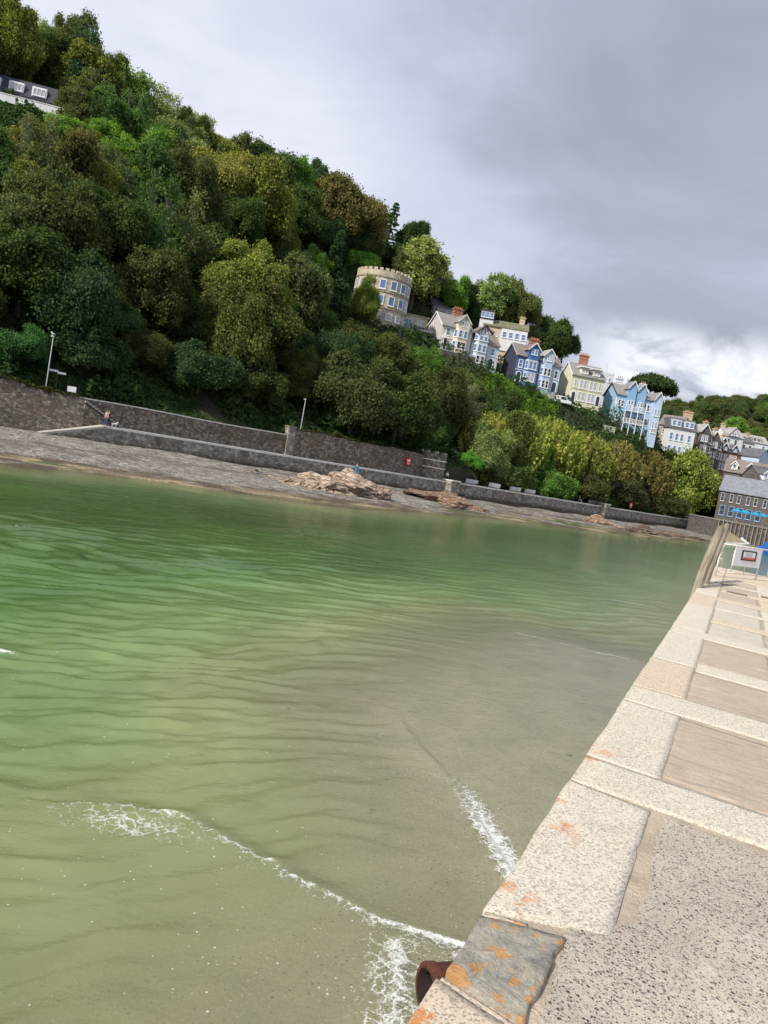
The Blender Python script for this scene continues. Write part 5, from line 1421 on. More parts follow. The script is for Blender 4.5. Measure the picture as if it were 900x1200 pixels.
# annex
h = house('stone_annex', 'small buff stone annex with a balcony, tucked beside the round tower house', 469, 386, 177, 14, 'house')
mb = MB(); mb.box(0, 6.0, 0, 6, -6, 3.6); mb.build('wall', M['castle_stone'], h)
mb = MB(); mb.box(-0.2, 6.2, -0.2, 6.2, 3.601, 3.9); mb.build('parapet', M['stone_wall'], h)
window(h, 1.6, 0.9, 1.5, 1.9, glass='glass_blue', bars=(2, 1)); window(h, 4.2, 0.9, 1.2, 1.9, glass='glass_pale')
mb = MB(); mb.box(-0.5, 7.5, -2.6, -0.01, -0.35, -0.1); mb.build('balcony', M['black_timber'], h)
mb = MB(); mb.box(-0.5, 7.5, -2.6, -2.52, 0.85, 0.93)
for k in range(30): mb.box(-0.5 + k * 0.27, -0.46 + k * 0.27, -2.58, -2.54, -0.099, 0.849)
mb.build('balcony_rail', M['black_timber'], h)
for x in (0.2, 3.5, 7.0):
    mb = MB(); mb.box(x - .12, x + .12, -2.5, -2.26, -6, -0.351); mb.build('balcony_post', M['black_timber'], h)
# --- dark outbuilding beside the cream villa
h = house('timber_shed', 'dark timber outbuilding wedged below the gable of the cream villa', 487, 397, 176, 20, 'shed'); body_x(h, 0, 4.2, 0, 3.5, 2.0, 3.0, M['black_timber']); gable_roof_x(h, 0, 4.2, 0, 3.5, 2.0, 3.0, M['roof_dark']); window(h, 2.0, 0.6, 1.0, 0.9, glass='glass_dark')
# --- houses further up
h = house('grey_cottage', 'grey gabled cottage half hidden by trees above the cream villa', 504, 372, 196, 15)
body_x(h, 0, 7.0, 0, 6, 3.4, 5.6, M['grey_render']); gable_roof_x(h, 0, 7.0, 0, 6, 3.4, 5.6, M['roof_dark']); window(h, 4.6, 0.9, 1.2, 1.3, glass='glass_dark'); window(h, 2.2, 0.9, 1.2, 1.3, glass='glass_dark')
h = house('long_house', 'long buff and white house with a mossy green roof above the ice-blue villa', 563, 402, 198, -4)
w, d, ez, rz = 11.2, 7, 4.8, 6.8
body_x(h, 0, w, 0, d, ez, rz, M['buff_render']); gable_roof_x(h, 0, w, 0, d, ez, rz, M['roof_moss'])
mb = MB(); mb.box(4.6, w, -0.25, -0.004, -1.0, 4.55); mb.build('white_front', M['white_render'], h)
for k in range(4): window(h, 5.5 + 1.6 * k, 2.3, 1.1, 1.5, -0.25, glass='glass_blue')
for x in (1.2, 3.2): window(h, x, 2.2, 1.3, 1.6, glass='glass_pale')
mb = MB(); mb.box(-1.2, 2.2, 0.5, 5, -1, 8.2); tw = mb.build('upper_storey', M['white_render'], h)
mb = MB(); mb.box(-1.3, 2.3, 0.3, 5.1, 6.3, 8.5); mb.build('glazed_top', M['navy_slate'], tw)
for k in range(3): window(h, -0.6 + k * 1.1, 6.6, 0.95, 1.4, 0.3, glass='glass_blue')
window(h, 0.6, 3.4, 1.3, 1.5, 0.5, glass='glass_blue')
chimney(h, 9.5, 3.5, 6, 8.6, 1.3, 0.8, mat='buff_render', pots=2)
h = house('white_cottage', 'small white-roofed cottage peeping between dark trees left of the round tower house', 375, 296, 186, 10); body_x(h, 0, 3.6, 0, 4, 2.4, 4.2, M['pale_blue']); gable_roof_x(h, 0, 3.6, 0, 4, 2.4, 4.2, M['roof_pale']); window(h, 1.0, 0.6, 1.1, 1.2)
h = house('white_tower', 'white crenellated belvedere tower showing above the roof of the sky blue terrace', 704.5, 446, 205, 8, 'tower'); mb = MB(); mb.box(0, 3.2, 0, 3.2, -8, 1.9); mb.build('wall', M['white_render'], h)
for k in range(4): mb = MB(); mb.box(k * .86, k * .86 + .55, -0.05, 0.35, 1.901, 2.45); mb.build('merlon', M['white_render'], h)
for x in (0.9, 2.2): window(h, x, 0.0, 0.7, 1.1, glass='glass_blue')
mb = MB(); mb.tube([(1.4, 1.5, 1.9), (1.4, 1.5, 5.0)], 0.05, 6); mb.build('aerial', M['steel'], h)
# hilltop mansard house at the picture's corner
h = house('mansard_house', 'dark slate mansard house with white dormer windows high among the trees', -18, 104, 124, 12)
h.scale = (0.92, 0.92, 0.88)
w, d = 11.5, 8
mb = MB(); mb.box(0, w, 0, d, -6, 0.35); mb.build('wall', M['white_render'], h)
mb = MB(); mb.hexa([(-.3, -.3, .351), (w + .3, -.3, .351), (w + .3, d + .3, .351), (-.3, d + .3, .351), (-.1, 0.7, 3.3), (w - 0.2, 0.7, 3.3), (w - .2, d - .7, 3.3), (-.1, d - .7, 3.3)]); mb.build('roof', M['navy_slate'], h)
for x in (1.2, 4.9, 8.6):
    mb = MB(); mb.box(x - 1.2, x + 1.2, -0.25, 1.4, 0.75, 2.5); dm = mb.build('dormer', M['white_trim'], h)
    window(h, x, 1.0, 2.0, 1.25, -0.25, glass='glass_pale', bars=(3, 1))
h2 = house('garden_wall', 'pale rendered garden wall below the mansard house', -6, 108, 120, 12, 'garden wall'); mb = MB(); mb.box(0, 10.5, 0, 0.4, -1.0, 0.1); mb.build('wall', M['white_render'], h2); mb = MB(); mb.box(-.05, 10.55, -.05, .45, .101, .22); mb.build('coping', M['coping'], h2)

# ------------------------------------------------------------------ town at the head of the harbour
def simple_house(name, label, px, py, Y, rot, w, d, ez, rz, wall, roof, wins, group=None, glass='glass_dark', chim=None, frame='white_trim', low=-8, bars=(1, 2)):
    h = house(name, label, px, py, Y, rot, 'house', group)
    body_x(h, 0, w, 0, d, ez, rz, M[wall], low=low); gable_roof_x(h, 0, w, 0, d, ez, rz, M[roof], over=0.3)
    for x, z, ww, hh in wins: window(h, x, z, ww, hh, glass=glass, frame=frame, bars=bars)
    for c in (chim or []): chimney(h, *c)
    return h
h = simple_house('stone_gabled_house', 'buff stone gabled house between the sky blue terrace and the white dormered house', 768, 520, 208, -35, 6, 6, 5.5, 8.2, 'stone_wall', 'roof_brown', [(1.5, 2.8, 0.9, 1.4), (4, 2.8, 0.9, 1.4)])
h = house('dormered_house', 'white house with a dark mansard roof and long white dormers above the brown bushes', 779, 527, 204, 4)
w, d, ez = 7.2, 7, 6.0
mb = MB(); mb.box(0, w, 0, d, -6, ez); mb.build('wall', M['white_render'], h)
mb = MB(); mb.hexa([(-.3, -.3, ez + .001), (w + .3, -.3, ez + .001), (w + .3, d + .3, ez + .001), (-.3, d + .3, ez + .001), (0.2, 1.0, ez + 2.8), (w - .2, 1.0, ez + 2.8), (w - .2, d - 1, ez + 2.8), (.2, d - 1, ez + 2.8)]); mb.build('roof', M['roof_dark'], h)
for x in (1.7, 5.2):
    mb = MB(); mb.box(x - 1.4, x + 1.4, -0.05, 2, ez + 0.4, ez + 2.3); mb.build('dormer', M['grey_trim'], h)
    for k in (-0.65, 0.65): window(h, x + k, ez + 0.65, 1.05, 1.4, -0.05, glass='glass_blue')
for x in (0.9, 2.4, 3.8, 5.8): window(h, x, 2.9, 0.9, 1.9, glass='glass_blue'); window(h, x, -0.4, 0.9, 1.9, glass='glass_blue')
chimney(h, 5.8, 3.5, 7, 11.2, 2.2, 1.0, mat='buff_render', pots=4)
# dark Victorian row
for k, (px, py, Y, lb) in enumerate([(812, 530, 214, 'dark gabled Victorian house joined to the white dormered house'), (824, 537, 222, 'dark gabled Victorian house, middle of the row above the olive tree'), (834, 543, 230, 'dark gabled Victorian house with white barge boards at the row end')]):
    h = house('victorian_house', lb, px, py, Y, 14)
    w = 5.4; body_x(h, 0, w, 0, 7, 5.6, 8.0, M['brown_brick']); gable_roof_x(h, 0, w, 0, 7, 5.6, 8.0, M['roof_brown'])
    dormer_gable(h, 0.7, 3.5, -0.8, 3.5, -5, 6.2, 8.1, M['dark_stone'], M['roof_pale'], ww=0.8, wh=1.4, glass='glass_dark')
    for z in (0.6, 3.4):
        for x in (1.5, 2.7): window(h, x, z, 0.8, 1.8, -0.8, glass='glass_pale')
        window(h, 4.5, z, 0.8, 1.8, glass='glass_dark')
    band(h, 3.6, w, 3.0); chimney(h, w - 0.8, 3.5, 6, 9.3, 1.2, 0.8, mat='buff_render', pots=3)
h = simple_house('brick_house', 'red-brown brick house with white bays below the far white row', 836, 551, 226, 14, 8.2, 7, 6.0, 8.0, 'pink_brick', 'roof_dark', [(1.4, 0.6, 1.0, 2.0), (2.8, 0.6, 1.0, 2.0), (4.8, 0.6, 1.0, 2.0), (6.2, 0.6, 1.0, 2.0), (1.4, 3.5, 1.0, 1.8), (2.8, 3.5, 1.0, 1.8), (4.8, 3.5, 1.0, 1.8), (6.2, 3.5, 1.0, 1.8)], glass='glass_pale')
band(h, 0, 8.2, 3.0)
for k, x in enumerate((2.1, 5.5)): dormer_gable(h, x - 1, x + 1, -0.3, 3, 6.01, 7.2, 8.4, M['dark_stone'], M['roof_dark'], ww=0.6, wh=0.9)
h = simple_house('slate_hung_house', 'narrow house with a pale blue slate-hung gable facing the brick house', 862, 553, 232, -48, 6, 7.5, 5.2, 7.8, 'pale_blue', 'roof_dark', [(2, 2.6, 0.9, 1.3)])
# far white row
h = simple_house('white_terrace_house', 'tall white gabled house in the far row, first from the brown roofs', 846, 530, 290, 10, 7.5, 8, 6.5, 9.5, 'white_render', 'roof_pale', [(1.6, 3.6, 1.2, 1.9), (4.6, 3.6, 1.2, 1.9), (1.6, 0.4, 1.2, 1.9), (4.6, 0.4, 1.2, 1.9)], chim=[(0.8, 4, 8, 11, 1.4, 1.0, 'buff_render', 3)])
dormer_gable(h, 1.0, 5.0, -0.6, 4, 6.51, 7.4, 9.8, M['white_render'], M['roof_pale'], ww=0.8, wh=1.2)
simple_house('white_terrace_house', 'low white house with a grey roof in the middle of the far row', 858, 533, 296, 8, 8.0, 8, 5.6, 8.0, 'white_render', 'roof_dark', [(1.5, 3.0, 1.1, 1.7), (4.0, 3.0, 1.1, 1.7), (6.4, 3.0, 1.1, 1.7)], chim=[(7.0, 4, 7, 9.6, 1.4, 1.0, 'buff_render', 3)])
h = simple_house('white_terrace_house', 'long white house with a pale roof and dormer row, last of the far row', 868, 535, 300, 6, 10.2, 8, 6.4, 9.2, 'white_render', 'roof_pale', [(1.5, 3.6, 1.2, 1.9), (4.0, 3.6, 1.2, 1.9), (8.2, 3.6, 1.2, 1.9), (1.5, 0.4, 1.2, 1.9), (4.0, 0.4, 1.2, 1.9)], glass='glass_blue')
for x in (1.6, 3.4, 5.2, 7.0):
    mb = MB(); mb.box(x - .6, x + .6, 0.3, 2.5, 6.7, 8.0); mb.build('dormer', M['dark_stone'], h); window(h, x, 6.85, 0.8, 0.95, 0.3, glass='glass_dark')

# quayside stone building with the long grey roof
h = house('quayside_building', 'long dark brown stone building with a big grey slate roof behind the harbour parasols', 838, 601, 190, -28, 'building')
w, d, ez, rz = 12.0, 11, 5.8, 9.8
body_x(h, 0, w, 0, d, ez, rz, M['brown_brick'], ridge=7.5); gable_roof_x(h, 0, w, 0, d, ez, rz, M['roof_blue'], ridge=7.5)
for k in range(6): window(h, 0.9 + 1.85 * k + 0.2 * (k % 2), 3.2, 0.8, 2.0, glass='glass_dark', frame='grey_trim', fw=0.09)
for k in range(5): window(h, 1.4 + 2.0 * k, -0.2, 1.2, 2.4, glass='glass_dark', frame='mid_blue', fw=0.1)
h = house('stone_town_house', 'brown-roofed town house with white dormers behind the grey quayside roof', 842, 582, 214, -26)
w, d, ez, rz = 10.4, 9, 7.4, 11.0
body_x(h, 0, w, 0, d, ez, rz, M['dark_stone']); gable_roof_x(h, 0, w, 0, d, ez, rz, M['roof_brown'])
mb = MB(); mb.hexa([(w + .3, -.35, ez - .2), (w + .55, -.35, ez - .2), (w + .55, 4.5, rz + .1), (w + .3, 4.5, rz + .1), (w + .3, -.35, ez + .2), (w + .55, -.35, ez + .2), (w + .55, 4.5, rz + .4), (w + .3, 4.5, rz + .4)]); mb.build('verge', M['white_trim'], h)
for x in (2.4, 6.4): dormer_gable(h, x - .8, x + .8, 0.3, 3.2, ez + 0.6, ez + 2.0, ez + 2.9, M['white_trim'], M['roof_brown'], n=1, ww=0.9, wh=1.1, glass='glass_dark')
h = house('town_house', 'dark town house with small white dormers beside a utility pole, above the harbour', 884, 600, 196, 12)
w, d, ez, rz = 9, 9, 8.0, 11.8
body_x(h, 0, w, 0, d, ez, rz, M['dark_stone']); gable_roof_x(h, 0, w, 0, d, ez, rz, M['roof_dark'])
dormer_gable(h, 0.4, 2.6, 0.0, 3.5, ez + 0.3, ez + 2.0, ez + 3.0, M['white_trim'], M['roof_dark'], n=2, ww=0.7, wh=1.2, glass='glass_blue')
for x in (0.9, 2.0, 3.2): window(h, x, 4.5, 0.8, 1.8, glass='glass_blue'); window(h, x, 1.3, 0.8, 1.8, glass='glass_blue')
h = house('white_quay_house', 'white house with a flat top at the frame edge beside the parasols', 891, 611, 186, 4)
mb = MB(); mb.box(0, 7, 0, 6, -4, 5.6); mb.build('wall', M['white_render'], h); mb = MB(); mb.box(-.2, 7.2, -.2, 6.2, 5.601, 5.8); mb.build('roof', M['roof_pale'], h)
for x in (0.9, 2.4): window(h, x, 3.0, 0.9, 1.6, glass='glass_blue')
a = at_depth(886, 583, 200); mb = MB(); mb.tube([(0, 0, 0), (0, 0, 9.5)], [0.14, 0.1], 8); e = empty('utility_pole', (a.x, a.y, a.z), 0, 'thin wooden utility pole standing by the dark town house', 'utility pole'); mb.build('pole', M['timber'], e); mb = MB(); mb.box(-0.8, 0.8, -0.06, 0.06, 8.8, 8.95); mb.build('crossarm', M['timber'], e)

# harbour quay with piles, parasols, boats
a = at_depth(836, 632, 168); b = at_depth(930, 648, 168)
h = empty('harbour_quay', (a.x, a.y, 0), 0, 'dark harbour quay faced with upright grey timber piles', 'quay')
L_ = (b - a).length
mb = MB(); mb.box(0, L_, 0.3, 16, -0.6, 3.9); mb.build('quay_face', M['dark_stone'], h)
mb = MB(); mb.box(-.1, L_, 0.1, 16, 3.901, 4.15); mb.build('deck', M['walk'], h)
for k in range(int(L_ / 0.95)):
    x = 0.4 + k * 0.95; mb = MB(); mb.tube([(x, 0.0, -0.6), (x, 0.0, 4.35 + 0.25 * math.sin(k * 2.1))], 0.12, 8); mb.build('pile', M['timber'], h)
M['parasol'] = plain('turquoise_canvas', (0.025, 0.27, 0.47), 0.7, 0.12, 2)
for k, (px, lb) in enumerate([(862, 'turquoise parasol nearest the bushes on the harbour terrace'), (872, 'turquoise parasol in the middle of the harbour terrace row'), (884, 'turquoise parasol nearest the white quay house'), (893, 'turquoise parasol partly behind the last one at the frame edge')]):
    p = at_depth(px, 606 + (px - 862) * 0.2, 171 + 0.6 * k)
    e = empty('parasol', (p.x, p.y, 4.15), 0, lb, 'parasol', 'turquoise parasols on the harbour terrace')
    hh = 2.45
    mb = MB(); mb.tube([(0, 0, 0), (0, 0, hh + 0.5)], 0.04, 6); mb.build('pole', M['steel'], e)
    mb = MB(); r = 1.35; pts = [(r * math.cos(q * math.pi / 4), r * math.sin(q * math.pi / 4), hh) for q in range(8)]
    for q in range(8):
        u, v = pts[q], pts[(q + 1) % 8]
        mb.poly([u, v, (0, 0, hh + 0.62)]); mb.quad((u[0], u[1], hh - .18), (v[0], v[1], hh - .18), v, u)
    mb.build('canopy', M['parasol'], e, weld=True)
# boats
M['boat_blue'] = plain('boat_blue', (0.03, 0.13, 0.42), 0.3, 0.1, 2); M['boat_white'] = plain('boat_white', (0.72, 0.72, 0.71), 0.3, 0.08, 2); M['canvas'] = plain('tan_canvas', (0.34, 0.27, 0.19), 0.9, 0.15, 2)
def boat(px, Y, rot, L, B, H, hull, label, extras):
    q = at_depth(px, 640, Y); e = empty('moored_boat', (q.x, q.y, 0), rad(rot), label, 'boat')
    mb = MB(); n = 12; secs = []
    for i in range(n + 1):
        f = i / n; x = -L / 2 + L * f
        hw = B / 2 * (1 - max(0, (f - 0.45) / 0.55) ** 2.2) * (0.86 + 0.14 * min(1, f * 3)); sheer = H * (1 + 0.35 * f ** 2)
        hw = max(hw, 0.02)
        secs.append([(x, -hw, sheer), (x, -hw * 0.93, sheer * 0.55), (x, -hw * 0.55, -0.15), (x, 0, -0.3), (x, hw * 0.55, -0.15), (x, hw * 0.93, sheer * 0.55), (x, hw, sheer), (x, hw * .86, sheer - .02), (x, hw * .8, sheer - .35 * H), (x, -hw * .8, sheer - .35 * H), (x, -hw * .86, sheer - .02)])
    for s1, s2 in zip(secs, secs[1:]):
        k = len(s1)
        for j in range(k): mb.quad(s1[j], s2[j], s2[(j + 1) % k], s1[(j + 1) % k])
    mb.poly(list(reversed(secs[0]))); mb.poly(secs[-1])
    mb.build('hull', M[hull], e, weld=True); extras(e, L, B, H); return e
def motor(e, L, B, H):
    mb = MB(); mb.hexa([(-L / 2 - .75, -.28, H - .1), (-L / 2 - .05, -.28, H - .1), (-L / 2 - .05, .28, H - .1), (-L / 2 - .75, .28, H - .1), (-L / 2 - .7, -.22, H + .75), (-L / 2 - .15, -.22, H + .9), (-L / 2 - .15, .22, H + .9), (-L / 2 - .7, .22, H + .75)]); mb.build('outboard_motor', M['boat_white'], e, weld=True, bevel=0.06)
def b1(e, L, B, H):
    motor(e, L, B, H)
    mb = MB(); mb.box(-0.5, 0.6, -0.5, 0.5, H * .6, H + .55); mb.build('console', M['boat_white'], e, bevel=0.05)
    mb = MB(); mb.quad((0.6, -.5, H + .55), (0.6, .5, H + .55), (0.35, .45, H + 1.0), (0.35, -.45, H + 1.0)); mb.quad((0.35, -.45, H + 1.0), (0.35, .45, H + 1.0), (0.37, .45, H + 1.0), (0.37, -.45, H + 1.0)); mb.build('windscreen', M['glass_dark'], e)
boat(869, 138, 62, 5.0, 2.2, 1.0, 'boat_white', 'small white motor boat with its outboard tilted, moored by the gate', b1)
def b2(e, L, B, H):
    mb = MB(); mb.hexa([(-0.2, -.75, H * .7), (2.0, -.7, H * .8), (2.0, .7, H * .8), (-.2, .75, H * .7), (-0.1, -.65, H + 1.2), (1.4, -.6, H + 1.15), (1.4, .6, H + 1.15), (-.1, .65, H + 1.2)]); mb.build('cabin', M['boat_blue'], e, weld=True, bevel=0.05)
    mb = MB(); mb.box(0.0, 1.2, -0.70, -0.685, H + .45, H + .95); mb.build('cabin_window', M['glass_dark'], e)
    motor(e, L, B, H)
boat(908, 128, 172, 5.6, 2.2, 0.95, 'boat_blue', 'bright blue cabin boat moored beyond the gate at the frame edge', b2)
def b3(e, L, B, H):
    mb = MB(); A = (-L / 2 + .2, -B / 2 * .85, H + .02); A2 = (-L / 2 + .2, B / 2 * .85, H + .02); Bq = (L / 2 - .5, 0.0, H + .25); T = (-L / 2 + .4, 0, H + 1.9)
    mb.poly([A, Bq, T]); mb.poly([Bq, A2, T]); mb.poly([A2, A, T]); mb.poly([A, A2, Bq]); mb.build('canvas_cover', M['canvas'], e, weld=True)
    mb = MB(); mb.tube([(-L / 2 + .4, 0, 0.3), (-L / 2 + .4, 0, H + 2.0)], 0.05, 6); mb.build('mast', M['timber'], e)
boat(862, 130, 12, 5.2, 2.2, 0.9, 'boat_white', 'moored boat under a peaked tan canvas cover behind the timber piles', b3)
# ------------------------------------------------------------------ people and dog
def cloth(n, c): M[n] = plain(n, c, 0.9, 0.12, 6); return M[n]
M['skin'] = plain('skin', (0.50, 0.30, 0.22), 0.6, 0.06, 8)
for n, c in (('pink_top', (0.55, 0.30, 0.32)), ('jeans', (0.06, 0.10, 0.20)), ('black_cloth', (0.02, 0.02, 0.025)), ('white_top', (0.72, 0.72, 0.72)), ('blue_jacket', (0.03, 0.20, 0.30)), ('grey_trousers', (0.18, 0.19, 0.20)), ('hair_brown', (0.06, 0.035, 0.02)), ('hair_grey', (0.35, 0.33, 0.31)), ('white_fur', (0.75, 0.73, 0.68))): cloth(n, c)
def person(loc, rz, label, top, legs, hair, pose='stand', scale=1.0):
    e = empty('person', loc, rz, label, 'person')
    V, E, R = [], [], []
    def add(p, r, par=None):
        V.append(p); R.append(r)
        if par is not None: E.append((par, len(V) - 1))
        return len(V) - 1
    if pose == 'stand': H0 = 0.93; hipy = 0
    else: H0 = 0.48; hipy = 0
    pel = add((0, 0, H0), 0.125)
    ab = add((0, 0.0, H0 + 0.20), 0.115, pel); ch = add((0, 0.0 if pose == 'stand' else -0.04, H0 + 0.42), 0.135, ab); nk = add((0, -0.01, H0 + 0.56), 0.055, ch)
    hd = add((0, -0.02, H0 + 0.66), 0.085, nk); tp = add((0, -0.01, H0 + 0.78), 0.075, hd)
    nose = add((0, -0.12, H0 + 0.68), 0.012, hd)
    arms, legs_ = [], []
    for s in (-1, 1):
        sh = add((0.17 * s, 0, H0 + 0.47), 0.06, ch)
        if pose == 'stand': el = add((0.23 * s, 0.02, H0 + 0.19), 0.042, sh); wr = add((0.23 * s, -0.08, H0 - 0.04), 0.03, el); pm_ = add((0.23 * s, -0.10, H0 - 0.11), 0.034, wr); dirv = (0, -0.02, -0.075)
        else: el = add((0.22 * s, -0.10, H0 + 0.22), 0.042, sh); wr = add((0.15 * s, -0.34, H0 + 0.17), 0.03, el); pm_ = add((0.13 * s, -0.41, H0 + 0.15), 0.034, wr); dirv = (0, -0.07, -0.03)
        for k in range(4):
            off = (k - 1.5) * 0.018; lf = (0.85, 1.0, 0.95, 0.75)[k]
            m1 = add((V[pm_][0] + off, V[pm_][1] + dirv[1] * .6 * lf, V[pm_][2] + dirv[2] * .6 * lf), 0.0085, pm_); add((V[m1][0], V[m1][1] + dirv[1] * .6 * lf, V[m1][2] + dirv[2] * .6 * lf - 0.006), 0.0075, m1)
        add((V[pm_][0] - 0.035 * s, V[pm_][1] - 0.03, V[pm_][2] - 0.015), 0.010, pm_)
        arms.append((sh, el, wr))
        hp = add((0.09 * s, 0, H0 - 0.06), 0.092, pel)
        if pose == 'stand': kn = add((0.10 * s, -0.02, 0.50), 0.062, hp); an = add((0.10 * s, 0.02, 0.09), 0.042, kn); toe = add((0.115 * s, -0.15, 0.035), 0.034, an)
        else: kn = add((0.11 * s, -0.42, H0 - 0.02), 0.066, hp); an = add((0.11 * s, -0.46, 0.08), 0.042, kn); toe = add((0.12 * s, -0.62, 0.035), 0.034, an)
        legs_.append((hp, kn, an, toe))
    mesh_obj('body', skin_mesh('body', V, E, R, [M['skin']], 1), e)
    tv = [pel, ab, ch] + [q for a in arms for q in a[:3]]
    ix = {q: i for i, q in enumerate(tv)}
    mesh_obj('jacket', skin_mesh('jacket', [V[q] for q in tv], [(ix[a], ix[b]) for a, b in E if a in ix and b in ix], [R[q] + (0.022 if q not in (arms[0][2], arms[1][2]) else 0.016) for q in tv], [M[top]], 1), e)
    lv = [pel] + [q for a in legs_ for q in a[:3]]; ix = {q: i for i, q in enumerate(lv)}
    mesh_obj('trousers', skin_mesh('trousers', [V[q] for q in lv], [(ix[a], ix[b]) for a, b in E if a in ix and b in ix], [R[q] + 0.018 for q in lv], [M[legs]], 1), e)
    mesh_obj('hair', skin_mesh('hair', [(0, 0.03, H0 + 0.66), (0, 0.02, H0 + 0.76), (0, 0.0, H0 + 0.815)], [(0, 1), (1, 2)], [0.088, 0.10, 0.06], [M[hair]], 1), e)
    e.scale = (scale,) * 3
    return e
def q_at(px, off, z):
    t = quay_t_px(px); q = quay_at(t, off); return (q.x, q.y, z)
person(q_at(129.5, 1.5, 2.6), rad(-25), 'person in a pale pink top and jeans strolling on the lower quay', 'pink_top', 'jeans', 'hair_brown')
person(q_at(133.5, 1.9, 2.6), rad(-40), 'person dressed in black walking a white dog by the steps', 'black_cloth', 'black_cloth', 'hair_brown')
person(q_at(531, 1.5, 2.45), rad(30), 'person in a white top standing by the turret behind the pillar', 'white_top', 'black_cloth', 'hair_brown')
person(q_at(592.5, 1.9, 2.25), rad(120), 'person in dark clothes seated between two promenade benches', 'black_cloth', 'black_cloth', 'hair_grey', 'sit')
person(q_at(683, 0.9, 2.65), rad(60), 'person in a grey-brown jacket leaning at the sea wall below the trees', 'grey_trousers', 'grey_trousers', 'hair_grey', 'sit')
a = at_depth(418, 549, 84)
person((a.x, a.y, a.z - 0.62), rad(20), 'person in a blue jacket sitting on the top of the tallest rock', 'blue_jacket', 'blue_jacket', 'hair_brown', 'sit', 0.95)
q = q_at(138.5, 1.3, 2.6)
e = empty('dog', q, rad(40), 'small white dog standing at its walker\'s feet on the quay', 'dog')
dv = [(0, 0, 0.36), (0.22, 0, 0.37), (-0.2, 0, 0.36), (0.32, 0, 0.48), (0.38, 0, 0.56), (0.50, 0, 0.53), (-0.3, 0, 0.44), (-0.36, 0, 0.54), (0.37, 0.05, 0.62), (0.37, -0.05, 0.62)]
de = [(0, 1), (0, 2), (1, 3), (3, 4), (4, 5), (2, 6), (6, 7), (4, 8), (4, 9)]; dr = [0.10, 0.115, 0.095, 0.06, 0.07, 0.032, 0.03, 0.018, 0.02, 0.02]
for s in (-1, 1):
    i = len(dv); dv += [(0.22, 0.07 * s, 0.22), (0.21, 0.07 * s, 0.10), (0.24, 0.07 * s, 0.02)]; de += [(1, i), (i, i + 1), (i + 1, i + 2)]; dr += [0.045, 0.026, 0.026]
    i = len(dv); dv += [(-0.14, 0.075 * s, 0.22), (-0.25, 0.075 * s, 0.12), (-0.22, 0.075 * s, 0.02)]; de += [(2, i), (i, i + 1), (i + 1, i + 2)]; dr += [0.055, 0.026, 0.026]
mesh_obj('body', skin_mesh('body', dv, de, dr, [M['white_fur']], 1), e)
# ------------------------------------------------------------------ trees
M['leaf'] = leaf_mat('foliage'); M['bark'] = plain('bark', (0.12, 0.10, 0.08), 0.9, 0.35, 2, 0.8, 8); M['pale_bark'] = plain('pale_bark', (0.20, 0.18, 0.15), 0.9, 0.3, 2)

def quads_mesh(name, C, Nn, S, tone, leaf, mat, elong=1.5):
    n = len(C)
    Nn = Nn / (np.linalg.norm(Nn, axis=1, keepdims=True) + 1e-9)
    R = RNG.normal(size=(n, 3)); A = np.cross(Nn, R); A /= (np.linalg.norm(A, axis=1, keepdims=True) + 1e-9); B = np.cross(Nn, A)
    a = A * (S * elong * 0.5)[:, None]; b = B * (S * 0.5)[:, None]
    bend = Nn * (S * 0.22)[:, None]
    V = np.stack([C - a, C - b + bend, C + a, C + b + bend], 1).reshape(-1, 3).astype(np.float32)
    me = bpy.data.meshes.new(name)
    me.vertices.add(4 * n); me.vertices.foreach_set('co', V.ravel())
    me.loops.add(4 * n); me.loops.foreach_set('vertex_index', np.arange(4 * n, dtype=np.int32))
    me.polygons.add(n); me.polygons.foreach_set('loop_start', np.arange(0, 4 * n, 4, dtype=np.int32))
    me.update(calc_edges=True)
    for k, v in (('tone', tone), ('leaf', leaf)):
        at = me.attributes.new(k, 'FLOAT', 'POINT'); at.data.foreach_set('value', np.repeat(v, 4).astype(np.float32))
    me.materials.append(mat)
    return me

def crown(name, lobes, per_lobe, per_cl, sig, size, up=0.35, shell=(0.72, 1.02), droop=0.0, fill=0.12, flat=1.0):
    """leaf clumps hung on the shells of a set of lobes (cx, cy, cz, rx, ry, rz)"""
    Cs, Ns, Ts = [], [], []
    for (cx, cy, cz, rx, ry, rz) in lobes:
        k = int(per_lobe * (rx * ry + ry * rz + rx * rz) / 3 ** 1.0)
        d = RNG.normal(size=(k, 3)); d /= np.linalg.norm(d, axis=1, keepdims=True)
        d[:, 2] = np.where(d[:, 2] < -0.55, -d[:, 2], d[:, 2])
        r = RNG.uniform(shell[0], shell[1], k); r = np.where(RNG.random(k) < fill, RNG.uniform(0.2, 0.7, k), r)
        cc = np.array([cx, cy, cz]) + d * r[:, None] * np.array([rx, ry, rz])
        tone = RNG.random(k)
        m = RNG.integers(int(per_cl * 0.5), int(per_cl * 1.5) + 1, k)
        idx = np.repeat(np.arange(k), m)
        off = RNG.normal(size=(len(idx), 3)) * sig * np.array([1, 1, flat])
        if droop: off[:, 2] -= np.abs(RNG.normal(size=len(idx))) * droop
        cc = cc + np.stack([fbm(cc[:, 0] + 50, cc[:, 2] + 9 * q_, 0.42, 3, q_) - 0.5 for q_ in range(3)], -1) * np.array([2.6, 2.6, 1.8])
        P = cc[idx] + off
        nn = d[idx] * 0.8 + RNG.normal(size=(len(idx), 3)) * 0.75; nn[:, 2] += up
        Cs.append(P); Ns.append(nn); Ts.append(tone[idx])
    C = np.concatenate(Cs); N_ = np.concatenate(Ns); T = np.concatenate(Ts)
    S = size * RNG.uniform(0.6, 1.35, len(C))
    return quads_mesh(name, C, N_, S, T, RNG.random(len(C)), M['leaf'])

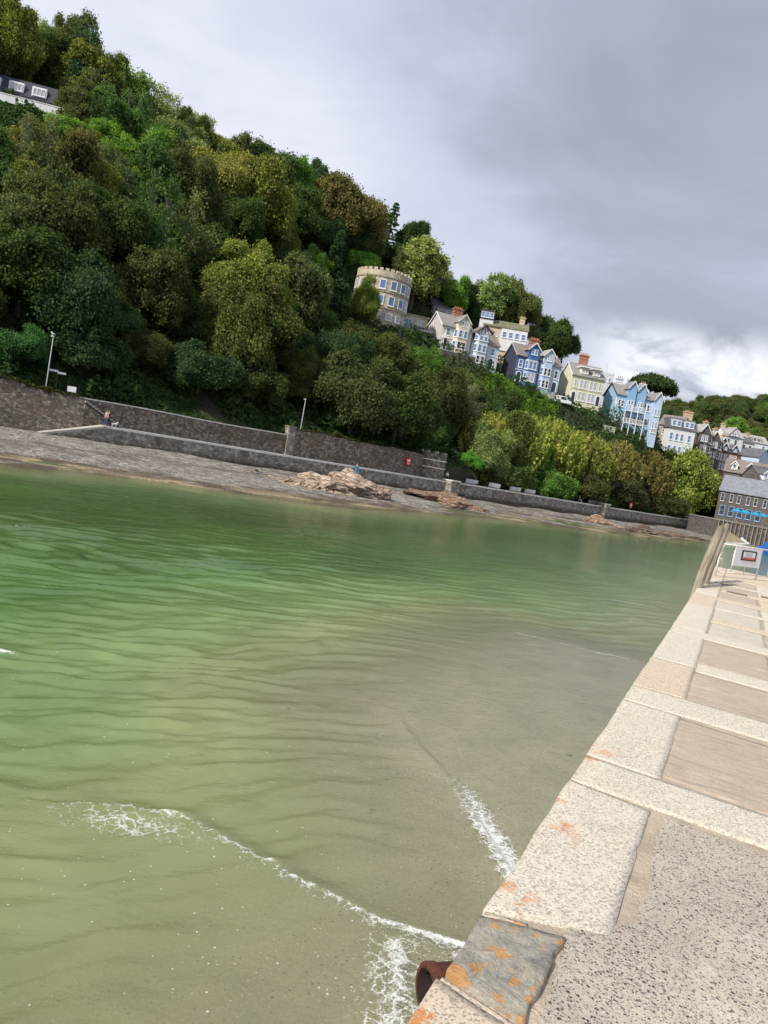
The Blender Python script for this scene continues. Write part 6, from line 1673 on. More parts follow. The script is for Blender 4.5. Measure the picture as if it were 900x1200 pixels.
def limbs(mb, lobes, base_h, r0, rr, top=None, sub=3):
    """trunk with forking limbs that run into each lobe"""
    zt = base_h
    mb.tube([(0, 0, -1.5), (0.05, 0.02, 0), (0.0, 0.08, zt * 0.6), (0.05, 0.0, zt)], [r0 * 1.35, r0 * 1.1, r0 * 0.85, r0 * 0.72], 8)
    for (cx, cy, cz, rx, ry, rz) in lobes:
        e = Vector((cx, cy, cz)); s = Vector((0.03, 0, zt * rr.uniform(0.75, 1.0)))
        mid = s.lerp(e, 0.5) + Vector((rr.uniform(-.3, .3), rr.uniform(-.3, .3), -0.15 * (e - s).length))
        mb.tube([s, mid, e], [r0 * 0.5, r0 * 0.32, r0 * 0.14], 6)
        for k in range(sub):
            a = rr.uniform(0, 6.28); el = rr.uniform(-0.2, 1.2)
            d = Vector((math.cos(a) * math.cos(el) * rx, math.sin(a) * math.cos(el) * ry, math.sin(el) * rz)) * rr.uniform(0.75, 1.0)
            st_ = mid.lerp(e, rr.uniform(0.3, 1.0))
            mb.tube([st_, st_.lerp(e + d, 0.55) + Vector((0, 0, 0.1)), e + d * 1.08], [r0 * 0.24, r0 * 0.14, r0 * 0.05], 4, cap=False)

PROTO = {}
def proto(kind, lobes, h, r0, crown_args, bark='bark', sub=6, seed=1, name='tree'):
    """base at z=0; crown radius about 5 m"""
    rr = random.Random(seed)
    cm = crown('crown', lobes, **crown_args)
    mb = MB(); limbs(mb, lobes, h, r0, rr, sub=sub)
    tm = mb.mesh('trunk', M[bark])
    c = np.empty(len(cm.vertices) * 3, np.float32); cm.vertices.foreach_get('co', c); c = c.reshape(-1, 3)
    zlo, zhi = np.percentile(c[:, 2], 3), np.percentile(c[:, 2], 99.3)
    rad_ = np.percentile(np.hypot(c[:, 0], c[:, 1]), 96)
    PROTO[kind] = dict(crown=cm, trunk=tm, r=float(rad_), zc=float((zlo + zhi) / 2), hz=float((zhi - zlo) / 2), name=name)

def rlobes(seed, n, R, zc, flat=0.85, rmin=0.42, rmax=0.62, spread=0.62):
    rr = random.Random(seed); L = [(rr.uniform(-.1, .1) * R, rr.uniform(-.1, .1) * R, zc, R * 0.66, R * 0.66, R * 0.64 * flat)]
    for k in range(n):   # small outer sprays that break the outline
        a = rr.uniform(0, 6.283); z = rr.uniform(-0.5, 0.95); q = R * math.sqrt(max(0.03, 1 - z * z)) * rr.uniform(0.78, 1.02); t = R * rr.uniform(0.16, 0.30)
        L.append((q * math.cos(a), q * math.sin(a), zc + z * R * flat * rr.uniform(0.85, 1.08), t, t, t * rr.uniform(0.8, 1.5)))
    for k in range(n):
        a = 6.283 * k / n + rr.uniform(-.4, .4); z = rr.uniform(-0.45, 0.62); s = rr.uniform(rmin, rmax)
        q = spread * R * math.sqrt(max(0.05, 1 - z * z)) * rr.uniform(0.85, 1.15)
        L.append((q * math.cos(a), q * math.sin(a), zc + z * R * flat * 0.8, R * s * rr.uniform(.85, 1.15), R * s * rr.uniform(.85, 1.15), R * s * flat * rr.uniform(0.75, 1.1)))
    return L
for k in range(4):
    proto(f'broad{k}', rlobes(10 + k, 9 + k % 2, 5.0, 4.7, 0.92), 2.8, 0.33, dict(per_lobe=38, per_cl=34, sig=0.42, size=0.235), seed=k, name='broadleaf_tree')
for k in range(2):
    proto(f'tall{k}', rlobes(30 + k, 9, 4.4, 6.2, 1.35), 3.2, 0.30, dict(per_lobe=36, per_cl=33, sig=0.42, size=0.23), seed=20 + k, name='broadleaf_tree')
for k in range(3):
    proto(f'bush{k}', rlobes(40 + k, 9, 5.0, 2.9, 0.72, 0.40, 0.6, 0.66), 1.0, 0.2, dict(per_lobe=38, per_cl=34, sig=0.36, size=0.22), seed=30 + k, name='bush')
for k in range(2):
    proto(f'sparse{k}', rlobes(50 + k, 9, 4.6, 6.8, 1.05, 0.34, 0.5, 0.66), 4.2, 0.20, dict(per_lobe=13, per_cl=11, sig=0.42, size=0.26, shell=(0.4, 1.05), fill=0.2), 'pale_bark', sub=9, seed=40 + k, name='thin_tree')
proto('feather', rlobes(60, 10, 4.6, 6.6, 1.2, 0.34, 0.52, 0.62), 3.6, 0.28, dict(per_lobe=34, per_cl=15, sig=0.30, size=0.27, droop=0.5, up=0.1), seed=50, name='willow_like_tree')
proto('syc', rlobes(90, 16, 5.0, 6.6, 1.28, 0.30, 0.48, 0.72), 2.6, 0.36, dict(per_lobe=48, per_cl=34, sig=0.36, size=0.21), seed=77, name='broadleaf_tree')
# weeping, upright-shooted promenade shrubs (tamarisk-like): fine upright sprays
def sprays(seed, R, H, n, size):
    rg = np.random.default_rng(seed)
    a = rg.uniform(0, 6.283, n); q = R * np.sqrt(rg.random(n)) ; bx_, by_ = q * np.cos(a), q * np.sin(a)
    ztop = H * np.clip(1 - (q / (R * 1.15)) ** 2.6, 0.06, 1) ** 0.4 * rg.uniform(0.72, 1.04, n)
    ln = rg.uniform(0.7, 1.9, n); m = 17
    tt = rg.random((n, m)); lean = rg.normal(size=(n, 2)) * 0.16 + np.stack([np.cos(a), np.sin(a)], 1) * 0.20 * (q / R)[:, None]
    z = ztop[:, None] - (1 - tt) * ln[:, None]
    x = bx_[:, None] + lean[:, 0:1] * tt * ln[:, None] + rg.normal(size=(n, m)) * 0.14 * (1.15 - tt); y = by_[:, None] + lean[:, 1:2] * tt * ln[:, None] + rg.normal(size=(n, m)) * 0.14 * (1.15 - tt)
    C = np.stack([x, y, z], -1).reshape(-1, 3); tone = np.repeat(rg.random(n), m)
    # the sides, down to the ground
    k2 = n * 8; a2 = rg.uniform(0, 6.283, k2); zz = rg.random(k2) ** 0.8 * H * 0.8; rr2 = R * np.sqrt(np.clip(1 - (zz / (H * 1.05)) ** 2, 0.05, 1)) * rg.uniform(0.72, 1.0, k2)
    C2 = np.stack([rr2 * np.cos(a2), rr2 * np.sin(a2), zz], -1); bl = np.sin(a2 * 7 + zz * 1.3) * 0.5 + 0.5
    N1 = rg.normal(size=(len(C), 3)); N2 = np.stack([np.cos(a2), np.sin(a2), 0.3 + 0 * a2], -1) + rg.normal(size=(k2, 3)) * 0.7
    C = np.concatenate([C, C2]); N_ = np.concatenate([N1, N2]); tone = np.concatenate([tone, bl * rg.random(k2)])
    S = size * rg.uniform(0.6, 1.4, len(C))
    return quads_mesh('crown', C, N_, S, tone, rg.random(len(C)), M['leaf'], 1.6)
for k in range(3):
    cm = sprays(70 + k, 4.6, 9.0, 900, 0.22)
    mb = MB(); rr = random.Random(k)
    for j in range(7):
        a = j * 0.9 + rr.uniform(-.3, .3); mb.tube([(0.3 * math.cos(a), 0.3 * math.sin(a), -1), (1.0 * math.cos(a), 1.0 * math.sin(a), 2.5), (2.6 * math.cos(a), 2.6 * math.sin(a), 6.5)], [0.15, 0.11, 0.03], 6)
    PROTO[f'tamarisk{k}'] = dict(crown=cm, trunk=mb.mesh('trunk', M['bark']), r=4.7, zc=4.6, hz=4.6, name='shrubby_tree')
# conifer: whorls of drooping boughs
def conifer_mesh(seed, H, R, n, size):
    rg = np.random.default_rng(seed); C, T = [], []
    for lv in range(16):
        z0 = 1.2 + (H - 1.2) * lv / 16; r = R * (1 - lv / 16) ** 0.9 + 0.15
        for b_ in range(7):
            a = rg.uniform(0, 6.283); L = r * rg.uniform(0.75, 1.12); m = int(n * L / R) + 4
            t = rg.random(m) ** 0.7; tone = rg.random()
            C.append(np.stack([np.cos(a) * L * t + rg.normal(size=m) * 0.12 * (1.2 - t), np.sin(a) * L * t + rg.normal(size=m) * 0.12 * (1.2 - t), z0 - 0.22 * L * t + 0.1 * L * t ** 3 + rg.normal(size=m) * 0.1], -1)); T.append(np.full(m, tone))
    C = np.concatenate(C); T = np.concatenate(T); N_ = rg.normal(size=C.shape) * 0.6 + np.array([0, 0, 1.0])
    return quads_mesh('crown', C, N_, size * rg.uniform(.6, 1.3, len(C)), T, rg.random(len(C)), M['leaf'], 2.0)
mb = MB(); mb.tube([(0, 0, -1), (0, 0, 5), (0, 0, 10.6)], [0.28, 0.18, 0.03], 8)
PROTO['conifer'] = dict(crown=conifer_mesh(3, 10.8, 3.0, 40, 0.26), trunk=mb.mesh('trunk', M['bark']), r=3.0, zc=5.6, hz=5.2, name='conifer')
# columnar cypress
cm = crown('crown', [(0, 0, 2 + k * 1.5, 1.5 - 0.17 * k, 1.5 - 0.17 * k, 1.6) for k in range(7)], per_lobe=48, per_cl=14, sig=0.22, size=0.25, up=0.2)
mb = MB(); mb.tube([(0, 0, -1), (0, 0, 11)], [0.3, 0.05], 8)
PROTO['column'] = dict(crown=cm, trunk=mb.mesh('trunk', M['bark']), r=1.7, zc=6.5, hz=6.2, name='columnar_tree')
# umbrella pine
pl = [(0, 0, 8.2, 3.6, 3.6, 1.5)] + [(3.2 * math.cos(k * .9), 3.2 * math.sin(k * .9), 7.4 + 0.3 * math.sin(k * 2), 1.9, 1.9, 1.1) for k in range(7)]
proto('pine', pl, 4.2, 0.4, dict(per_lobe=62, per_cl=17, sig=0.30, size=0.27, shell=(0.6, 1.0), fill=0.25), seed=80, sub=2, name='umbrella_pine')

HOUSES_PX = [(393, 312, 480, 384, 170), (466, 352, 515, 400, 172), (490, 345, 552, 425, 174), (546, 372, 592, 440, 177), (580, 385, 632, 468, 178), (626, 398, 660, 472, 179), (650, 405, 708, 488, 180), (698, 420, 772, 512, 182), (553, 348, 612, 392, 192),
             (500, 345, 530, 372, 192), (770, 488, 816, 526, 202), (812, 500, 865, 548, 212), (840, 505, 892, 540, 285), (840, 545, 900, 612, 180), (0, 80, 60, 126, 124), (376, 280, 388, 296, 184)]
def tree(kind, x, y, z, R, tint, label, group=None, hs=1.0, rz=None, cat=None, name=None):
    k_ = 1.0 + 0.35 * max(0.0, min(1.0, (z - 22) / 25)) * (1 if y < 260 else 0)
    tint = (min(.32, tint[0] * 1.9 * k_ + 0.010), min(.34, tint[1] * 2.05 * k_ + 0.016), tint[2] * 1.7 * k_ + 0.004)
    P = PROTO[kind]; s = R / P['r']
    e = empty(name or P['name'], (x, y, z), RNG.uniform(0, 6.28) if rz is None else rz, label, cat or ('bush' if P['name'] == 'bush' else 'tree'), group)
    e.scale = (s * RNG.uniform(0.9, 1.12), s * RNG.uniform(0.9, 1.12), s * hs)
    e.rotation_euler = (RNG.normal() * 0.05, RNG.normal() * 0.05, e.rotation_euler[2])
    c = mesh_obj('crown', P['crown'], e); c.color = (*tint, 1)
    mesh_obj('trunk', P['trunk'], e)
    return e
def tree_px(kind, px, py, wpx, tint, label, hs=1.0, group=None, ymin=0, ymax=999, sink=0.0, **k):
    """stand a tree on the hill so that its crown shows at picture point (px, py), wpx wide"""
    P = PROTO[kind]; d = ray(px, py); u = d[0] / d[1]
    y0 = max(ymin, quay_D(u) + 5.0); best = None
    Y = y0
    while Y < min(ymax, 420):
        R = wpx * 0.5 * Y / F
        zc = EYE + d[2] / d[1] * Y
        base = zc - P['zc'] * (R / P['r']) * hs
        g = hill(u * Y, Y)
        if best is None or abs(base - g) < best[0]: best = (abs(base - g), Y, R, base, g)
        if base <= g: break
        Y += 1.0
    _, Y, R, base, g = best
    # keep the crown where it is seen; the trunk reaches down into the slope
    z = base if abs(base - g) < 3.0 else (base if base < g else base)
    t = tree(kind, u * Y, Y, z, R, tint, label, group, hs, **k)
    if base > g + 0.8:   # stretch the trunk to the ground
        tr = [c for c in t.children if c.name.startswith('trunk')][0]
        s = R / P['r'] * hs; drop = (base - g) / s
        tr.scale = (1, 1, 1)
        tr.location = (0, 0, 0)
        mb = MB(); mb.tube([(0, 0, -drop - 1.0), (0, 0, 0.2)], [0.42, 0.36], 8); mb.build('stem', M['bark'], tr)
    return t, Y

DK = (0.030, 0.042, 0.018); DK2 = (0.024, 0.040, 0.024); OL = (0.075, 0.075, 0.024); OL2 = (0.095, 0.088, 0.030); BR = (0.062, 0.052, 0.026); BR2 = (0.042, 0.046, 0.022)
GR = (0.050, 0.090, 0.022); GR2 = (0.075, 0.125, 0.030); LG = (0.13, 0.18, 0.035); YG = (0.22, 0.22, 0.04); GG = (0.085, 0.10, 0.055); GY = (0.11, 0.115, 0.08); BK = (0.018, 0.028, 0.014)
T_ = [
 # skyline, from the corner down to the umbrella pine
 ('tall0', 14, 36, 62, OL, 'olive tree at the top corner of the wooded hill'), ('broad0', 52, 62, 58, DK, 'dark tree behind the mansard house roof'), ('sparse0', 82, 62, 46, GY, 'thin grey-green tree on the skyline above the mansard house'),
 ('feather', 106, 90, 62, OL, 'olive tree on the skyline beyond the thin grey one'), ('sparse1', 60, 38, 40, GG, 'thin wispy tree just under the top corner skyline'), ('sparse1', 146, 98, 66, (0.07, 0.10, 0.03), 'loose fresh green tree on the upper skyline'), ('broad3', 150, 132, 44, BR2, 'brownish tree below the fresh green skyline tree'),
 ('sparse0', 204, 132, 46, GY, 'bare-limbed thin tree silhouetted on the upper skyline'), ('sparse1', 236, 150, 44, GY, 'second bare-limbed thin tree lower on the skyline'), ('sparse0', 178, 122, 58, GG, 'grey-green tree between the fresh green and the bare skyline trees'), ('broad1', 208, 166, 60, GG, 'grey-green tree below the two bare skyline trees'),
 ('sparse0', 166, 128, 40, BR2, 'twiggy brown tree in front of the upper skyline'), ('feather', 258, 178, 50, OL, 'olive tree under the second bare skyline tree'), ('broad3', 282, 190, 52, BR2, 'brown-green tree breaking the skyline above the olive wood'),
 ('broad0', 318, 204, 60, DK, 'dark tree on the mid skyline'), ('tall1', 346, 218, 42, GR, 'green tree standing beside the copper beech'), ('tall0', 376, 216, 40, DK2, 'dark blue-green tree poking above the copper beech'),
 ('broad1', 406, 246, 72, BR, 'round copper beech on the skyline'), ('conifer', 455, 266, 36, DK2, 'spiky dark conifer on the skyline left of the feathery tree'), ('broad2', 487, 277, 32, BK, 'dark round tree behind the feathery light tree'),
 ('feather', 489, 312, 62, (0.115, 0.165, 0.055), 'feathery light green tree above the stone annex'), ('sparse1', 516, 326, 40, GY, 'almost leafless grey tree between the feathery tree and the cottage'), ('broad3', 530, 340, 36, GR, 'green tree above the grey cottage'), ('broad0', 546, 345, 26, BK, 'very dark tree beside the glazed top storey'),
 ('feather', 577, 346, 48, (0.085, 0.11, 0.05), 'airy green tree behind the long mossy roof'), ('broad1', 606, 357, 44, (0.05, 0.055, 0.025), 'dark olive tree over the end of the mossy roof'), ('sparse0', 625, 385, 28, GG, 'small thin tree beside the big red chimney'), ('broad2', 645, 393, 42, DK, 'dark tree behind the deep blue house'), ('broad3', 662, 402, 26, BK, 'small dark tree behind the striped chimney'),
 ('pine', 760, 447, 50, (0.022, 0.034, 0.016), 'dark flat-topped umbrella pine on the skyline past the terrace'),
 # upper hillside
 ('bush0', 86, 152, 54, GR2, 'bright green bush below the mansard house garden'), ('bush1', 122, 166, 66, GR2, 'bright green bush cluster on the upper slope'), ('broad1', 86, 112, 30, DK, 'dark tree beside the end of the mansard house'),
 ('broad3', 96, 128, 50, BR2, 'dull brown tree above the bright bushes'), ('broad0', 120, 128, 46, DK, 'dark tree above the bright green bush cluster'), ('broad2', 142, 122, 40, GR, 'round mid green tree on the upper slope'),
 ('broad0', 190, 186, 62, GR, 'leafy green tree rising out of the middle of the wood'), ('broad1', 156, 206, 44, (0.10, 0.14, 0.028), 'green tree with a yellow top in the middle of the wood'), ('broad2', 26, 178, 60, OL2, 'broad olive-gold tree below the mansard house'), ('broad3', 62, 190, 82, BR, 'rust-tinged tree in the olive-gold wood'),
 ('broad0', 100, 210, 66, OL, 'olive tree beside the rust-tinged one'), ('tall1', 186, 272, 34, LG, 'small bright yellow-green tree glowing in the dark wood'), ('broad1', 258, 206, 78, OL2, 'large olive-gold tree under the skyline'), ('broad2', 306, 232, 78, OL, 'broad olive-brown tree next to the large olive-gold one'),
 ('broad3', 226, 232, 60, BR2, 'brown tree between the bright green tree and the olive-gold one'), ('broad0', 350, 246, 56, DK, 'dark tree below the green tree by the beech'), ('broad1', 376, 268, 46, DK2, 'dark tree at the foot of the copper beech'), ('broad2', 426, 276, 44, DK, 'dark tree between the beech and the conifer'),
 ('bush0', 424, 302, 42, (0.06, 0.13, 0.025), 'bright green bush above the round tower house'), ('column', 396, 322, 26, (0.022, 0.035, 0.022), 'dark column of cypress beside the round tower house'), ('tall0', 367, 312, 34, GR, 'mid green tree below the white-roofed cottage'), ('tall1', 428, 345, 32, (0.085, 0.10, 0.03), 'slim tree growing in front of the round tower house'),
 ('bush1', 462, 300, 30, DK2, 'dark bush under the conifer'), ('broad2', 20, 232, 76, OL, 'olive tree at the frame edge of the mid slope'), ('broad3', 74, 262, 84, BR2, 'brown-green tree in the shaded mid slope'), ('broad0', 128, 262, 80, DK, 'dark tree filling the shaded mid slope'),
 ('broad1', 178, 330, 84, BR2, 'brown-tinged dark tree low on the slope under the yellow-green one'), ('broad2', 232, 288, 70, DK, 'dark tree uphill of the great sycamore'), ('syc', 298, 338, 106, (0.100, 0.108, 0.034), 'great spreading sycamore with sunlit yellow-green top'), ('broad3', 296, 370, 100, (0.05, 0.05, 0.022), 'dark lower boughs tree under the great sycamore'),  # lower-boughs crown: dark tint paints the shaded underside of the same sycamore
 ('broad0', 352, 322, 52, DK2, 'dark tree beside the great sycamore'), ('bush2', 366, 372, 60, (0.05, 0.075, 0.03), 'green bush on the slope below the round tower house'), ('bush1', 410, 400, 70, BR2, 'brown-green bush below the round tower house'), ('bush0', 452, 410, 62, (0.055, 0.06, 0.025), 'olive bush under the stone annex'),
 ('bush2', 498, 425, 56, GR, 'green bush below the cream villa'), ('broad1', 30, 310, 96, DK, 'large dark tree above the old wall'), ('broad2', 92, 340, 92, DK2, 'dark ivy-clad tree above the stone steps'), ('bush0', 24, 400, 70, (0.032, 0.075, 0.032), 'ivy-green bush above the old wall by the tall lamp post'),
 ('bush1', 104, 402, 80, DK2, 'dark ivy bush behind the notice board'), ('bush2', 168, 402, 66, BR2, 'brown-green bush behind the retaining wall by the walkers'), ('bush0', 236, 428, 84, DK2, 'dark green bush behind the retaining wall, mid-way along'), ('bush1', 300, 446, 74, DK, 'dark bush behind the wall short of the end pier'),
 ('bush2', 222, 372, 70, (0.03, 0.05, 0.025), 'shadowy bush on the dark slope beneath the trees'), ('bush0', 130, 372, 70, (0.03, 0.055, 0.028), 'shadowy ivy bush on the slope above the walkers'),
 ('broad3', 420, 452, 76, (0.040, 0.048, 0.025), 'dull brown tree behind the higher wall'), ('bush1', 360, 432, 76, (0.040, 0.045, 0.022), 'brown bush uphill of the lamp post by the end pier'), ('bush0', 397, 486, 44, (0.03, 0.055, 0.025), 'dark bush behind the top of the higher wall'), ('tall1', 410, 474, 26, (0.04, 0.10, 0.022), 'slim ivy-bright shrub behind the higher wall'),
 ('broad2', 468, 470, 70, DK, 'dark tree behind the wall near the turret'), ('broad0', 512, 462, 66, BR2, 'twiggy brown tree uphill of the turret'), ('bush2', 540, 452, 56, (0.05, 0.065, 0.028), 'olive green bush on the slope under the ice-blue villa'), ('sparse0', 545, 470, 50, GY, 'bare twiggy tree on the slope above the turret'),
 ('bush1', 590, 474, 60, DK, 'dark hedge-like bush under the deep blue house'), ('bush0', 550, 500, 50, DK, 'dark bush behind the turret'), ('tall0', 578, 524, 52, (0.10, 0.12, 0.055), 'grey-green willow-like tree behind the first benches'),
 ('bush2', 551, 538, 28, (0.07, 0.17, 0.03), 'vivid ivy bush beside the turret'),
]
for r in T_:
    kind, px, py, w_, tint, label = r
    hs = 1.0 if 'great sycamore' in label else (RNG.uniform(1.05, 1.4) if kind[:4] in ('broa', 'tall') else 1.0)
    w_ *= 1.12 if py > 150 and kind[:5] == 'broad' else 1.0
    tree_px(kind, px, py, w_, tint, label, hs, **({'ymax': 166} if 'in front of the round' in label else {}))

# promenade trees, one row behind the sea wall
def prom_tree(kind, px, ptop, wpx, off, tint, label, hs=1.0):
    t = quay_t_px(px); q = quay_at(t, off); P = PROTO[kind]
    R = wpx * 0.57 * q.y / F
    base = 2.3
    top = EYE + ray(px, ptop)[2] / ray(px, ptop)[1] * q.y
    s = R / P['r']; H = (P['zc'] + P['hz']) * s
    # place on the line of sight through the picture column of its crown
    e = tree(kind, q.x, q.y, base - 0.2, R, tint, label, 'trees along the promenade', max(0.5, (top - base) / H))
    return e
prom_tree('tamarisk0', 603, 486, 62, 9.0, (0.165, 0.185, 0.05), 'yellow-green feathery tree at the turret end of the promenade row')
prom_tree('tamarisk1', 640, 484, 72, 10.0, (0.14, 0.165, 0.046), 'tall yellow-green feathery tree under the parked van')
prom_tree('tamarisk2', 682, 494, 74, 10.0, (0.15, 0.16, 0.046), 'golden-green feathery tree below the lemon house')
prom_tree('tamarisk0', 722, 510, 66, 9.0, (0.13, 0.125, 0.044), 'olive-gold feathery tree below the sky blue terrace')
prom_tree('tamarisk1', 757, 520, 62, 9.0, (0.115, 0.098, 0.042), 'rust-gold feathery tree under the end of the sky blue terrace')
prom_tree('tamarisk2', 786, 530, 58, 8.0, (0.10, 0.08, 0.038), 'brown feathery tree below the white dormered house')
prom_tree('broad1', 822, 535, 68, 7.0, (0.12, 0.135, 0.038), 'dense tree with a yellow-green top at the harbour end of the row', 1.0)
prom_tree('bush1', 622, 546, 60, 6.0, (0.055, 0.075, 0.03), 'dark green bush low behind the third bench')
prom_tree('bush0', 664, 548, 62, 6.5, (0.06, 0.11, 0.03), 'mid green bush low behind the leaning person')
prom_tree('bush2', 706, 558, 62, 6.0, (0.05, 0.045, 0.025), 'dark brown bush behind the middle granite pillar')
prom_tree('bush1', 750, 566, 60, 6.0, (0.045, 0.04, 0.024), 'dark brown bush behind the red cabinet on its post')
prom_tree('bush0', 792, 576, 60, 5.5, (0.045, 0.04, 0.022), 'dark brown bush behind the pillar nearest the harbour')
prom_tree('broad2', 833, 566, 44, 5.0, (0.05, 0.04, 0.022), 'dark rounded tree ending the promenade row by the quayside building')

# filler: the mass of dark trees between those that can be told apart
cands = 0; tries = 0
LB = 'dark green tree lost among others in the shaded hillside wood'
while cands < 105 and tries < 4000:
    tries += 1
    u = RNG.uniform(-0.62, 0.14); f = RNG.random()
    dw = quay_D(u); ds = interp(RIDGE, u, 1)
    Y = dw + 9 + (ds - dw - 6) * f; x = u * Y; z = hill(x, Y)
    R = RNG.uniform(2.6, 4.6)
    p = proj(x, Y, z + R * 1.1); top = proj(x, Y, z + R * 2.1)
    rp = R * F / Y
    if p[0] < -60 or p[0] > 700: continue
    if p[0] < 340 and p[1] > 372 and RNG.random() < 0.85: continue
    bad = False
    for (a, b, c, d_, yy) in HOUSES_PX:
        if Y < yy + 6 and p[0] + rp > a - 2 and p[0] - rp < c + 2 and top[1] < d_ and p[1] + rp > b - 4: bad = True; break
        if abs(Y - yy) < 14 and a - 14 < p[0] < c + 14 and b - 25 < p[1] < d_ + 25: bad = True; break
    if bad: continue
    # nothing above the skyline
    d = ray(*top); sky_y = np.interp(top[0], [0, 45, 100, 150, 200, 240, 330, 420, 500, 560, 620, 680, 770], [0, 14, 62, 85, 112, 140, 192, 222, 268, 326, 350, 396, 440])
    if top[1] < sky_y + 8: continue
    kind = ('broad0', 'broad1', 'broad2', 'broad3', 'tall0', 'tall1', 'syc', 'feather', 'sparse0', 'bush0', 'bush1', 'sparse1')[RNG.integers(0, 12)]
    tint = (DK, DK2, BR2, (0.045, 0.055, 0.02), (0.035, 0.06, 0.025), (0.055, 0.065, 0.024), (0.06, 0.07, 0.035))[RNG.integers(0, 7)]
    tree(kind, x, Y, z - 0.6, R, tint, LB, 'dark trees of the hillside wood', RNG.uniform(1.0, 1.6), name='broadleaf_tree', cat='tree')
    cands += 1
# far wood across the valley
LB2 = 'dark rounded tree in the wood covering the far hill'
n = 0; tries = 0
while n < 115 and tries < 5000:
    tries += 1
    u = RNG.uniform(0.27, 0.60); Y = 330 + 190 * RNG.random(); x = u * Y; z = far_hill_z(x, Y)
    R = RNG.uniform(5.0, 8.5); p = proj(x, Y, z + R)
    if p[0] < 755 or p[0] > 930 or p[1] > 545 or (p[1] > 505 and Y < 345): continue
    kind = ('broad0', 'broad1', 'broad2', 'broad3')[RNG.integers(0, 4)]
    tint = ((0.035, 0.045, 0.022), (0.045, 0.06, 0.026), (0.055, 0.05, 0.028), (0.04, 0.055, 0.03), (0.06, 0.085, 0.03))[RNG.integers(0, 5)]
    tree(kind, x, Y, z - 2, R, tint, LB2, 'trees of the far hill wood', name='broadleaf_tree', cat='tree'); n += 1
for px, py, w_, Y, tint, lb in [(862, 497, 24, 330, (0.09, 0.15, 0.04), 'bright green round tree on the far hill above the white row'), (896, 525, 24, 310, (0.06, 0.10, 0.03), 'green tree beside the last house of the far white row'), (893, 548, 34, 262, (0.07, 0.12, 0.035), 'light green tree above the dark town house'), (893, 536, 26, 275, (0.05, 0.08, 0.028), 'mid green tree at the frame edge beyond the slate-hung house'), (895, 514, 26, 320, (0.05, 0.06, 0.025), 'dark tree at the frame edge above the white row')]:
    p = at_depth(px, py, Y); R = w_ * 0.5 * Y / F
    tree('broad1', p.x, Y, p.z - PROTO['broad1']['zc'] * R / PROTO['broad1']['r'], R, tint, lb)

# ivy, bramble and ground cover on the slope
N_ = 190000
u = RNG.uniform(-0.64, 0.36, N_ * 2); f = RNG.random(N_ * 2) ** 1.2
P_, Nn_, T2 = [], [], []
pts = []
for i in range(0, N_ * 2):
    if len(pts) >= N_: break
    uu = u[i]; dw = quay_D(uu); Y = dw + 5.2 + f[i] * 85; x = uu * Y
    pts.append((x, Y))
A = np.array(pts)
hz = np.array([hill(a, b) for a, b in pts])
uu = A[:, 0] / A[:, 1]
cl = fbm(A[:, 0], A[:, 1], 0.35, 3, 5)
clump = np.clip((cl - 0.35) * 3.2, 0.05, 2.0)
hz = hz + RNG.random(len(A)) ** 0.7 * clump * 2.3 - 0.1
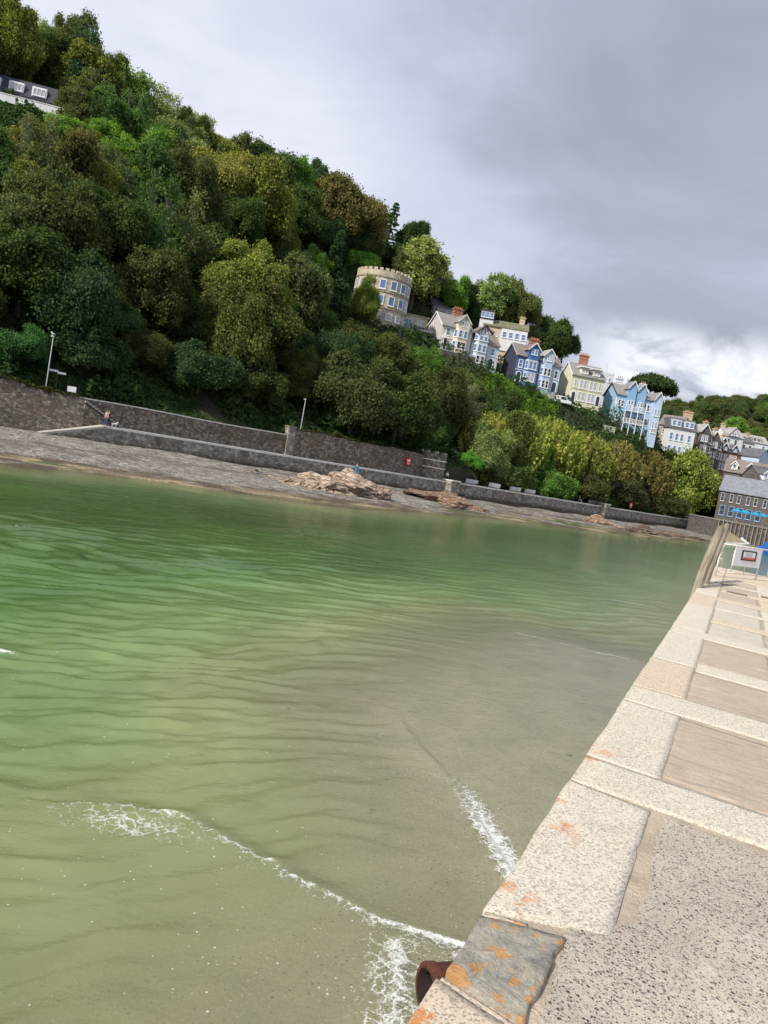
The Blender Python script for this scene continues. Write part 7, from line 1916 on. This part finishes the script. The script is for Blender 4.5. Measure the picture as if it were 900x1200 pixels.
# keep the road in front of the houses clear
shelfd = np.array([interp(SHELF, q, 1) for q in uu])
keep = ~((np.abs(A[:, 1] - shelfd - 4.5) < 5.5) & (uu > -0.06) & (uu < 0.34))
A = A[keep]; hz = hz[keep]; cl = cl[keep]; uu = uu[keep]
C = np.stack([A[:, 0], A[:, 1], hz], -1)
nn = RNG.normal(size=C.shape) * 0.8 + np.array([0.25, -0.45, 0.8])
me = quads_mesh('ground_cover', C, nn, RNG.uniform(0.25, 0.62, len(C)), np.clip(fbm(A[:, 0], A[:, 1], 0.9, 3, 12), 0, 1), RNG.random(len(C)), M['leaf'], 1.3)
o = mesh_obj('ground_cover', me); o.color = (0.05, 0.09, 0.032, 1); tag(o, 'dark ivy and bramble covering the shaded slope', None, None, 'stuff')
# bright green creeper below the road of the terrace
A = []
for i in range(26000):
    k = RNG.random(); px = 566 + (652 - 566) * k; py = 437 + (474 - 437) * k + RNG.uniform(-2, 26) * (1 - 0.2 * k)
    uu = ray(px, py)[0] / ray(px, py)[1]; Y = interp(SHELF, uu, 1) - 3.6 - RNG.random() * 10
    A.append((uu * Y, Y))
A = np.array(A); hz = np.array([hill(a, b) for a, b in A]); cl = fbm(A[:, 0], A[:, 1], 0.6, 3, 44)
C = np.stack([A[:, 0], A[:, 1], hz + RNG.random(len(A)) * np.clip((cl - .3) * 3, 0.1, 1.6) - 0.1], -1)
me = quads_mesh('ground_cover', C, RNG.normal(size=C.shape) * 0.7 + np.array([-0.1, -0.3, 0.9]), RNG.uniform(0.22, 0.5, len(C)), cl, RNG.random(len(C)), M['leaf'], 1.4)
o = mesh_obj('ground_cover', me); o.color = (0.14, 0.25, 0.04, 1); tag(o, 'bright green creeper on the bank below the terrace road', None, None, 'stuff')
# ragged weeds along the tops of the old wall and the higher wall
A = []
for i in range(9000):
    t = RNG.uniform(-QB + 4, T_ST0) if i % 2 else RNG.uniform(T_PIL + 1, T_TURRET - 3)
    q = quay_at(t, RNG.uniform(2.2, 4.2) if i % 2 else RNG.uniform(3.0, 4.2)); zz = (topz3(t) if i % 2 else topz2(t)) - 0.1 + RNG.random() ** 2 * 0.9 * max(0, noise.noise(Vector((t * 0.4, 0, 7))) + 0.35)
    A.append((q.x, q.y, zz))
C = np.array(A)
me = quads_mesh('weeds', C, RNG.normal(size=C.shape) + np.array([0, 0, .6]), RNG.uniform(0.15, 0.36, len(C)), RNG.random(len(C)), RNG.random(len(C)), M['leaf'], 1.8)
o = mesh_obj('weeds', me); o.color = (0.055, 0.06, 0.025, 1); tag(o, 'weeds along the tops of the stone walls', None, None, 'stuff')
